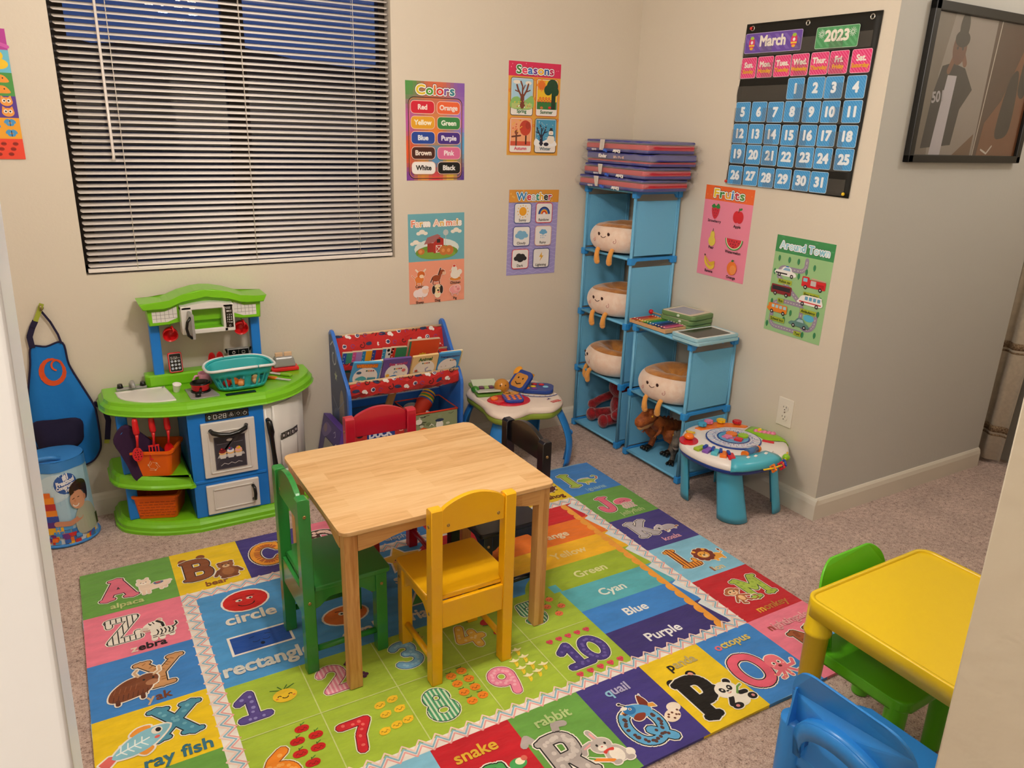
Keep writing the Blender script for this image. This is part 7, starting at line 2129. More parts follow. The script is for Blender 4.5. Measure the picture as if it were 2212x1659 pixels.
TB = ZB + .0535
# red phone bay
SH = Matrix.Translation((-0.045, 0.035, 0))
m = MB(); m.T = SH; m.prism(spline([(-.860, -.310), (-.845, -.370), (-.805, -.412), (-.745, -.420), (-.695, -.395), (-.685, -.340), (-.715, -.295), (-.790, -.275)], 4), .007, Matrix.Translation((0, 0, TB - .002)), bev=.003); m.build('red_bay', RED, t)
m = MB(); m.T = SH @ Matrix.Translation((-.757, -.352, TB + .005)) @ Matrix.Rotation(-.30, 4, 'Z'); m.prism(rrect(.082, .104, .020, 5), .013, bev=.005, seg=3); ph = m.build('toy_phone', BLU, t)
m = MB(); m.T = SH @ Matrix.Translation((-.757, -.352, TB + .005)) @ Matrix.Rotation(-.30, 4, 'Z')
for a in range(3):
 for b in range(3): m.prism([(-.024 + a * .024 + .0078 * math.cos(q), -.036 + b * .020 + .0062 * math.sin(q)) for q in [k * PI / 6 for k in range(12)]], .016, bev=.002)
m.build('phone_buttons', ORG, ph)
AM = mat('amber_face', '#C8862E', 0.2, coat=0.3)
m = MB(); m.T = SH @ Matrix.Translation((-.757, -.352, TB + .005)) @ Matrix.Rotation(-.30, 4, 'Z'); m.prism(rrect(.070, .034, .016, 5, 0, .036), .0165, bev=.004); m.build('phone_screen', AM, ph)
m = MB(); m.T = SH; m.tube([(-.772, -.318, TB + .0225), (-.762, -.325, TB + .0228), (-.750, -.322, TB + .0225)], .0012, 6)
for x, y in ((-.776, -.309), (-.752, -.313)): m.ball((x, y, TB + .022), .0024, 8, 6)
m.build('printed_face', mat('face_dark', '#2A1A14', .5), ph)
m = MB(); m.T = SH; m.cyl((-.828, -.318, TB + .002), (-.828, -.318, TB + .012), .016, n=20); m.build('orange_dial', ORG, t)
m = MB(); m.T = SH; m.box((-.832, -.365, TB + .006), (.038, .034, .012), (0, 0, .3), bev=.005); m.build('red_block', RED, t)
# open book with keys at the left
SH = Matrix.Translation((0.025, 0.035, 0))
m = MB(); m.T = SH @ Matrix.Translation((-.868, -.185, TB)) @ Matrix.Rotation(-.25, 4, 'Z'); m.prism(rrect(.120, .180, .012, 5), .010, bev=.003); bk = m.build('green_book', mat('book_green', '#6A9A3A', 0.35), t)
m = MB(); m.T = SH @ Matrix.Translation((-.868, -.185, TB)) @ Matrix.Rotation(-.25, 4, 'Z'); m.box((-.004, -.055, .016), (.105, .062, .006), (-.18, 0, 0), bev=.002); m.build('book_page', mat('page_grey', '#C8CCC0', .4), bk)
m = MB(); m.T = SH @ Matrix.Translation((-.868, -.185, TB)) @ Matrix.Rotation(-.25, 4, 'Z'); m.box((.004, .045, .016), (.110, .075, .006), (.18, 0, 0), bev=.002); m.build('book_page', mat('page_pale', '#D8E4C8', .4), bk)
for k in range(5):
 m = MB(); m.T = SH @ Matrix.Translation((-.868, -.185, TB)) @ Matrix.Rotation(-.25, 4, 'Z'); m.box((-.044 + k * .022, -.008, .016), (.020, .026, .008), bev=.002); m.build('piano_key', mat(('key_lime', 'key_plum')[k % 2], ('#A8C878', '#6A3A5A')[k % 2], .3), t)
m = MB(); m.T = SH; m.ball((-.925, -.195, TB + .014), (.018, .022, .016), 14, 10); m.build('green_roller', mat('roller_green', '#3E8A2E', .25, coat=.3), t)
m = MB(); m.ball((-.790, -.200, TB + .026), (.034, .034, .034), 20, 14); m.build('amber_bulb', AM, t)
m = MB()
for x, y in ((-.812, -.226), (-.790, -.234)): m.ball((x, y, TB + .040), .0028, 8, 6)
m.build('printed_face', mat('face_dark', '#2A1A14', .5), t)
# laptop
m = MB(); m.T = Matrix.Translation((-.640, -.250, TB + .002)) @ Matrix.Rotation(-.62, 4, 'Z'); m.prism(rrect(.150, .110, .03, 6), .016, bev=.005, seg=3); lp = m.build('toy_laptop', NAVY, t)
LT = Matrix.Translation((-.640, -.250, TB + .018)) @ Matrix.Rotation(-.62, 4, 'Z')
for k, (x, y, mt) in enumerate(((-.045, .025, YEL), (-.012, .030, RED), (.020, .028, RED), (-.045, -.002, mat('btn_mint', '#8CC8A0', .3)), (-.015, -.004, YEL), (-.040, -.030, ORG), (-.008, -.032, mat('btn_plum', '#7A3A90', .3)), (.040, .0, mat('btn_sky', '#8CC4DC', .3)))):
 m = MB(); m.T = LT; m.ball((x, y, .001), (.0135, .0105, .0045), 14, 8); m.build('laptop_button', mt, lp)
LM = frame((-.706, -.214, TB + .046), (.2, -.98, 0), (.70, .14, .70)); m = MB(); m.T = LM; m.prism(rrect(.100, .102, .022, 6), .014, Matrix.Translation((0, 0, -.013)), bev=.005, seg=3); m.build('laptop_lid', NAVY, lp)
m = MB(); m.T = LM; m.prism(rrect(.074, .070, .016, 6), .002, Matrix.Translation((0, -.002, .0005)), bev=.001); m.build('laptop_screen', AM, lp)
m = MB(); m.T = LM; m.tube([(-.016, -.014, .004), (0, -.022, .004), (.018, -.014, .004)], .0022, 6)
for y in (-.014, .014): m.ball((y, .010, .003), (.004, .005, .002), 8, 6)
m.build('printed_face', mat('face_dark', '#2A1A14', .5), lp)
m = MB(); m.T = LM; m.ball((-.050, .040, -.006), (.022, .026, .010), 14, 8); m.build('orange_ear', mat('toy_gold', '#F0A01E', .3, coat=.3), lp)
m = MB(); m.tube([(-.625, -.110, TB + .02), (-.600, -.105, TB + .034), (-.575, -.125, TB + .02)], .008, 10); m.build('gold_arch', mat('toy_gold', '#F0A01E', .3, coat=.3), t)
A = Art(Matrix.Translation((-.640, -.250, TB + .0006)) @ Matrix.Rotation(-.62, 4, 'Z'), dz=.00003)
A.stroke(arc(0, -.020, .088, .058, 200, 345, 14), .010, '#F3EEE6'); A.stroke(arc(0, -.022, .096, .066, 200, 345, 14), .005, '#1E3F92')
for k in range(8): A.ell(.088 * math.cos(math.radians(215 + 17 * k)), -.020 + .058 * math.sin(math.radians(215 + 17 * k)), .003, col='#D8862A')
A.st[0] = (0, 0, 1, 0, 1)
A.build('alphabet_strip', print_mat('toy_print', 0.25, spec=0.5, coat=0.2), BT)
A = Art(Matrix.Translation((-.640, -.405, TB + .0004)) @ Matrix.Rotation(.12, 4, 'Z'), dz=.00003)
A.rr(-.024, -.009, .024, .009, .003, '#D01E2A', .001, '#F0D8D0')
for k in range(4): A.ell(-.018 + k * .012, -.009, .0065, .003, '#D01E2A')
A.text('fisher price', 0, -.003, .0062, '#F3E8E0', bold=.05, w=.042)
A.z += .0001; A.text('A', -.008, .030, .012, '#3A3A78', bold=.1); A.ell(-.020, .030, .0035, col='#B83A9A')
A.build('brand_badge', print_mat('toy_print', 0.25, spec=0.5, coat=0.2), BT)
# ================================================================== toy kitchen
GR = mat('kitchen_green', '#78C41C', 0.28, spec=0.5, coat=0.15); KB = mat('kitchen_blue', '#1F7FDC', 0.35, spec=0.45)
KW = mat('kitchen_white', '#DEDAD4', 0.3, spec=0.5); KK = mat('kitchen_black', '#121110', 0.25, spec=0.5); KG = mat('kitchen_grey', '#A3A3A2', 0.3, metal=0.3)
STK = print_mat('sticker_print', 0.3, spec=0.5)
kt = thing('toy_kitchen', 'green, blue and white toy kitchen against the wall below the window', 'toy kitchen', (0, 0, 0))
CP = [(-2.345, -.020)] + spline([(-2.345, -.125), (-2.322, -.190), (-2.245, -.255), (-2.165, -.292), (-2.085, -.312)], 4, False) + [(-1.822, -.312)] + spline([(-1.822, -.312), (-1.735, -.278), (-1.665, -.220), (-1.612, -.150), (-1.590, -.095)], 4, False)[1:] + [(-1.588, -.020)]
def inset(P, d, yb=-.020):
 cx, cy = -1.96, -.10
 out = []
 for i, (x, y) in enumerate(P):
  a, b = P[i - 1], P[(i + 1) % len(P)]
  if i == 0: a = (x, y + 1)
  if i == len(P) - 1: b = (x, y + 1)
  tx, ty = b[0] - a[0], b[1] - a[1]
  L = math.hypot(tx, ty) or 1
  out.append((x - ty / L * d, min(y + tx / L * d, yb) if 0 < i < len(P) - 1 else yb))
 return out
def stepped(P, rows, name, mt, parent):
 m = MB(); n = len(P); vs = []
 for d, z in rows: vs += [(x, y, z) for x, y in inset(P, d)]
 fs = [(j * n + i, j * n + (i + 1) % n, (j + 1) * n + (i + 1) % n, (j + 1) * n + i) for j in range(len(rows) - 1) for i in range(n)]
 m._add(vs, fs, None, False)
 m.bm.verts.ensure_lookup_table()
 m.bm.faces.new([m.bm.verts[i] for i in range(n)]); m.bm.faces.new([m.bm.verts[len(vs) - n + i] for i in range(n)])
 return m.build(name, mt, parent)
stepped(CP, [(.0, .0), (.0, .010), (.005, .014), (.006, .026), (.014, .033), (.020, .042), (.026, .045)], 'base', GR, kt)
stepped(CP, [(.030, .444), (.006, .445), (.0, .450), (.004, .454), (.006, .468), (.012, .474), (.016, .478), (.020, .488), (.026, .4895)], 'worktop', GR, kt)
ML = [p for p in CP if p[0] < -2.09] + [(-2.085, -.312), (-2.085, -.02)]
stepped(ML, [(.02, .176), (.0, .178), (.0, .186), (.006, .192), (.010, .212), (.018, .222)], 'middle_shelf', GR, kt)
m = MB()
m.b2((-2.090, -.290, .045), (-1.832, -.285 + .02, .446), bev=.004); m.b2((-2.090, -.285, .045), (-2.082, -.02, .446)); m.b2((-1.842, -.285, .045), (-1.834, -.02, .446)); m.b2((-2.09, -.03, .045), (-1.834, -.02, .446))
for z in (.184,): m.b2((-2.085, -.294, z - .005), (-1.838, -.288, z + .005), bev=.002)
m.build('cabinet', KB, kt)
for z0, z1 in ((.045, .178), (.222, .446)):
 m = MB(); m.box((-2.283, -.165, (z0 + z1) / 2), (.034, .060, z1 - z0), bev=.005); m.build('column', KB, kt)
def door(x0, x1, z0, z1, name, pan):
 t_ = MB(); t_.b2((x0, -.302, z0), (x1, -.290, z1), bev=.004, seg=3)
 a, b, c, d = pan
 for lo, hi in (((a, -.3055, c), (b, -.300, c + .004)), ((a, -.3055, d - .004), (b, -.300, d)), ((a, -.3055, c), (a + .004, -.300, d)), ((b - .004, -.3055, c), (b, -.300, d))): t_.b2(lo, hi, bev=.001)
 return t_.build(name, KW, kt)
od = door(-2.050, -1.868, .198, .405, 'oven_door', (-2.030, -1.888, .214, .372))
m = MB(); m.tube([(-2.020, -.303, .378), (-2.014, -.322, .374), (-1.990, -.328, .366), (-1.960, -.330, .362), (-1.930, -.328, .366), (-1.905, -.322, .376), (-1.898, -.303, .381)], [.007, .0085, .0085, .0085, .0085, .0085, .007], 10); m.build('handle', KK, od)
A = Art(frame((-1.9590, -.3062, .289), (1, 0, 0), (0, 0, 1)), dz=.00003); A.st[0] = (0, 0, .001, 0, 1)
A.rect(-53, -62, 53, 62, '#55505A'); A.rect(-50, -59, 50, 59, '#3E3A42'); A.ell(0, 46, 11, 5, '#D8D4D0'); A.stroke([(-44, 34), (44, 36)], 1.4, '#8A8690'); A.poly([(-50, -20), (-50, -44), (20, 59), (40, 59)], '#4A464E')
A.poly([(-40, -8), (44, -6), (48, -16), (-46, -18)], '#B8B4B4')
for i, (x, c1, c2) in enumerate(((-27, '#8A2A2A', '#6A1A1E'), (0, '#F0ECF0', '#5A5A8A'), (27, '#F0A8A8', '#F0C02A'))):
 A.poly([(x - 12, -6), (x + 12, -6), (x + 9, -22), (x - 9, -22)], '#D8D4D0'); A.ell(x, 0, 13, 8, '#E8B878'); A.ell(x, 6, 12, 8, c1); A.ell(x, 12, 8, 6, c2); A.ell(x - 3, 15, 3, 3, '#D8303A' if i < 2 else '#F080A0')
A.stroke([(-36, -48), (-24, -40), (-12, -46), (0, -40), (12, -46), (24, -40), (36, -44)], 2, '#C8C4C4')
A.build('oven_window_print', STK, od)
ld = door(-2.052, -1.870, .055, .168, 'cupboard_door', (-2.030, -1.890, .072, .152))
m = MB(); m.tube([(-1.893, -.303, .142), (-1.890, -.318, .137), (-1.889, -.322, .115), (-1.890, -.318, .092), (-1.893, -.303, .087)], .006, 10); m.build('handle', KK, ld)
# oven clock panel
m = MB(); m.b2((-2.030, -.2955, .411), (-1.884, -.289, .438), bev=.002); cpn = m.build('clock_panel', KK, kt)
A = Art(frame((-2.030, -.2960, .411), (1, 0, 0), (0, 0, 1)), dz=.00003); A.st[0] = (0, 0, .001, 0, 1)
for x0, x1 in ((4, 21), (23, 72), (75, 97), (100, 119), (122, 142)): A.rr(x0, 3, x1, 24, 2, '#1A1918', .7, '#77746E')
def seg7(A, d, x, y, w, h, c):
 on = {'0': 'abcdef', '1': 'bc', '2': 'abged', '5': 'afgcd', '8': 'abcdefg'}[d]
 L = {'a': ((0, h), (w, h)), 'b': ((w, h), (w, h / 2)), 'c': ((w, h / 2), (w, 0)), 'd': ((0, 0), (w, 0)), 'e': ((0, h / 2), (0, 0)), 'f': ((0, h), (0, h / 2)), 'g': ((0, h / 2), (w, h / 2))}
 for k in on: A.stroke([(x + L[k][0][0], y + L[k][0][1]), (x + L[k][1][0], y + L[k][1][1])], h * .13, c)
for d, x in (('0', 27), ('2', 45), ('8', 59)): seg7(A, d, x, 6, 9, 14, '#E8E6E4')
for y in (9, 16): A.ell(40.5, y, 1.3, col='#E8E6E4')
A.poly([(7, 15), (18, 15), (12.5, 21)], '#BFE0DC'); A.poly([(7, 12), (12.5, 6), (18, 12)], '#BFE0DC')
for a in (90, 210, 330): A.stroke(arc(86 + 4.6 * math.cos(math.radians(a)), 13.5 + 4.6 * math.sin(math.radians(a)), 3.2, 3.2, 0, 360, 10), 1, '#D8D6D2')
A.stroke(arc(109.5, 15, 4.6, 4.6, -50, 230, 10), 1.1, '#D8D6D2'); A.seg((107.5, 9), (111.5, 9), 1.2, '#D8D6D2')
A.stroke(arc(132, 13, 6, 6, 120, 420, 12), 1.3, '#D8D6D2'); A.seg((132, 14), (132, 21), 1.3, '#D8D6D2')
A.build('clock_print', STK, cpn)
# fridge side, curving back to the wall
def fr(u, v):
 P = [(-1.832, -.288), (-1.790, -.272), (-1.735, -.235), (-1.690, -.185), (-1.655, -.120), (-1.640, -.060), (-1.637, -.022)]
 i = u * 6; k = min(int(i), 5); f = i - k
 return (P[k][0] * (1 - f) + P[k + 1][0] * f, P[k][1] * (1 - f) + P[k + 1][1] * f, .046 + .400 * v)
m = MB(); m.grid(fr, 24, 2); m.build('fridge_wall', KW, kt, thick=.008)
m = MB()
def frd(u, v):
 a = fr(.10 + .58 * u, 0); e = .007
 return (a[0] + e * .7, a[1] - e, .070 + .360 * v)
m.grid(frd, 16, 2); fd = m.build('fridge_door', KW, kt, thick=.006)
def frn(u, v):
 a = fr(.17 + .25 * u, 0); return (a[0] + .012, a[1] - .0125 - .0 * v, .165 + .125 * v + .012 * math.cos(PI * u) * 0)
m = MB(); m.grid(frn, 8, 2); m.build('dispenser_recess', mat('recess_white', '#D2CEC8', 0.35), fd, thick=.002)
m = MB(); m.grid(lambda u, v: (fr(.17 + .25 * u, 0)[0] + .012 + .014 * v, fr(.17 + .25 * u, 0)[1] - .012 - .016 * v, .172 - .006 * math.sin(PI * u)), 8, 2); m.build('dispenser_ledge', KW, fd, thick=.006)
A = Art(fn=lambda x, y, z: Vector((fr(.17 + .25 * x, 0)[0] + .014 + z, fr(.17 + .25 * x, 0)[1] - .015 - z, .292 + .026 * y)), dz=.00003, maxlen=.15)
A.rect(0, 0, 1, 1, '#141312')
for k in range(4): A.rr(.05 + k * .24, .12, .23 + k * .24, .88, .04, '#141312', .018, '#A8A49E'); A.ell(.14 + k * .24, .5, .045, .22, '#D8D4D0')
A.build('dispenser_print', STK, fd)
m = MB(); m.tube([(-1.822, -.297, .385), (-1.820, -.312, .380), (-1.816, -.315, .340), (-1.814, -.306, .320), (-1.810, -.306, .260), (-1.807, -.306, .215), (-1.808, -.318, .195), (-1.808, -.318, .150), (-1.810, -.300, .140)], [.008, .011, .012, .009, .008, .009, .012, .011, .008], 10); m.build('handle', KK, fd)
# raised back ledge, posts, hood
m = MB(); m.prism([(-2.185, -.020), (-2.185, -.066), (-2.170, -.082), (-1.765, -.082), (-1.752, -.066), (-1.752, -.020)], .046, Matrix.Translation((0, 0, .488)), bev=.008, seg=2); m.build('back_ledge', GR, kt)
for x in (-2.137, -1.793):
 m = MB(); m.box((x, -.058, .628), (.033, .036, .196), bev=.004); m.build('post', KB, kt)
arch_t = [(-2.182, .806), (-2.105, .806), (-2.085, .812), (-2.045, .828), (-2.000, .839), (-1.967, .841), (-1.935, .839), (-1.890, .828), (-1.848, .812), (-1.828, .806), (-1.756, .806)]
m = MB()
m.prism(arch_t + [(x, z - .024) for x, z in [(-1.768, .806), (-1.828, .806)] + arch_t[2:-2][::-1] + [(-2.105, .806), (-2.170, .806)]], .118, frame((0, -.020, 0), (1, 0, 0), (0, 0, 1)), bev=.004)
m.build('cornice', GR, kt)
m = MB()
up = [(x, z - .020) for x, z in arch_t[1:-1]]
m.prism([(-2.158, .786)] + up + [(-1.776, .786), (-1.780, .722), (-1.842, .722), (-1.872, .734), (-2.060, .734), (-2.090, .722), (-2.154, .722)], .090, frame((0, -.030, 0), (1, 0, 0), (0, 0, 1)), bev=.004)
m.build('hood', GR, kt)
TL = print_mat('tile_print', 0.3)
for P, x0, x1 in (([(-2.143, .734), (-2.095, .734), (-2.062, .746), (-2.062, .786), (-2.100, .772), (-2.143, .772)], -2.143, -2.062), ([(-1.794, .734), (-1.840, .734), (-1.872, .746), (-1.872, .786), (-1.836, .772), (-1.794, .772)], -1.872, -1.794)):
 A = Art(frame((0, -.1206, 0), (1, 0, 0), (0, 0, 1)), dz=.00003)
 A.poly(P, '#E4E0DC')
 A.up()
 for k in range(1, 6): x = x0 + (x1 - x0) * k / 6; A.rect(x - .0007, .736 + .010 * (abs(x - (x0 if x0 < -2 else x1)) > .05), x + .0007, .772 + .012 * (abs(x - (x0 if x0 < -2 else x1)) > .045), '#9A9690')
 for z in (.747, .760): A.rect(min(x0, x1) + .001, z - .0007, max(x0, x1) - .001, z + .0007, '#9A9690')
 A.build('tile_panel', TL, kt)
# microwave
m = MB()
top = [(-2.055 + .0885 * 2 * k / 12, .787 + .012 * math.sin(PI * k / 12)) for k in range(13)]
fo = [(-2.055, .690)] + top + [(-1.878, .690)]
M = frame((0, -.028, 0), (1, 0, 0), (0, 0, 1))
# front ring round the opening
for lo, hi in (((-2.055, -.158, .690), (-2.018, -.100, .790)), ((-1.917, -.158, .690), (-1.878, -.100, .790)), ((-2.03, -.158, .690), (-1.90, -.100, .706))): m.b2(lo, hi, bev=.004, seg=3)
m.prism([(-2.055, .776)] + top + [(-1.878, .776)], .058, frame((0, -.100, 0), (1, 0, 0), (0, 0, 1)), bev=.004)
mw = m.build('microwave', KW, kt)
m = MB(); m.b2((-2.020, -.103, .704), (-1.915, -.098, .778)); m.b2((-2.020, -.150, .703), (-1.915, -.10, .7065)); m.build('microwave_interior', GR, mw)
m = MB(); m.b2((-2.034, -.160, .690), (-2.024, -.235, .776), bev=.003); dr = m.build('microwave_door', KG, mw)
m = MB(); m.tube([(-2.034, -.228, .768), (-2.046, -.230, .752), (-2.050, -.230, .730), (-2.046, -.230, .706), (-2.034, -.228, .694)], .0048, 8); m.build('handle', KK, dr)
m = MB(); m.b2((-1.909, -.1595, .704), (-1.884, -.157, .782), bev=.001); kp = m.build('keypad', KK, mw)
A = Art(frame((-1.909, -.1600, .704), (1, 0, 0), (0, 0, 1)), dz=.00003); A.st[0] = (0, 0, .001, 0, 1)
for d, x in (('5', 3), ('0', 9), ('2', 14)): seg7(A, d, x, 68, 3.4, 6, '#E8E6E4')
A.rect(3, 56, 21, 63, '#8A8680'); A.rect(5, 58, 12, 61, '#E4E2E0')
for r_ in range(4):
 for c_ in range(3): A.text('123456789*0#'[r_ * 3 + c_], 6 + c_ * 6.5, 44 - r_ * 9, 5, '#E0DEDA', bold=.05)
A.stroke(arc(12.5, 7, 3, 3, 0, 360, 10), .8, '#E0DEDA')
A.build('keypad_print', STK, kp)
# sink, taps, hob
m = MB()
ring = [(-2.285, -.100), (-2.276, -.165), (-2.225, -.222), (-2.165, -.250), (-2.118, -.255), (-2.112, -.240), (-2.128, -.100), (-2.140, -.090), (-2.275, -.090)]
ring = spline(ring, 3); n = len(ring); c_ = (-2.195, -.160); vs = []
for k, z in ((1.0, .4895), (1.0, .4935), (.95, .4945), (.90, .4915), (.82, .4905)): vs += [(c_[0] + (x - c_[0]) * k, c_[1] + (y - c_[1]) * k, z) for x, y in ring]
m._add(vs, [(j * n + i, j * n + (i + 1) % n, (j + 1) * n + (i + 1) % n, (j + 1) * n + i) for j in range(4) for i in range(n)], None, True)
m.bm.verts.ensure_lookup_table(); m.bm.faces.new([m.bm.verts[4 * n + i] for i in range(n)])
m.build('sink', KW, kt)
m = MB(); m.box((-2.232, -.068, .495), (.098, .024, .010), bev=.003); m.build('tap_base', KG, kt)
m = MB(); m.tube([(-2.232, -.068, .498), (-2.232, -.070, .512), (-2.230, -.082, .520), (-2.228, -.098, .516), (-2.227, -.104, .505)], [.0085, .0085, .008, .0075, .007], 12); m.build('tap', KG, kt)
for x in (-2.268, -2.195):
 m = MB(); m.cyl((x, -.068, .498), (x, -.068, .514), .011, .008, n=9); m.build('tap_knob', KK, kt)
m = MB(); m.prism([(-2.070, -.155), (-2.066, -.268), (-2.055, -.276), (-1.972, -.272), (-1.970, -.262), (-1.990, -.155)], .004, Matrix.Translation((0, 0, .4895)), bev=.001); m.build('hob_plate', KG, kt)
m = MB()
for r_ in (.030, .021, .012): m.tube([(-2.022 + r_ * math.cos(k * PI / 12), -.198 + r_ * math.sin(k * PI / 12), .4955) for k in range(24)], .0032, 6, closed=True)
m.lathe([(0, .4935), (.034, .4935), (.032, .4960)], 24, (-2.022, -.198, 0)); m.build('burner', KK, kt)
m = MB(); m.cyl((-2.040, -.256, .4935), (-2.040, -.256, .506), .010, .0085, n=14); m.box((-2.040, -.256, .508), (.022, .006, .006), (0, 0, .4), bev=.001); m.build('hob_knob', KK, kt)
m = MB(); m.b2((-1.952, -.284, .4895), (-1.850, -.262, .4925), bev=.001); m.build('second_hob', KK, kt)
# hooks under the worktop
for x in (-2.247, -2.196, -2.149):
 m = MB(); m.tube([(x, -.236, .447), (x, -.236, .438), (x, -.246, .434), (x, -.254, .440)], .0022, 6); m.build('hook', KG, kt)

# ---- loose play things on the kitchen
RDP = mat('red_toy', '#D81E22', 0.28, spec=0.5, coat=0.15)
def utensil(name, label, x, kind):
 t_ = thing(name, label, 'toy utensil', (x, -.250, .437))
 m = MB(); m.tube([(0, 0, .006), (0, 0, -.004), (0, -.001, -.030), (.001, -.002, -.045), (.001, -.002, -.052)], [.007, .0095, .0105, .0105, .006], 12); m.build('handle', RDP, t_)
 m = MB(); m.tube([(.001, -.002, -.050), (.0, -.002, -.075), (-.002, -.003, -.098)], [.0065, .0038, .0045], 10)
 if kind == 'spatula':
  for dx in (-.0145, -.005, .005, .0145): m.box((-.003 + dx, -.004, -.124), (.0042, .003, .048), bev=.001)
  for z in (-.099, -.148): m.box((-.003, -.004, z), (.034, .003, .006), bev=.001)
 elif kind == 'slotted':
  P = [(.0165 * math.cos(a), .026 * math.sin(a)) for a in [k * PI / 14 for k in range(28)]]
  m.prism(P, .003, frame((-.004, -.003, -.122), (1, 0, 0), (0, 0, 1)), bev=.001)
 else:
  m.grid(lambda u, v: (-.003 + .015 * v * math.cos(2 * PI * u), -.001 + .007 * (1 - v * v) - .004, -.120 + .023 * v * math.sin(2 * PI * u)), 24, 6, closed_u=True)
 h = m.build('blade' if kind == 'spatula' else 'bowl', RDP, t_)
 if kind == 'slotted':
  m = MB()
  for i in range(-1, 2):
   for j in range(-2, 3):
    if abs(i) + abs(j) * .6 < 2: m.cyl((-.004 + i * .0085 + (j % 2) * .002, -.0066, -.122 + j * .0085), (-.004 + i * .0085 + (j % 2) * .002, -.0055, -.122 + j * .0085), .0021, n=8)
  m.build('holes', mat('hole_dark', '#4A0E10', .8), h)
utensil('toy_slotted_spoon', 'red slotted spoon hanging leftmost under the kitchen worktop', -2.247, 'slotted')
utensil('toy_spatula', 'red slotted spatula hanging in the middle under the kitchen worktop', -2.196, 'spatula')
utensil('toy_spoon', 'red solid spoon hanging rightmost of the three under the kitchen worktop', -2.149, 'spoon')
t_ = thing('oven_mitt', 'dark purple oven mitt hanging behind the red utensils', 'oven mitt', (-2.232, -.222, .315), 0)
m = MB()
P = spline([(-.078, .052), (-.040, .094), (.015, .040), (.055, -.010), (.078, -.048), (.066, -.078), (.030, -.092), (.008, -.086), (-.002, -.098), (-.024, -.098), (-.040, -.078), (-.050, -.040), (-.064, .004)], 4)
m.prism([(x * 1.15, z * 1.12) for x, z in P], .020, frame((.004, .010, -.004), (1, 0, 0), (0, 0, 1)), bev=.008, seg=3); m.build('mitt_body', mat('mitt_purple', '#33183C', 0.9, bump=0.5, bscale=70), t_)
m = MB(); m.tube([(-.078, -.004, .054), (-.058, -.006, .076), (-.040, -.004, .094)], .0045, 8); m.build('mitt_binding', mat('mitt_blue', '#2A7AC0', 0.8), t_)
OB = mat('bin_orange', '#E8650E', 0.35, spec=0.45)
def tub(t_, w0, d0, w1, d1, h, nm='tub', rim=.006):
 m = MB(); rows = [(w0 * .5, .003), (w0, .0), (w0, .0)]
 a, b, c, d = rrect(w0, d0, .014, 4), rrect(w1, d1, .016, 4), rrect(w1 + rim * 2, d1 + rim * 2, .02, 4), rrect(w1 - .008, d1 - .008, .014, 4)
 e = rrect(w0 - .008, d0 - .008, .012, 4); n = len(a); vs = []
 for ring_, z in ((a, 0), (b, h - .010), (c, h - .009), (c, h - .001), (b, h), (d, h - .001), (e, .006)): vs += [(x, y, z) for x, y in ring_]
 m._add(vs, [(j * n + i, j * n + (i + 1) % n, (j + 1) * n + (i + 1) % n, (j + 1) * n + i) for j in range(6) for i in range(n)], None, False)
 m.bm.verts.ensure_lookup_table(); m.bm.faces.new([m.bm.verts[i] for i in range(n)]); m.bm.faces.new([m.bm.verts[6 * n + i] for i in range(n)])
 return m.build(nm, OB, t_)
t_ = thing('orange_bin', 'orange recycling bin on the middle shelf of the toy kitchen', 'bin', (-2.190, -.190, .2225), -.42)
tub(t_, .125, .120, .145, .135, .095)
A = Art(frame((.010, -.0648, .040), (1, 0, 0), (0, -.10, 1)), dz=.0001); A.st[0] = (0, 0, .001, 0, 1)
for k in range(3):
 A.push(0, 0, 1, k * 120); A.stroke([(-14, -16), (4, -16), (12, -8)], 1.6, '#F0C8A0'); A.stroke([(-12, -10), (2, -10)], 1.4, '#F0C8A0'); A.poly([(2, -20), (2, -12), (9, -16)], '#F0C8A0'); A.pop()
A.build('recycling_mark', STK, t_)
t_ = thing('orange_basket', 'orange woven-look basket on the bottom shelf of the toy kitchen', 'basket', (-2.190, -.160, .0465), -.36)
b_ = tub(t_, .130, .130, .150, .145, .092, 'basket_body')
m = MB()
for r_ in range(6):
 for k in range(7):
  x = -.052 + k * .0175 + (r_ % 2) * .006
  z = .014 + r_ * .0105
  y = -.0655 - z * .075
  if x < .062: m.box((x, y, z), (.0145, .0035, .0035), (0, 0, 0), bev=.0012)
m.build('woven_relief', mat('bin_orange_dark', '#B84A08', 0.5), b_)
t_ = thing('toy_phone', 'red toy smartphone with app buttons standing on the kitchen ledge', 'toy phone', (-2.081, -.079, .5345), .06)
m = MB(); m.T = Matrix.Translation((0, 0, .001)) @ Matrix.Rotation(-.12, 4, 'X'); m.prism(rrect(.047, .074, .007, 4, 0, .037), .009, frame((0, .0045, 0), (1, 0, 0), (0, 0, 1)), bev=.002); m.build('casing', RDP, t_)
A = Art(Matrix.Rotation(-.12, 4, 'X') @ frame((-.0235, -.0048, .001), (1, 0, 0), (0, 0, 1)), dz=.00003); A.st[0] = (0, 0, .001, 0, 1)
A.rr(4, 5, 43, 69, 4, '#1A1A1C', .8, '#E8E0E0')
for d, x in (('5', 9), ('0', 18), ('2', 25)): seg7(A, d, x, 50, 5, 8, '#E8E6E4')
A.text('PM', 36, 50, 5, '#B8B4B4')
for i in range(3):
 for j in range(3): A.ell(12 + i * 11.5, 42 - j * 13, 4.4, col='#D8E0EC'); A.ell(12 + i * 11.5, 42 - j * 13, 2.2, col=['#7A90B8', '#E8F0F8'][(i + j) % 2])
A.build('screen_print', STK, t_)
t_ = thing('white_cup', 'small white toy cup beside the kitchen sink', 'cup', (-2.098, -.162, .4905))
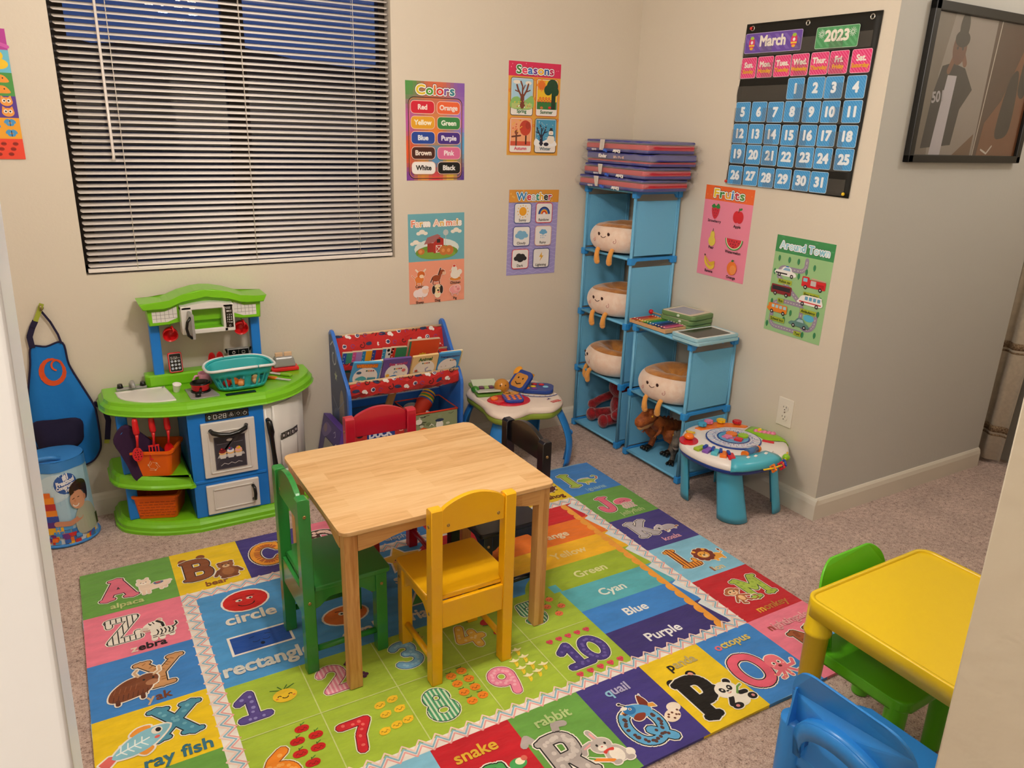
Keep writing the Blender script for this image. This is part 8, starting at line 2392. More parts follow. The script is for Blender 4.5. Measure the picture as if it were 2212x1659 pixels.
m = MB(); m.T = Matrix.Rotation(.25, 4, 'X') @ Matrix.Rotation(.12, 4, 'Y'); m.lathe([(0, .001), (.0095, .001), (.0100, .003), (.0145, .030), (.0150, .031), (.0135, .030), (.0088, .004), (0, .004)], 22); m.build('cup_body', mat('cup_white', '#E8E2DC', .4), t_)
t_ = thing('cooking_pot', 'red toy cooking pot with a black lid on the burner', 'pot', (-2.022, -.198, .4990))
m = MB(); m.lathe([(0, 0), (.027, 0), (.029, .003), (.0315, .020), (.034, .0225), (.032, .024), (.030, .023), (.028, .005), (0, .004)], 30); m.build('pot_body', RDP, t_)
m = MB(); m.lathe([(.0335, .0235), (.034, .026), (.031, .0285), (.0285, .0275), (.026, .019), (0, .017)], 30); m.build('lid', KK, t_)
m = MB(); m.tube([(-.003, -.030, .014), (-.008, -.050, .012), (-.010, -.058, .010)], [.004, .005, .006], 8); m.build('handle', KK, t_)
t_ = thing('pink_mug', 'pink toy mug behind the red pot', 'mug', (-1.990, -.112, .4905))
PKM = mat('mug_pink', '#E8A0BC', .35); m = MB(); m.lathe([(0, 0), (.020, 0), (.021, .002), (.025, .042), (.023, .042), (.019, .004), (0, .004)], 24); m.build('mug_body', PKM, t_)
m = MB(); m.tube([(-.022, -.004, .034), (-.036, -.006, .034), (-.043, -.008, .022), (-.036, -.006, .009), (-.021, -.004, .009)], .0042, 8); m.build('handle', PKM, t_)
for x, lb in ((-2.088, 'left'), (-1.846, 'right')):
 t_ = thing('red_cup', 'red toy cup hanging under the hood on the %s side' % lb, 'cup', (x, -.085, .680), .3)
 m = MB(); m.T = Matrix.Rotation(-1.25, 4, 'X') @ Matrix.Rotation(.35, 4, 'Y'); m.lathe([(0, .026), (.012, .0255), (.020, .020), (.0250, .006), (.0255, -.010), (.0240, -.010), (.0225, .004), (.018, .017), (0, .023)], 26); m.build('cup_body', RDP, t_)
 m = MB(); m.tube([(0, -.022, .008), (0, -.030, .020), (.001, -.018, .032), (.001, -.006, .028), (0, -.014, .014)], .0032, 8); m.build('handle', RDP, t_)
 m = MB(); m.tube([(.001, 0, .045), (.001, -.004, .034), (.001, -.010, .029), (.001, -.016, .033)], .0022, 6); m.build('hook', GR, t_)
for x, lb in ((-1.958, 'left'), (-1.930, 'right')):
 t_ = thing('red_dish', 'red toy dish standing upright on the back ledge, %s of the pair' % lb, 'dish', (x, -.048, .561), .9)
 m = MB(); m.T = Matrix.Rotation(PI / 2 - .12, 4, 'X'); m.lathe([(0, .001), (.014, .001), (.024, .006), (.026, .007), (.024, .008), (.014, .003), (0, .003)], 26); m.build('dish_body', RDP, t_)
t_ = thing('toy_coffee_machine', 'small black and grey toy coffee machine panel standing on the back ledge', 'toy coffee machine', (-1.856, -.042, .534))
m = MB(); m.box((0, 0, .029), (.080, .022, .058), bev=.004); m.build('casing', KG, t_)
m = MB(); m.b2((-.036, -.0135, .034), (.036, -.010, .056), bev=.001); m.build('panel', KK, t_)
for s in (-1, 1):
 m = MB(); m.tube([(s * .040, -.004, .046), (s * .044, -.010, .058), (s * .046, -.016, .060)], .004, 8); m.build('knob', KK, t_)
A = Art(frame((-.036, -.0138, .034), (1, 0, 0), (0, 0, 1)), dz=.00003); A.st[0] = (0, 0, .001, 0, 1)
A.stroke(arc(18, 11, 5, 5, 120, 420, 12), 1.2, '#D8D6D2'); A.seg((18, 12), (18, 18), 1.2, '#D8D6D2'); A.rr(48, 6, 58, 15, 2, '#141312', 1, '#D8D6D2'); A.seg((35.5, 2), (35.5, 20), .7, '#8A8680')
A.build('panel_print', STK, t_)
# teal shopping basket with play food
bk = thing('toy_basket', 'turquoise toy shopping basket full of play food on the kitchen worktop', 'basket', (-1.884, -.198, .4935), .03)
TEAL = mat('teal_plastic', '#2FB0B4', 0.35, spec=0.5)
def bwall(u, v, k=1.0):
 a = 2 * PI * u; c, s = math.cos(a), math.sin(a)
 rx, ry = (.082 + .030 * v) * k, (.050 + .026 * v) * k
 q = 2 / 3.2
 x = rx * abs(c) ** q * (1 if c > 0 else -1); y = ry * abs(s) ** q * (1 if s > 0 else -1)
 return (x, y, .004 + .078 * v - .008 * v * (1 - abs(s)) ** 2 * 0 - .006 * math.cos(2 * a) * v)
m = MB(); N, R_ = 64, 8; vs, fs = [], []
for j in range(R_ + 1):
 for i in range(N): vs.append(bwall(i / N, j / R_))
for j in range(R_):
 for i in range(N):
  a = 2 * PI * (i + .5) / N; s = math.sin(a); c = math.cos(a)
  if 1 <= j <= 4 and s < -.35 and abs(c) < .93 and i % 3 != 0: continue     # slots
  fs.append((j * N + i, j * N + (i + 1) % N, (j + 1) * N + (i + 1) % N, (j + 1) * N + i))
m._add(vs, fs, None, True); m.bm.verts.ensure_lookup_table(); m.bm.faces.new([m.bm.verts[i] for i in range(N)]); m.build('basket_body', TEAL, bk, thick=.003)
m = MB(); m.tube([Vector(bwall(i / 48, 1)) for i in range(48)], .0042, 8, closed=True); m.build('rim', TEAL, bk)
for s0, s1 in ((-.30, .36), (.20, .86)):
 pass
for a0, a1 in ((100, 282), (-76, 98)):
 m = MB(); pts = []
 for k in range(22):
  a = math.radians(a0 + (a1 - a0) * k / 21); p = bwall((a / (2 * PI)) % 1, 1.0, 1.065); pts.append((p[0], p[1], p[2] + .001))
 m.tube(pts, [.0052] * 22, 8); m.build('carry_handle', mat('handle_white', '#E2E6E6', .3), bk)
for k in range(8):
 m = MB(); a = k * PI / 4; m.ball((.068 * math.cos(a), .040 * math.sin(a), .0), .004, 8, 6); m.build('foot', TEAL, bk) if k % 2 else m.bm.free()
fd_ = [(-.052, -.028, .024, '#C8281E', 'tomato', 'tomato'), (-.028, -.034, .030, '#E8781A', 'orange', 'orange'), (-.006, -.036, .022, '#F0A05A', 'roll', 'bun'), (.020, -.036, .028, '#F0801A', 'carrot', 'carrot'), (.046, -.030, .026, '#E8C890', 'egg', 'egg'), (-.060, .018, .040, '#2E5A34', 'cucumber', 'cucumber'), (-.022, .020, .046, '#F08A2A', 'peach', 'peach'), (.008, .018, .044, '#F07A1A', 'mandarin', 'mandarin'), (.040, .022, .038, '#4A8A3A', 'pear', 'pear'), (.066, .010, .034, '#2A3A34', 'aubergine', 'aubergine'), (-.040, -.004, .052, '#3A7A5A', 'pepper', 'pepper'), (.030, -.010, .050, '#F0C83A', 'lemon', 'lemon')]
for x, y, z, c, nm, ct in fd_:
 t_ = MB(); el = nm in ('carrot', 'cucumber', 'aubergine')
 if nm in ('carrot',): t_.cyl((0, 0, -.018), (0, 0, .020), .004, .011, n=14); t_.ball((0, 0, .020), (.011, .011, .006), 14, 8)
 elif el: t_.tube([(-.022, 0, 0), (-.010, .003, .004), (.010, .003, .004), (.022, 0, 0)], [.007, .011, .011, .007], 12); t_.ball((-.022, 0, 0), .007, 10, 6); t_.ball((.022, 0, 0), .007, 10, 6)
 elif nm == 'pear': t_.lathe([(0, -.014), (.010, -.012), (.013, -.003), (.009, .007), (.005, .014), (0, .016)], 16)
 else: t_.ball((0, 0, 0), (.0155, .0150, .0140 if nm != 'egg' else .018), 16, 10); t_.cyl((0, 0, .012), (.001, 0, .018), .0012, n=6)
 o = t_.build('toy_' + nm, mat('food_' + nm, c, .4), None, (-1.884 + x, -.198 + y, .4935 + z))
 tag(o, 'toy %s among the play food in the turquoise basket' % nm, 'toy food', 'play food in the turquoise basket')
t_ = thing('toy_toaster', 'grey toy toaster on a red base with two bread slices', 'toy toaster', (-1.694, -.066, .4895), -.05)
m = MB(); m.box((0, 0, .009), (.104, .054, .014), bev=.004); m.build('base', RDP, t_)
m = MB(); m.box((0, .002, .036), (.088, .046, .042), bev=.012, seg=4, taper=(.80, .8)); m.build('casing', KG, t_)
for s in (-1, 1):
 m = MB(); m.box((s * .017, .002, .062), (.030, .010, .020), bev=.0045, seg=3); m.build('bread_slice', mat('bread', '#D8B490', .7), t_)
for nm, lb, p, rz, c, k in (('toy_knife', 'white toy knife with a green handle beside the toaster', (-1.722, -.130, .4925), -.85, '#8AC22A', 0), ('toy_fork', 'white toy fork with an orange handle beside the turquoise basket', (-1.752, -.172, .4925), 2.35, '#F0801A', 1)):
 t_ = thing(nm, lb, 'toy cutlery', p, rz)
 m = MB(); m.box((-.022, 0, .002), (.044, .011 if k else .017, .003), bev=.001)
 if not k: m.ball((-.040, 0, .002), (.014, .011, .003), 14, 6)
 else:
  for q in (-1, 0, 1): m.box((-.050, q * .0045, .002), (.018, .0025, .003), bev=.0008)
 m.build('blade', mat('cutlery_white', '#D4CFC8', .3), t_)
 m = MB(); m.box((.022, 0, .003), (.046, .018, .008), bev=.0035, seg=3); m.build('handle', mat('handle_' + c[1:], c, .3), t_)
# ================================================================== book rack
SBL = mat('rack_blue', '#2F6FCE', 0.3, spec=0.5, coat=0.2); SNV = mat('rack_navy', '#3A4E78', 0.35)
rk = thing('book_rack', 'blue wooden book rack with red patterned fabric pockets and two bins', 'book rack', (0, 0, 0))
PF = [(-.004, .003), (-.004, .606)] + [(-.020, .618), (-.034, .616), (-.046, .604)] + [(-.120, .512), (-.200, .430), (-.219, .400), (-.224, .380), (-.224, .003)]
for x0, x1 in ((-1.494, -1.480), (-1.004, -.990)):
 m = MB(); m.prism(PF, .014, Matrix(((0, 0, 1, x0), (1, 0, 0, 0), (0, 1, 0, 0), (0, 0, 0, 1))), bev=.003); sp_ = m.build('side_panel', SBL, rk)
 if x0 < -1.4:
  A = Art(frame((-1.4946, 0, 0), (0, -1, 0), (0, 0, 1)), dz=.00003)
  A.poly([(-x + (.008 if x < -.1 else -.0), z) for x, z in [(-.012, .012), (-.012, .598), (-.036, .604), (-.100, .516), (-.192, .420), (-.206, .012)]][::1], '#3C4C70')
  A.blob([(.03, .02), (.03, .26), (.10, .30), (.18, .24), (.19, .02)], '#52688C'); A.stroke([(.062 + .004 * k * math.cos(k * .8), .520 + .006 * k * math.sin(k * .8)) for k in range(2, 12)], .006, '#B8C0CC')
  A.poly([(.080 + (.020 if k % 2 == 0 else .009) * math.cos(PI / 2 + k * PI / 5), .440 + (.024 if k % 2 == 0 else .010) * math.sin(PI / 2 + k * PI / 5)) for k in range(10)], '#B8C4A8')
  A.blob([(.10, .22), (.12, .36), (.15, .40), (.17, .34), (.16, .22)], '#8A8478'); A.ell(.05, .16, .03, .05, '#7C88A0'); A.stroke([(.03, .34), (.09, .30), (.17, .36)], .004, '#7C8CAC')
  A.build('printed_panel', print_mat('panel_print', .35), sp_)
m = MB(); m.b2((-1.482, -.018, .02), (-1.002, -.008, .30)); m.b2((-1.482, -.215, .02), (-1.002, -.01, .032)); m.build('back_and_floor', SBL, rk)
for y, z in ((-.030, .590), (-.088, .505), (-.196, .440)):
 m = MB(); m.cyl((-1.481, y, z), (-1.003, y, z), .0055, n=12); m.build('dowel', mat('dowel_wood', '#D8B890', .5), rk)
FAB = print_mat('patterned_cloth', 0.7, mottling=.12, mscale=18, bump=.3, bscale=30, sheen=.2)
def sling(path, seed):
 """path: (y,z) outline of the hanging cloth; the print follows it"""
 pts = spline(path, 5, False); L = [0]
 for i in range(1, len(pts)): L.append(L[-1] + math.dist(pts[i], pts[i - 1]))
 T_ = L[-1]
 def at(s):
  s = max(0, min(T_ - 1e-6, s)); i = max(j for j in range(len(L)) if L[j] <= s); i = min(i, len(L) - 2); f = (s - L[i]) / (L[i + 1] - L[i])
  return Vector(pts[i]) * (1 - f) + Vector(pts[i + 1]) * f, (Vector(pts[i + 1]) - Vector(pts[i])).normalized()
 W = .474
 def fn(x, y, z):
  p, d = at(T_ - y)
  n = Vector((d.y, -d.x)) * -1
  if n.x > 0 and abs(n.x) > abs(n.y): n = -n
  sag = .003 * math.sin(x * 40 + seed) * math.sin(PI * min(max(y / T_, 0), 1))
  return Vector((-1.479 + x, p.x + n.x * (z + .0006) + sag, p.y + n.y * (z + .0006) - .004 * math.sin(PI * x / W)))
 A = Art(fn=fn, dz=.00004, maxlen=.018); A.rect(0, 0, W, T_, '#C4201E')
 r = random.Random(seed); k = 0
 base = A.z
 rows = max(1, int(T_ / .032))
 for j in range(rows):
  for i in range(13):
   x = .018 + i * .0365 + (j % 2) * .016 + r.uniform(-.004, .004); y = (j + .5) * T_ / rows + r.uniform(-.004, .004)
   if x > W - .02 or y < .010 or y > T_ - .010: continue
   A.z = base + .00002; q = (i * 2 + j) % 5; A.push(x, y, 1.5); x = y = 0
   if q == 0: A.stroke([(x + .0013 * a * math.cos(a * .9), y + .0013 * a * math.sin(a * .9)) for a in range(1, 9)], .0020, '#2A1016')
   elif q == 1: A.ell(x, y, .0065, col='#E8DCE0'); A.ell(x + .001, y, .0045, col='#2A3A6A')
   elif q == 2: A.ell(x, y, .010, .005, '#23355E', r.uniform(-30, 30)); A.seg((x, y), (x + .012, y - .004), .002, '#1A1A2A')
   elif q == 3: A.stroke(arc(x, y, .005, .005, 0, 300, 8), .002, '#8A3A7A')
   else: A.ell(x, y, .007, .0055, '#ECE4E0'); A.ell(x + .006, y - .004, .004, .004, '#ECE4E0')
   A.pop()
 A.build('fabric_pocket', FAB, rk)
sling([(-.024, .592), (-.034, .596), (-.040, .585), (-.052, .548), (-.060, .515), (-.064, .495)], 1)
sling([(-.082, .506), (-.090, .512), (-.096, .502), (-.100, .480), (-.098, .465)], 2)
sling([(-.190, .440), (-.199, .447), (-.206, .436), (-.207, .405), (-.198, .380), (-.172, .368), (-.140, .372)], 3)
# books: cover art on a thin block
BKP = print_mat('book_cover', .4, spec=.5, coat=.1)
def book(label, x, y, z, w, h, th, lean, col, art, group, name='book', edge='#C8B49A', rz=0.0, twist=0.0):
 M = Matrix.Translation((x, y, z)) @ Matrix.Rotation(rz, 4, 'Z') @ Matrix.Rotation(twist, 4, 'Y') @ Matrix.Rotation(-lean, 4, 'X') @ frame((-w / 2, -th / 2, 0), (1, 0, 0), (0, 0, 1))
 A = Art(M, dz=.00003); A.st[0] = (0, 0, w / 100, 0, 1); A.rr(.5, .5, 99.5, h / w * 100 - .5, 3, col); art(A, h / w * 100)
 b_ = MB(); b_.prism([(a + w / 2, c + h / 2) for a, c in rrect(w, h, .003, 2)], th, M @ Matrix.Translation((0, 0, -th)))
 return tag(A.build(name, BKP, None, b_, edge), label, 'book', group)
def dots(A, x, y, s=5, n=4):
 for k, c in enumerate(['#3A6A4A', '#E8A02A', '#C8302A', '#7A2A2A'][:n]): A.ell(x + k * s * 1.6, y, s * .62, s * .62, c)
def a1(A, H):
 A.ell(50, H * .45, 44, 44, '#F3EEE8'); A.text('WEARING', 48, H * .83, 11, '#F0902A', bold=.12, out='#C85A1A', outw=.16); dots(A, 50, H * .70)
 A.draw([('b', [(22, 52), (38, 58), (52, 52), (56, 42), (48, 40), (50, 18), (28, 18), (28, 40), (16, 42)], '#4AB0B8'), ('p', [(58, 52), (88, 52), (90, 22), (78, 22), (74, 40), (70, 22), (58, 22)], '#3A90A8'), ('e', 36, 34, 7, 6, '#EAF4F4'), ('e', 24, 74, 9, 6, '#3A6A8A')])
def a2(A, H):
 A.ell(54, H * .45, 42, 42, '#F3EEE8'); A.text('Sea world', 54, H * .76, 11, '#C84A7A', bold=.07, w=64); dots(A, 44, H * .62)
 A.draw([('b', [(24, 16), (28, 36), (48, 44), (66, 34), (84, 40), (80, 14)], '#3A8AD0'), ('s', arc(50, 50, 6, 8, 40, 180, 5), 2.5, '#4A9AD8'), ('e', 80, 24, 8, 9, '#2A2A3A'), ('e', 80, 22, 5, 6, '#F3F0EC'), ('e', 22, 44, 7, 7, '#F0B83A'), ('e', 78, 62, 7, 7, '#E87A7A')])
def a3(A, H):
 A.ell(50, H * .45, 42, 42, '#F6F0E4'); A.text('Animal', 50, H * .80, 14, '#2E6A3A', bold=.06, w=52); dots(A, 42, H * .70, 5)
 A.draw([('b', [(58, 22), (62, 42), (80, 44), (90, 26), (84, 10), (64, 10)], '#A8A4C0'), ('s', [(60, 40), (56, 54), (64, 60)], 5, '#A8A4C0'), ('e', 50, 16, 11, 12, '#8A4A22'), ('e', 50, 15, 7, 8, '#E8A84A'), ('e', 18, 14, 14, 6, '#6AA878'), ('e', 20, 50, 6, 5, '#C8503A'), ('s', [(10, 44), (32, 44)], 1.5, '#6A4A2A')])
def a4(A, H):
 A.ell(48, H * .45, 43, 43, '#F3EEE8'); A.text('Transportation', 50, H * .82, 10, '#3A2A6A', bold=.05, w=88); dots(A, 56, H * .70, 5)
 A.draw([('b', [(54, 44), (70, 48), (84, 56), (86, 50), (72, 42)], '#6A8AA8'), ('e', 30, 12, 16, 5, '#5A6A7A'), ('e', 66, 14, 12, 8, '#E88A7A'), ('e', 20, 60, 3, 3, '#C8C0B8'), ('e', 30, 40, 3, 3, '#C8C0B8'), ('e', 40, 62, 3, 3, '#C8C0B8')])
g1 = 'cloth books in the lower pocket of the book rack'
for args in (('blue cloth book titled Wearing, leftmost in the lower pocket', -1.420, .115, .135, '#4AA4DC', a1, .10), ('purple cloth book titled Sea world in the lower pocket', -1.288, .118, .135, '#6A4E9A', a2, .03), ('cream cloth book titled Animal in the lower pocket', -1.162, .114, .132, '#EBC98E', a3, .0), ('blue cloth book titled Transportation, rightmost in the lower pocket', -1.054, .100, .130, '#3F96D4', a4, .02)):
 lb, x, w, h, c, f, tw = args; book(lb, x, -.168, .406, w, h, .010, -.42, c, f, g1, 'cloth_book', c, twist=tw)
for lb, x, c in (('pale green and yellow cloth book showing between Wearing and Sea world', -1.352, '#C8D8A0'), ('pale yellow cloth book showing behind the Transportation book', -1.040, '#F0E0A0')):
 book(lb, x, -.158, .402, .100, .136, .008, -.42, c, lambda A, H: A.ell(50, H * .5, 30, 30, '#F3EEE4'), g1, 'cloth_book', '#F0E4C0')
def b0(c2, sp, ex=None):
 def f(A, H):
  A.rect(2, 2, 30, H - 2, sp)
  for k in range(6): A.ell(8 + (k % 2) * 5, 10 + k * H / 6.5, 4, 4, c2)
  if ex: ex(A, H)
 return f
cow = lambda A, H: [A.ell(x, y, r_, r_ * 1.2, '#1A1818') for x, y, r_ in ((50, H - 16, 12), (80, H - 36, 10), (60, H - 54, 9), (88, H - 8, 8))]
up_ = [('green and blue board book, leftmost in the upper pocket', -1.452, '#4A9A80', b0('#F0F0F4', '#3A5AB8')), ('lilac and pink board book in the upper pocket', -1.412, '#B088C8', b0('#F3C8E0', '#E05A9A')), ('yellow and blue board book in the upper pocket', -1.372, '#F0A820', b0('#A8D8F0', '#2A8AC8')), ('red board book with a blue spine in the upper pocket', -1.330, '#C8282E', b0('#F0C03A', '#2A4AA0')), ('black and white cow patterned board book in the upper pocket', -1.286, '#F0ECE6', b0('#F0F0F0', '#3A9AC8', cow)), ('green board book with a red spine in the upper pocket', -1.240, '#3A8A5E', b0('#F3E0D0', '#D83A2A'))]
for k, (lb, x, c, f) in enumerate(up_):
 book(lb, x, -.078 - .001 * k, .450, .052 if k < 5 else .070, .098, .010, -.34, c, f, 'board books in the upper pocket of the book rack', 'board_book', twist=.06)
def bo(A, H):
 A.poly([(50 + (17 if k % 2 else 13) * math.cos(k * PI / 10), 26 + (13 if k % 2 else 9) * math.sin(k * PI / 10)) for k in range(20)], '#F0C42A'); A.text('Circus', 50, 24, 6, '#7A2A1E', bold=.05); A.ell(72, 22, 4, col='#5A3A90'); A.ell(86, 12, 5, 3, '#6A3AA0')
 A.rect(2, 2, 8, H - 2, '#3A8A6A')
book('wide orange book with a yellow badge, rightmost in the upper pocket', -1.125, -.080, .452, .142, .118, .012, -.34, '#E8562A', bo, 'board books in the upper pocket of the book rack', 'board_book', twist=.03)
# fabric bins under the pockets
BN = print_mat('bin_print', .75, bump=.15, bscale=60); TR = mat('bin_trim', '#D8401E', .6)
def fbin(label, x0, x1, trim, front):
 t_ = thing('fabric_bin', label, 'bin', (0, 0, 0)); z0, z1, y0, y1 = .034, .268, -.208, -.026
 m = MB()
 for lo, hi in (((x0, y0, z0), (x1, y0 + .004, z1)), ((x0, y1 - .004, z0), (x1, y1, z1)), ((x0, y0, z0), (x0 + .004, y1, z1)), ((x1 - .004, y0, z0), (x1, y1, z1)), ((x0, y0, z0), (x1, y1, z0 + .004))): m.b2(lo, hi)
 m.build('cloth_walls', mat('bin_blue', '#1F5A9A', .8), t_)
 m = MB(); m.tube([(x0, y0, z1), (x1, y0, z1), (x1, y1, z1), (x0, y1, z1)], .0045, 6, closed=True); m.build('binding', trim, t_)
 A = Art(frame((x0, y0 - .0006, z0), (1, 0, 0), (0, 0, 1)), dz=.00003); A.st[0] = (0, 0, .001, 0, 1); front(A, (x1 - x0) * 1000, (z1 - z0) * 1000); A.build('printed_front', BN, t_)
 return t_
def f_r(A, W, H):
 A.rect(0, 0, W, H, '#8A946E'); r = random.Random(5)
 for k in range(16): A.blob([(r.uniform(0, 1) * 20 + x_, y_ + r.uniform(-6, 6)) for x_, y_ in [(r.uniform(10, W - 50), r.uniform(60, H - 16))] for _ in range(1)] * 1 or [(0, 0)], '#A8B088') if False else A.ell(r.uniform(16, W - 16), r.uniform(16, H - 14), r.uniform(8, 14), r.uniform(5, 10), r.choice(['#A8AE88', '#C8C8B0', '#6E7A56', '#8E9A78']))
 for k in range(26): x, y = r.uniform(14, W - 40), r.uniform(10, H - 10); A.stroke([(x, y), (x + 12, y + r.uniform(-5, 5)), (x + 24, y + r.uniform(-4, 4))], r.uniform(1.2, 3.4), '#1C1C18')
 A.stroke([(20, H - 82), (48, H - 66), (70, H - 74)], 9, '#E0641E'); A.ell(W * .60, H - 60, 17, 20, '#E8E4DC'); A.ell(W * .60, H - 40, 20, 7, '#2A3A5A'); A.ell(30, H - 34, 16, 12, '#E4DED2'); A.stroke([(W * .38, H - 60), (W * .42, H - 52), (W * .47, H - 60)], 3, '#E8E4DC')
def f_l(A, W, H):
 A.rect(0, 0, W, H, '#B83028'); A.rr(50, H - 78, 170, H - 30, 4, '#1E3A8A'); A.text('DUCK', 108, H - 68, 26, '#DCE0EC', bold=.08, w=96); A.stroke([(195 + 2.2 * a * math.cos(a * .9), H - 46 + 2.2 * a * math.sin(a * .9)) for a in range(1, 8)], 3, '#E8A8A0'); A.ell(20, H - 50, 14, 10, '#2A1620')
fbin('right fabric bin of the book rack, green sketch print with orange binding', -1.222, -1.012, TR, f_r)
fbin('left fabric bin of the book rack, red front with blue DUCK lettering', -1.468, -1.236, mat('bin_trim_blue', '#1E3A6A', .6), f_l)
t_ = thing('stacking_cups', 'nested toy stacking cups lying tilted in the right fabric bin', 'stacking cups', (-1.135, -.118, .262), .3)
for k, c in enumerate(('#B8321E', '#2A62B0', '#E8B820', '#3A9A4A', '#F08A1E', '#2A50A0', '#F0C420')):
 m = MB(); m.T = Matrix.Rotation(.95, 4, 'Y') @ Matrix.Rotation(-.3, 4, 'X'); a = k * .0085 if k else 0
 m.lathe([(.0, -.050), (.030, -.050), (.034, .020 + a), (.036 - .001 * k, .021 + a), (.036 - .001 * k, .027 + a), (.031 - .001 * k, .027 + a)] if k == 0 else [(.030, .018 + a), (.0365 - .001 * k, .019 + a), (.0365 - .001 * k, .026 + a), (.029 - .001 * k, .026 + a), (.027, .0 + a)], 28); m.build('cup', mat('stack_' + c[1:], c, .4), t_)
A = Art(Matrix.Rotation(.95, 4, 'Y') @ Matrix.Rotation(-.3, 4, 'X') @ frame((0, -.0345, -.018), (1, 0, 0), (0, 0, 1)), dz=.0001); A.text('8', 0, -.012, .026, '#E8DCD8', bold=.10, rot=-60); A.build('printed_number', STK, t_)
m = MB(); m.ball((-1.165, -.075, .245), (.040, .034, .026), 18, 12); tag(m.build('plush_ball', mat('grey_plush', '#8A8C92', .95, sheen=.4, bump=.5, bscale=120)), 'grey plush toy lying in the right fabric bin', 'plush toy')
m = MB(); m.box((0, 0, 0), (.030, .012, .150), (-.35, .55, 0), bev=.002); tag(m.build('wooden_plank', mat('plank_wood', '#A87A48', .55, noise=.2, nscale=20), None, (-1.285, -.120, .305)), 'wooden plank toy sticking out of the left fabric bin', 'wooden plank')
t_ = thing('toy_calculator', 'black toy calculator with a grey display in the left fabric bin', 'calculator', (-1.415, -.150, .268), .5)
m = MB(); m.T = Matrix.Rotation(-.9, 4, 'X') @ Matrix.Rotation(.4, 4, 'Z'); m.box((0, 0, 0), (.060, .085, .014), bev=.004); m.build('casing', KK, t_)
m = MB(); m.T = Matrix.Rotation(-.9, 4, 'X') @ Matrix.Rotation(.4, 4, 'Z'); m.box((0, .022, .0075), (.034, .022, .001)); m.build('display', mat('lcd', '#7A7A68', .3), t_)
m = MB(); m.T = Matrix.Rotation(-.9, 4, 'X') @ Matrix.Rotation(.4, 4, 'Z')
for i in range(4):
 for j in range(3): m.box((-.018 + i * .012, -.028 + j * .013, .008), (.008, .008, .002), bev=.0006)
m.build('keys', KG, t_)
m = MB(); m.tube([(.02, .03, .0), (.05, .02, .03)], .008, 8); m.bm.free()
# purple gift box leaning at the rack
t_ = thing('purple_box', 'purple boxed picture frame leaning against the left side of the book rack', 'box', (-1.558, -.135, .003), 0.0)
Mb = Matrix.Translation((-.030, 0, 0)) @ Matrix.Rotation(.20, 4, 'Y')
m = MB(); m.T = Mb; m.b2((-.002, -.118, 0), (.028, .112, .272), bev=.002); m.build('carton', mat('carton_purple', '#5A3E90', .4), t_)
A = Art(Mb @ frame((-.0026, .112, 0), (0, -1, 0), (0, 0, 1)), dz=.00003); A.st[0] = (0, 0, .001, 0, 1)
A.rect(4, 4, 226, 268, '#54458A'); A.blob([(14, 200), (50, 250), (120, 240), (60, 190)], '#7A6AA8'); A.ell(50, 226, 20, 18, '#9A8090'); A.rr(60, 40, 170, 190, 12, '#A8A49C', 5, '#3A3058'); A.ell(112, 110, 32, 32, '#C0BCB4'); A.stroke([(150, 236), (165, 246), (176, 230), (164, 222)], 4, '#B8B0D0'); A.ell(196, 190, 12, 16, '#C8BCC8'); A.ell(200, 150, 10, 16, '#8A7AB0')
A.build('printed_face', print_mat('carton_print', .35), t_)

# ================================================================== apron on its hook
APB = mat('apron_blue', '#1474C4', .85, bump=.3, bscale=30); APN = mat('apron_navy', '#1F1838', .85)
t_ = thing('kids_apron', "child's blue apron with an orange swirl hanging from a wall hook", 'apron', (0, 0, 0))
AO = spline([(-2.513, .663), (-2.525, .600), (-2.545, .500), (-2.557, .400), (-2.548, .300), (-2.500, .245), (-2.424, .214), (-2.385, .222), (-2.360, .258), (-2.352, .300), (-2.352, .400), (-2.357, .440), (-2.385, .515), (-2.412, .590), (-2.421, .668), (-2.470, .660)], 5)
def cloth(P, off, name, mt, parent, th=.0018, amp=.006):
 t3 = tessellate_polygon([[Vector((x, z, 0)) for x, z in P]])
 m = MB(); vs = [(x, -off, z) for x, z in P]; m._add(vs, t3, None, True)
 bmesh.ops.subdivide_edges(m.bm, edges=m.bm.edges[:], cuts=3, use_grid_fill=True)
 bmesh.ops.triangulate(m.bm, faces=m.bm.faces[:])
 for v in m.bm.verts:
  v.co.y -= amp * (1 + math.sin((v.co.x * 38) + v.co.z * 5)) * max(0, min(1, (.68 - v.co.z) / .2)) + .010 * max(0, (v.co.x + 2.42) / .07) * (v.co.z < .55)
 return m.build(name, mt, parent, thick=th)
cloth(AO, .008, 'apron_panel', APB, t_)
def yof(x, z): return -(.008 + .006 * (1 + math.sin(x * 38 + z * 5)) * max(0, min(1, (.68 - z) / .2)) + .010 * max(0, (x + 2.42) / .07) * (z < .55))
m = MB(); m.tube([(x, yof(x, z), z) for x, z in AO], .0034, 6, closed=True); m.build('binding', APN, t_)
cloth(spline([(-2.550, .396), (-2.470, .400), (-2.404, .388), (-2.400, .340), (-2.412, .300), (-2.470, .268), (-2.530, .272), (-2.546, .320)], 4), .0125, 'pocket', APN, t_)
A = Art(fn=lambda x, y, z: Vector((x, yof(x, y) - .0016 - z, y)), dz=.0001, maxlen=.012)
P = [(-2.462 + .034 * math.cos(a) * (1 if a < 6.2 else .8), .572 + .043 * math.sin(a)) for a in [.9 - k * .36 for k in range(18)]] + [(-2.448 + .016 * math.cos(a), .592 + .018 * math.sin(a)) for a in [.4 + k * .5 for k in range(9)]]
for i in range(len(P) - 1): A.stroke([P[i], P[i + 1]], .006 + .012 * math.sin(PI * min(1, i / 16)), '#D8501E')
A.build('swirl_print', print_mat('cloth_print', .8), t_)
m = MB()
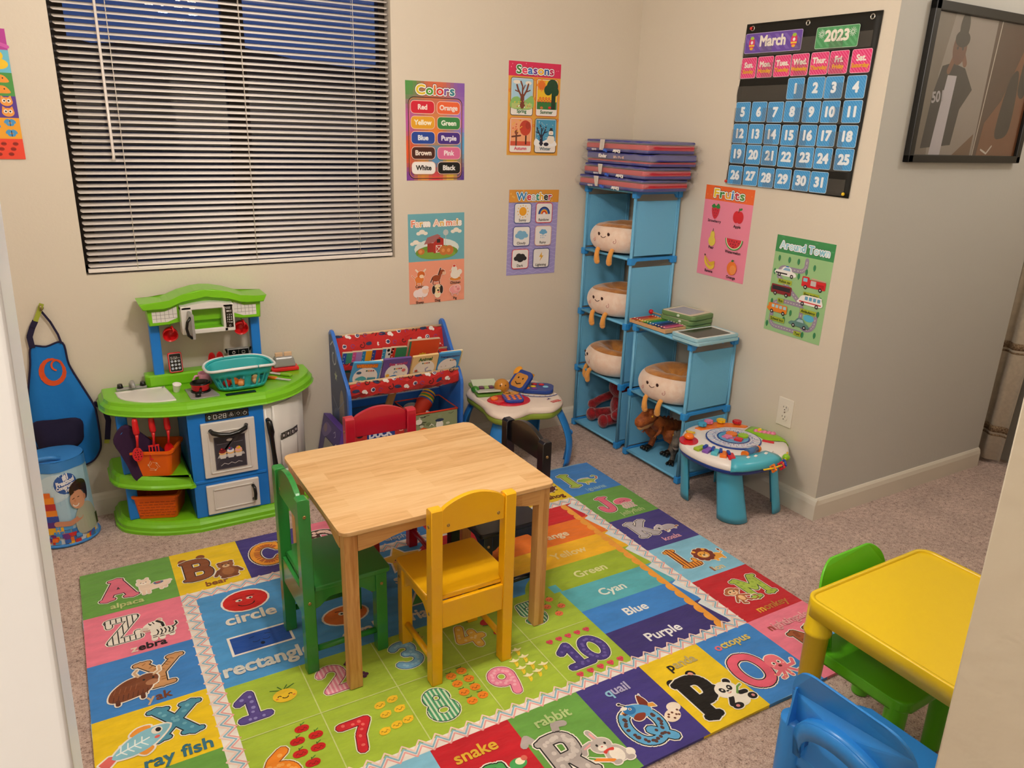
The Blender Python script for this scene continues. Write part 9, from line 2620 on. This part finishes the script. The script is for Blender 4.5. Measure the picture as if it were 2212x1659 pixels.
def strap(pts, w):
 for i in range(len(pts) - 1):
  a, b = Vector(pts[i]), Vector(pts[i + 1]); d = (b - a); L = d.length; ang = math.atan2(d.x, d.z)
  m.box((a + b) / 2, (w, .0022, L * 1.06), (0, ang, 0))
strap([(-2.510, -.012, .662), (-2.512, -.014, .700), (-2.500, -.014, .730), (-2.488, -.014, .752)], .018); strap([(-2.424, -.012, .668), (-2.430, -.014, .700), (-2.446, -.014, .745), (-2.462, -.014, .775), (-2.468, -.014, .786)], .007); strap([(-2.356, -.020, .440), (-2.340, -.022, .432), (-2.325, -.022, .418), (-2.318, -.022, .370), (-2.330, -.020, .300)], .018); m.build('strap', APN, t_)
m = MB(); strap([(-2.487, -.015, .752), (-2.474, -.015, .780), (-2.462, -.016, .808)], .014); m.build('strap_end', mat('strap_lime', '#A0A83A', .8), t_)
m = MB(); strap([(-2.331, -.0205, .300), (-2.334, -.0205, .284)], .016); m.build('strap_end', mat('strap_lime', '#A0A83A', .8), t_)
m = MB(); m.cyl((-2.466, -.004, .790), (-2.466, -.022, .788), .0035, n=10); m.tube([(-2.466, -.020, .788), (-2.466, -.026, .796), (-2.466, -.024, .806)], .003, 8); m.lathe([(0, 0), (.008, 0), (.008, .003), (0, .004)], 14, T=Matrix.Translation((-2.466, -.001, .792)) @ Matrix.Rotation(PI / 2, 4, 'X')); tag(m.build('wall_hook', mat('brass_hook', '#A89A6A', .3, metal=.9)), 'small brass wall hook holding the apron', 'hook')

# ================================================================== clear bag of building blocks
t_ = thing('block_bag', 'zipped light blue bag of building blocks with a child pictured on it', 'toy bag', (-2.500, -.122, .004))
def bgf(a, v, o=0.0):
 r = (.098 - .012 * v + .004 * math.sin(5 * a + v * 3) * v) + o
 return (r * math.cos(a), r * .88 * math.sin(a), .302 * v)
m = MB(); m.grid(lambda u, v: bgf(2 * PI * u, v), 48, 12, closed_u=True); m.build('bag_wall', mat('bag_vinyl', '#9CC4DC', .18, spec=.6, bump=.25, bscale=20), t_)
m = MB(); m.tube([bgf(2 * PI * k / 40, 0.012, .003) for k in range(40)], .006, 8, closed=True); m.lathe([(0, .002), (.098, .002)], 40, sy=.88); m.build('base_rim', mat('bag_blue', '#3C86D0', .35), t_)
m = MB(); m.grid(lambda u, v: (lambda p: (p[0], p[1], .272 + .036 * v))(bgf(2 * PI * u, 1, .0025)), 48, 2, closed_u=True); m.lathe([(.0885, .308), (.060, .311), (0, .309)], 40, sy=.88); m.build('lid', mat('bag_blue', '#3C86D0', .35), t_)
m = MB(); m.tube([(-.055, -.055, .312), (-.045, -.062, .322), (-.010, -.066, .324), (.020, -.060, .314)], .007, 8); m.build('carry_handle', mat('bag_blue', '#3C86D0', .35), t_)
def bmap(x, y, z):
 a = math.radians(-132 + x * 1.12); p = bgf(a, y / 100 * .88 + .01, .0012 + z); return Vector(p)
A = Art(fn=bmap, dz=.00006, maxlen=7)
A.rect(-20, 0, 112, 100, '#A9CCE0'); A.blob([(-10, 60), (10, 92), (50, 98), (70, 80), (40, 62)], '#C4DCE8'); A.rect(-20, 0, 112, 10, '#D4DCE0')
A.ell(52, 84, 21, 14, '#2A5AA8'); A.text('#1', 52, 90, 7, '#F0F0F4', bold=.1, rot=8); A.text('Preschool', 52, 84, 5.6, '#F0F0F4', bold=.1, rot=8, w=32); A.text('Construction', 52, 79, 4.4, '#F0F0F4', bold=.1, rot=8, w=34); A.text('Toy', 53, 74, 4.4, '#F0F0F4', bold=.1, rot=8)
for x, y, w, h, c in ((6, 60, 22, 9, '#F0901E'), (9, 68, 14, 7, '#E8701A'), (5, 50, 24, 10, '#B82A2A'), (4, 42, 26, 9, '#E8861E'), (3, 34, 28, 9, '#2A4AA8'), (2, 26, 28, 9, '#5A2A80'), (6, 18, 30, 9, '#E8B01E'), (24, 22, 26, 7, '#4A9AD8'), (20, 13, 26, 8, '#3A8AD0'), (48, 16, 18, 6, '#2A7AC8')): A.rr(x, y, x + w, y + h, 1, c)
r = random.Random(9)
for k in range(34): x, y = r.uniform(2, 92), r.uniform(1, 13); A.rr(x, y, x + 9, y + 5.5, 1, r.choice(['#C8282A', '#2A62B8', '#E8B01E', '#3A8A3A', '#6A2A80', '#E8701A', '#4A9AD8']))
A.blob([(62, 12), (56, 34), (66, 50), (84, 52), (98, 40), (104, 16)], '#A9AC98'); A.stroke([(66, 36), (48, 30), (30, 32)], 7, '#C88A6A'); A.ell(28, 32, 5, 3.6, '#C88A6A'); A.stroke([(72, 46), (64, 38)], 9, '#A9AC98')
A.ell(66, 60, 14, 13, '#D09674'); A.blob([(54, 68), (56, 80), (72, 86), (88, 80), (88, 62), (82, 56), (80, 68), (66, 72)], '#2E1C16'); A.ell(80, 60, 3, 4, '#C08462'); A.seg((56, 62), (60, 63), 1, '#3A2018'); A.seg((65, 63), (69, 63), 1, '#3A2018'); A.stroke(arc(61, 55, 5, 3.4, 190, 340, 6), 1.5, '#F3E8E0'); A.ell(60, 59, 2, 2, '#C48462'); A.rect(98, 14, 106, 30, '#3A2A2A')
A.build('bag_print', print_mat('bag_print', .25, spec=.6, coat=.3), t_)
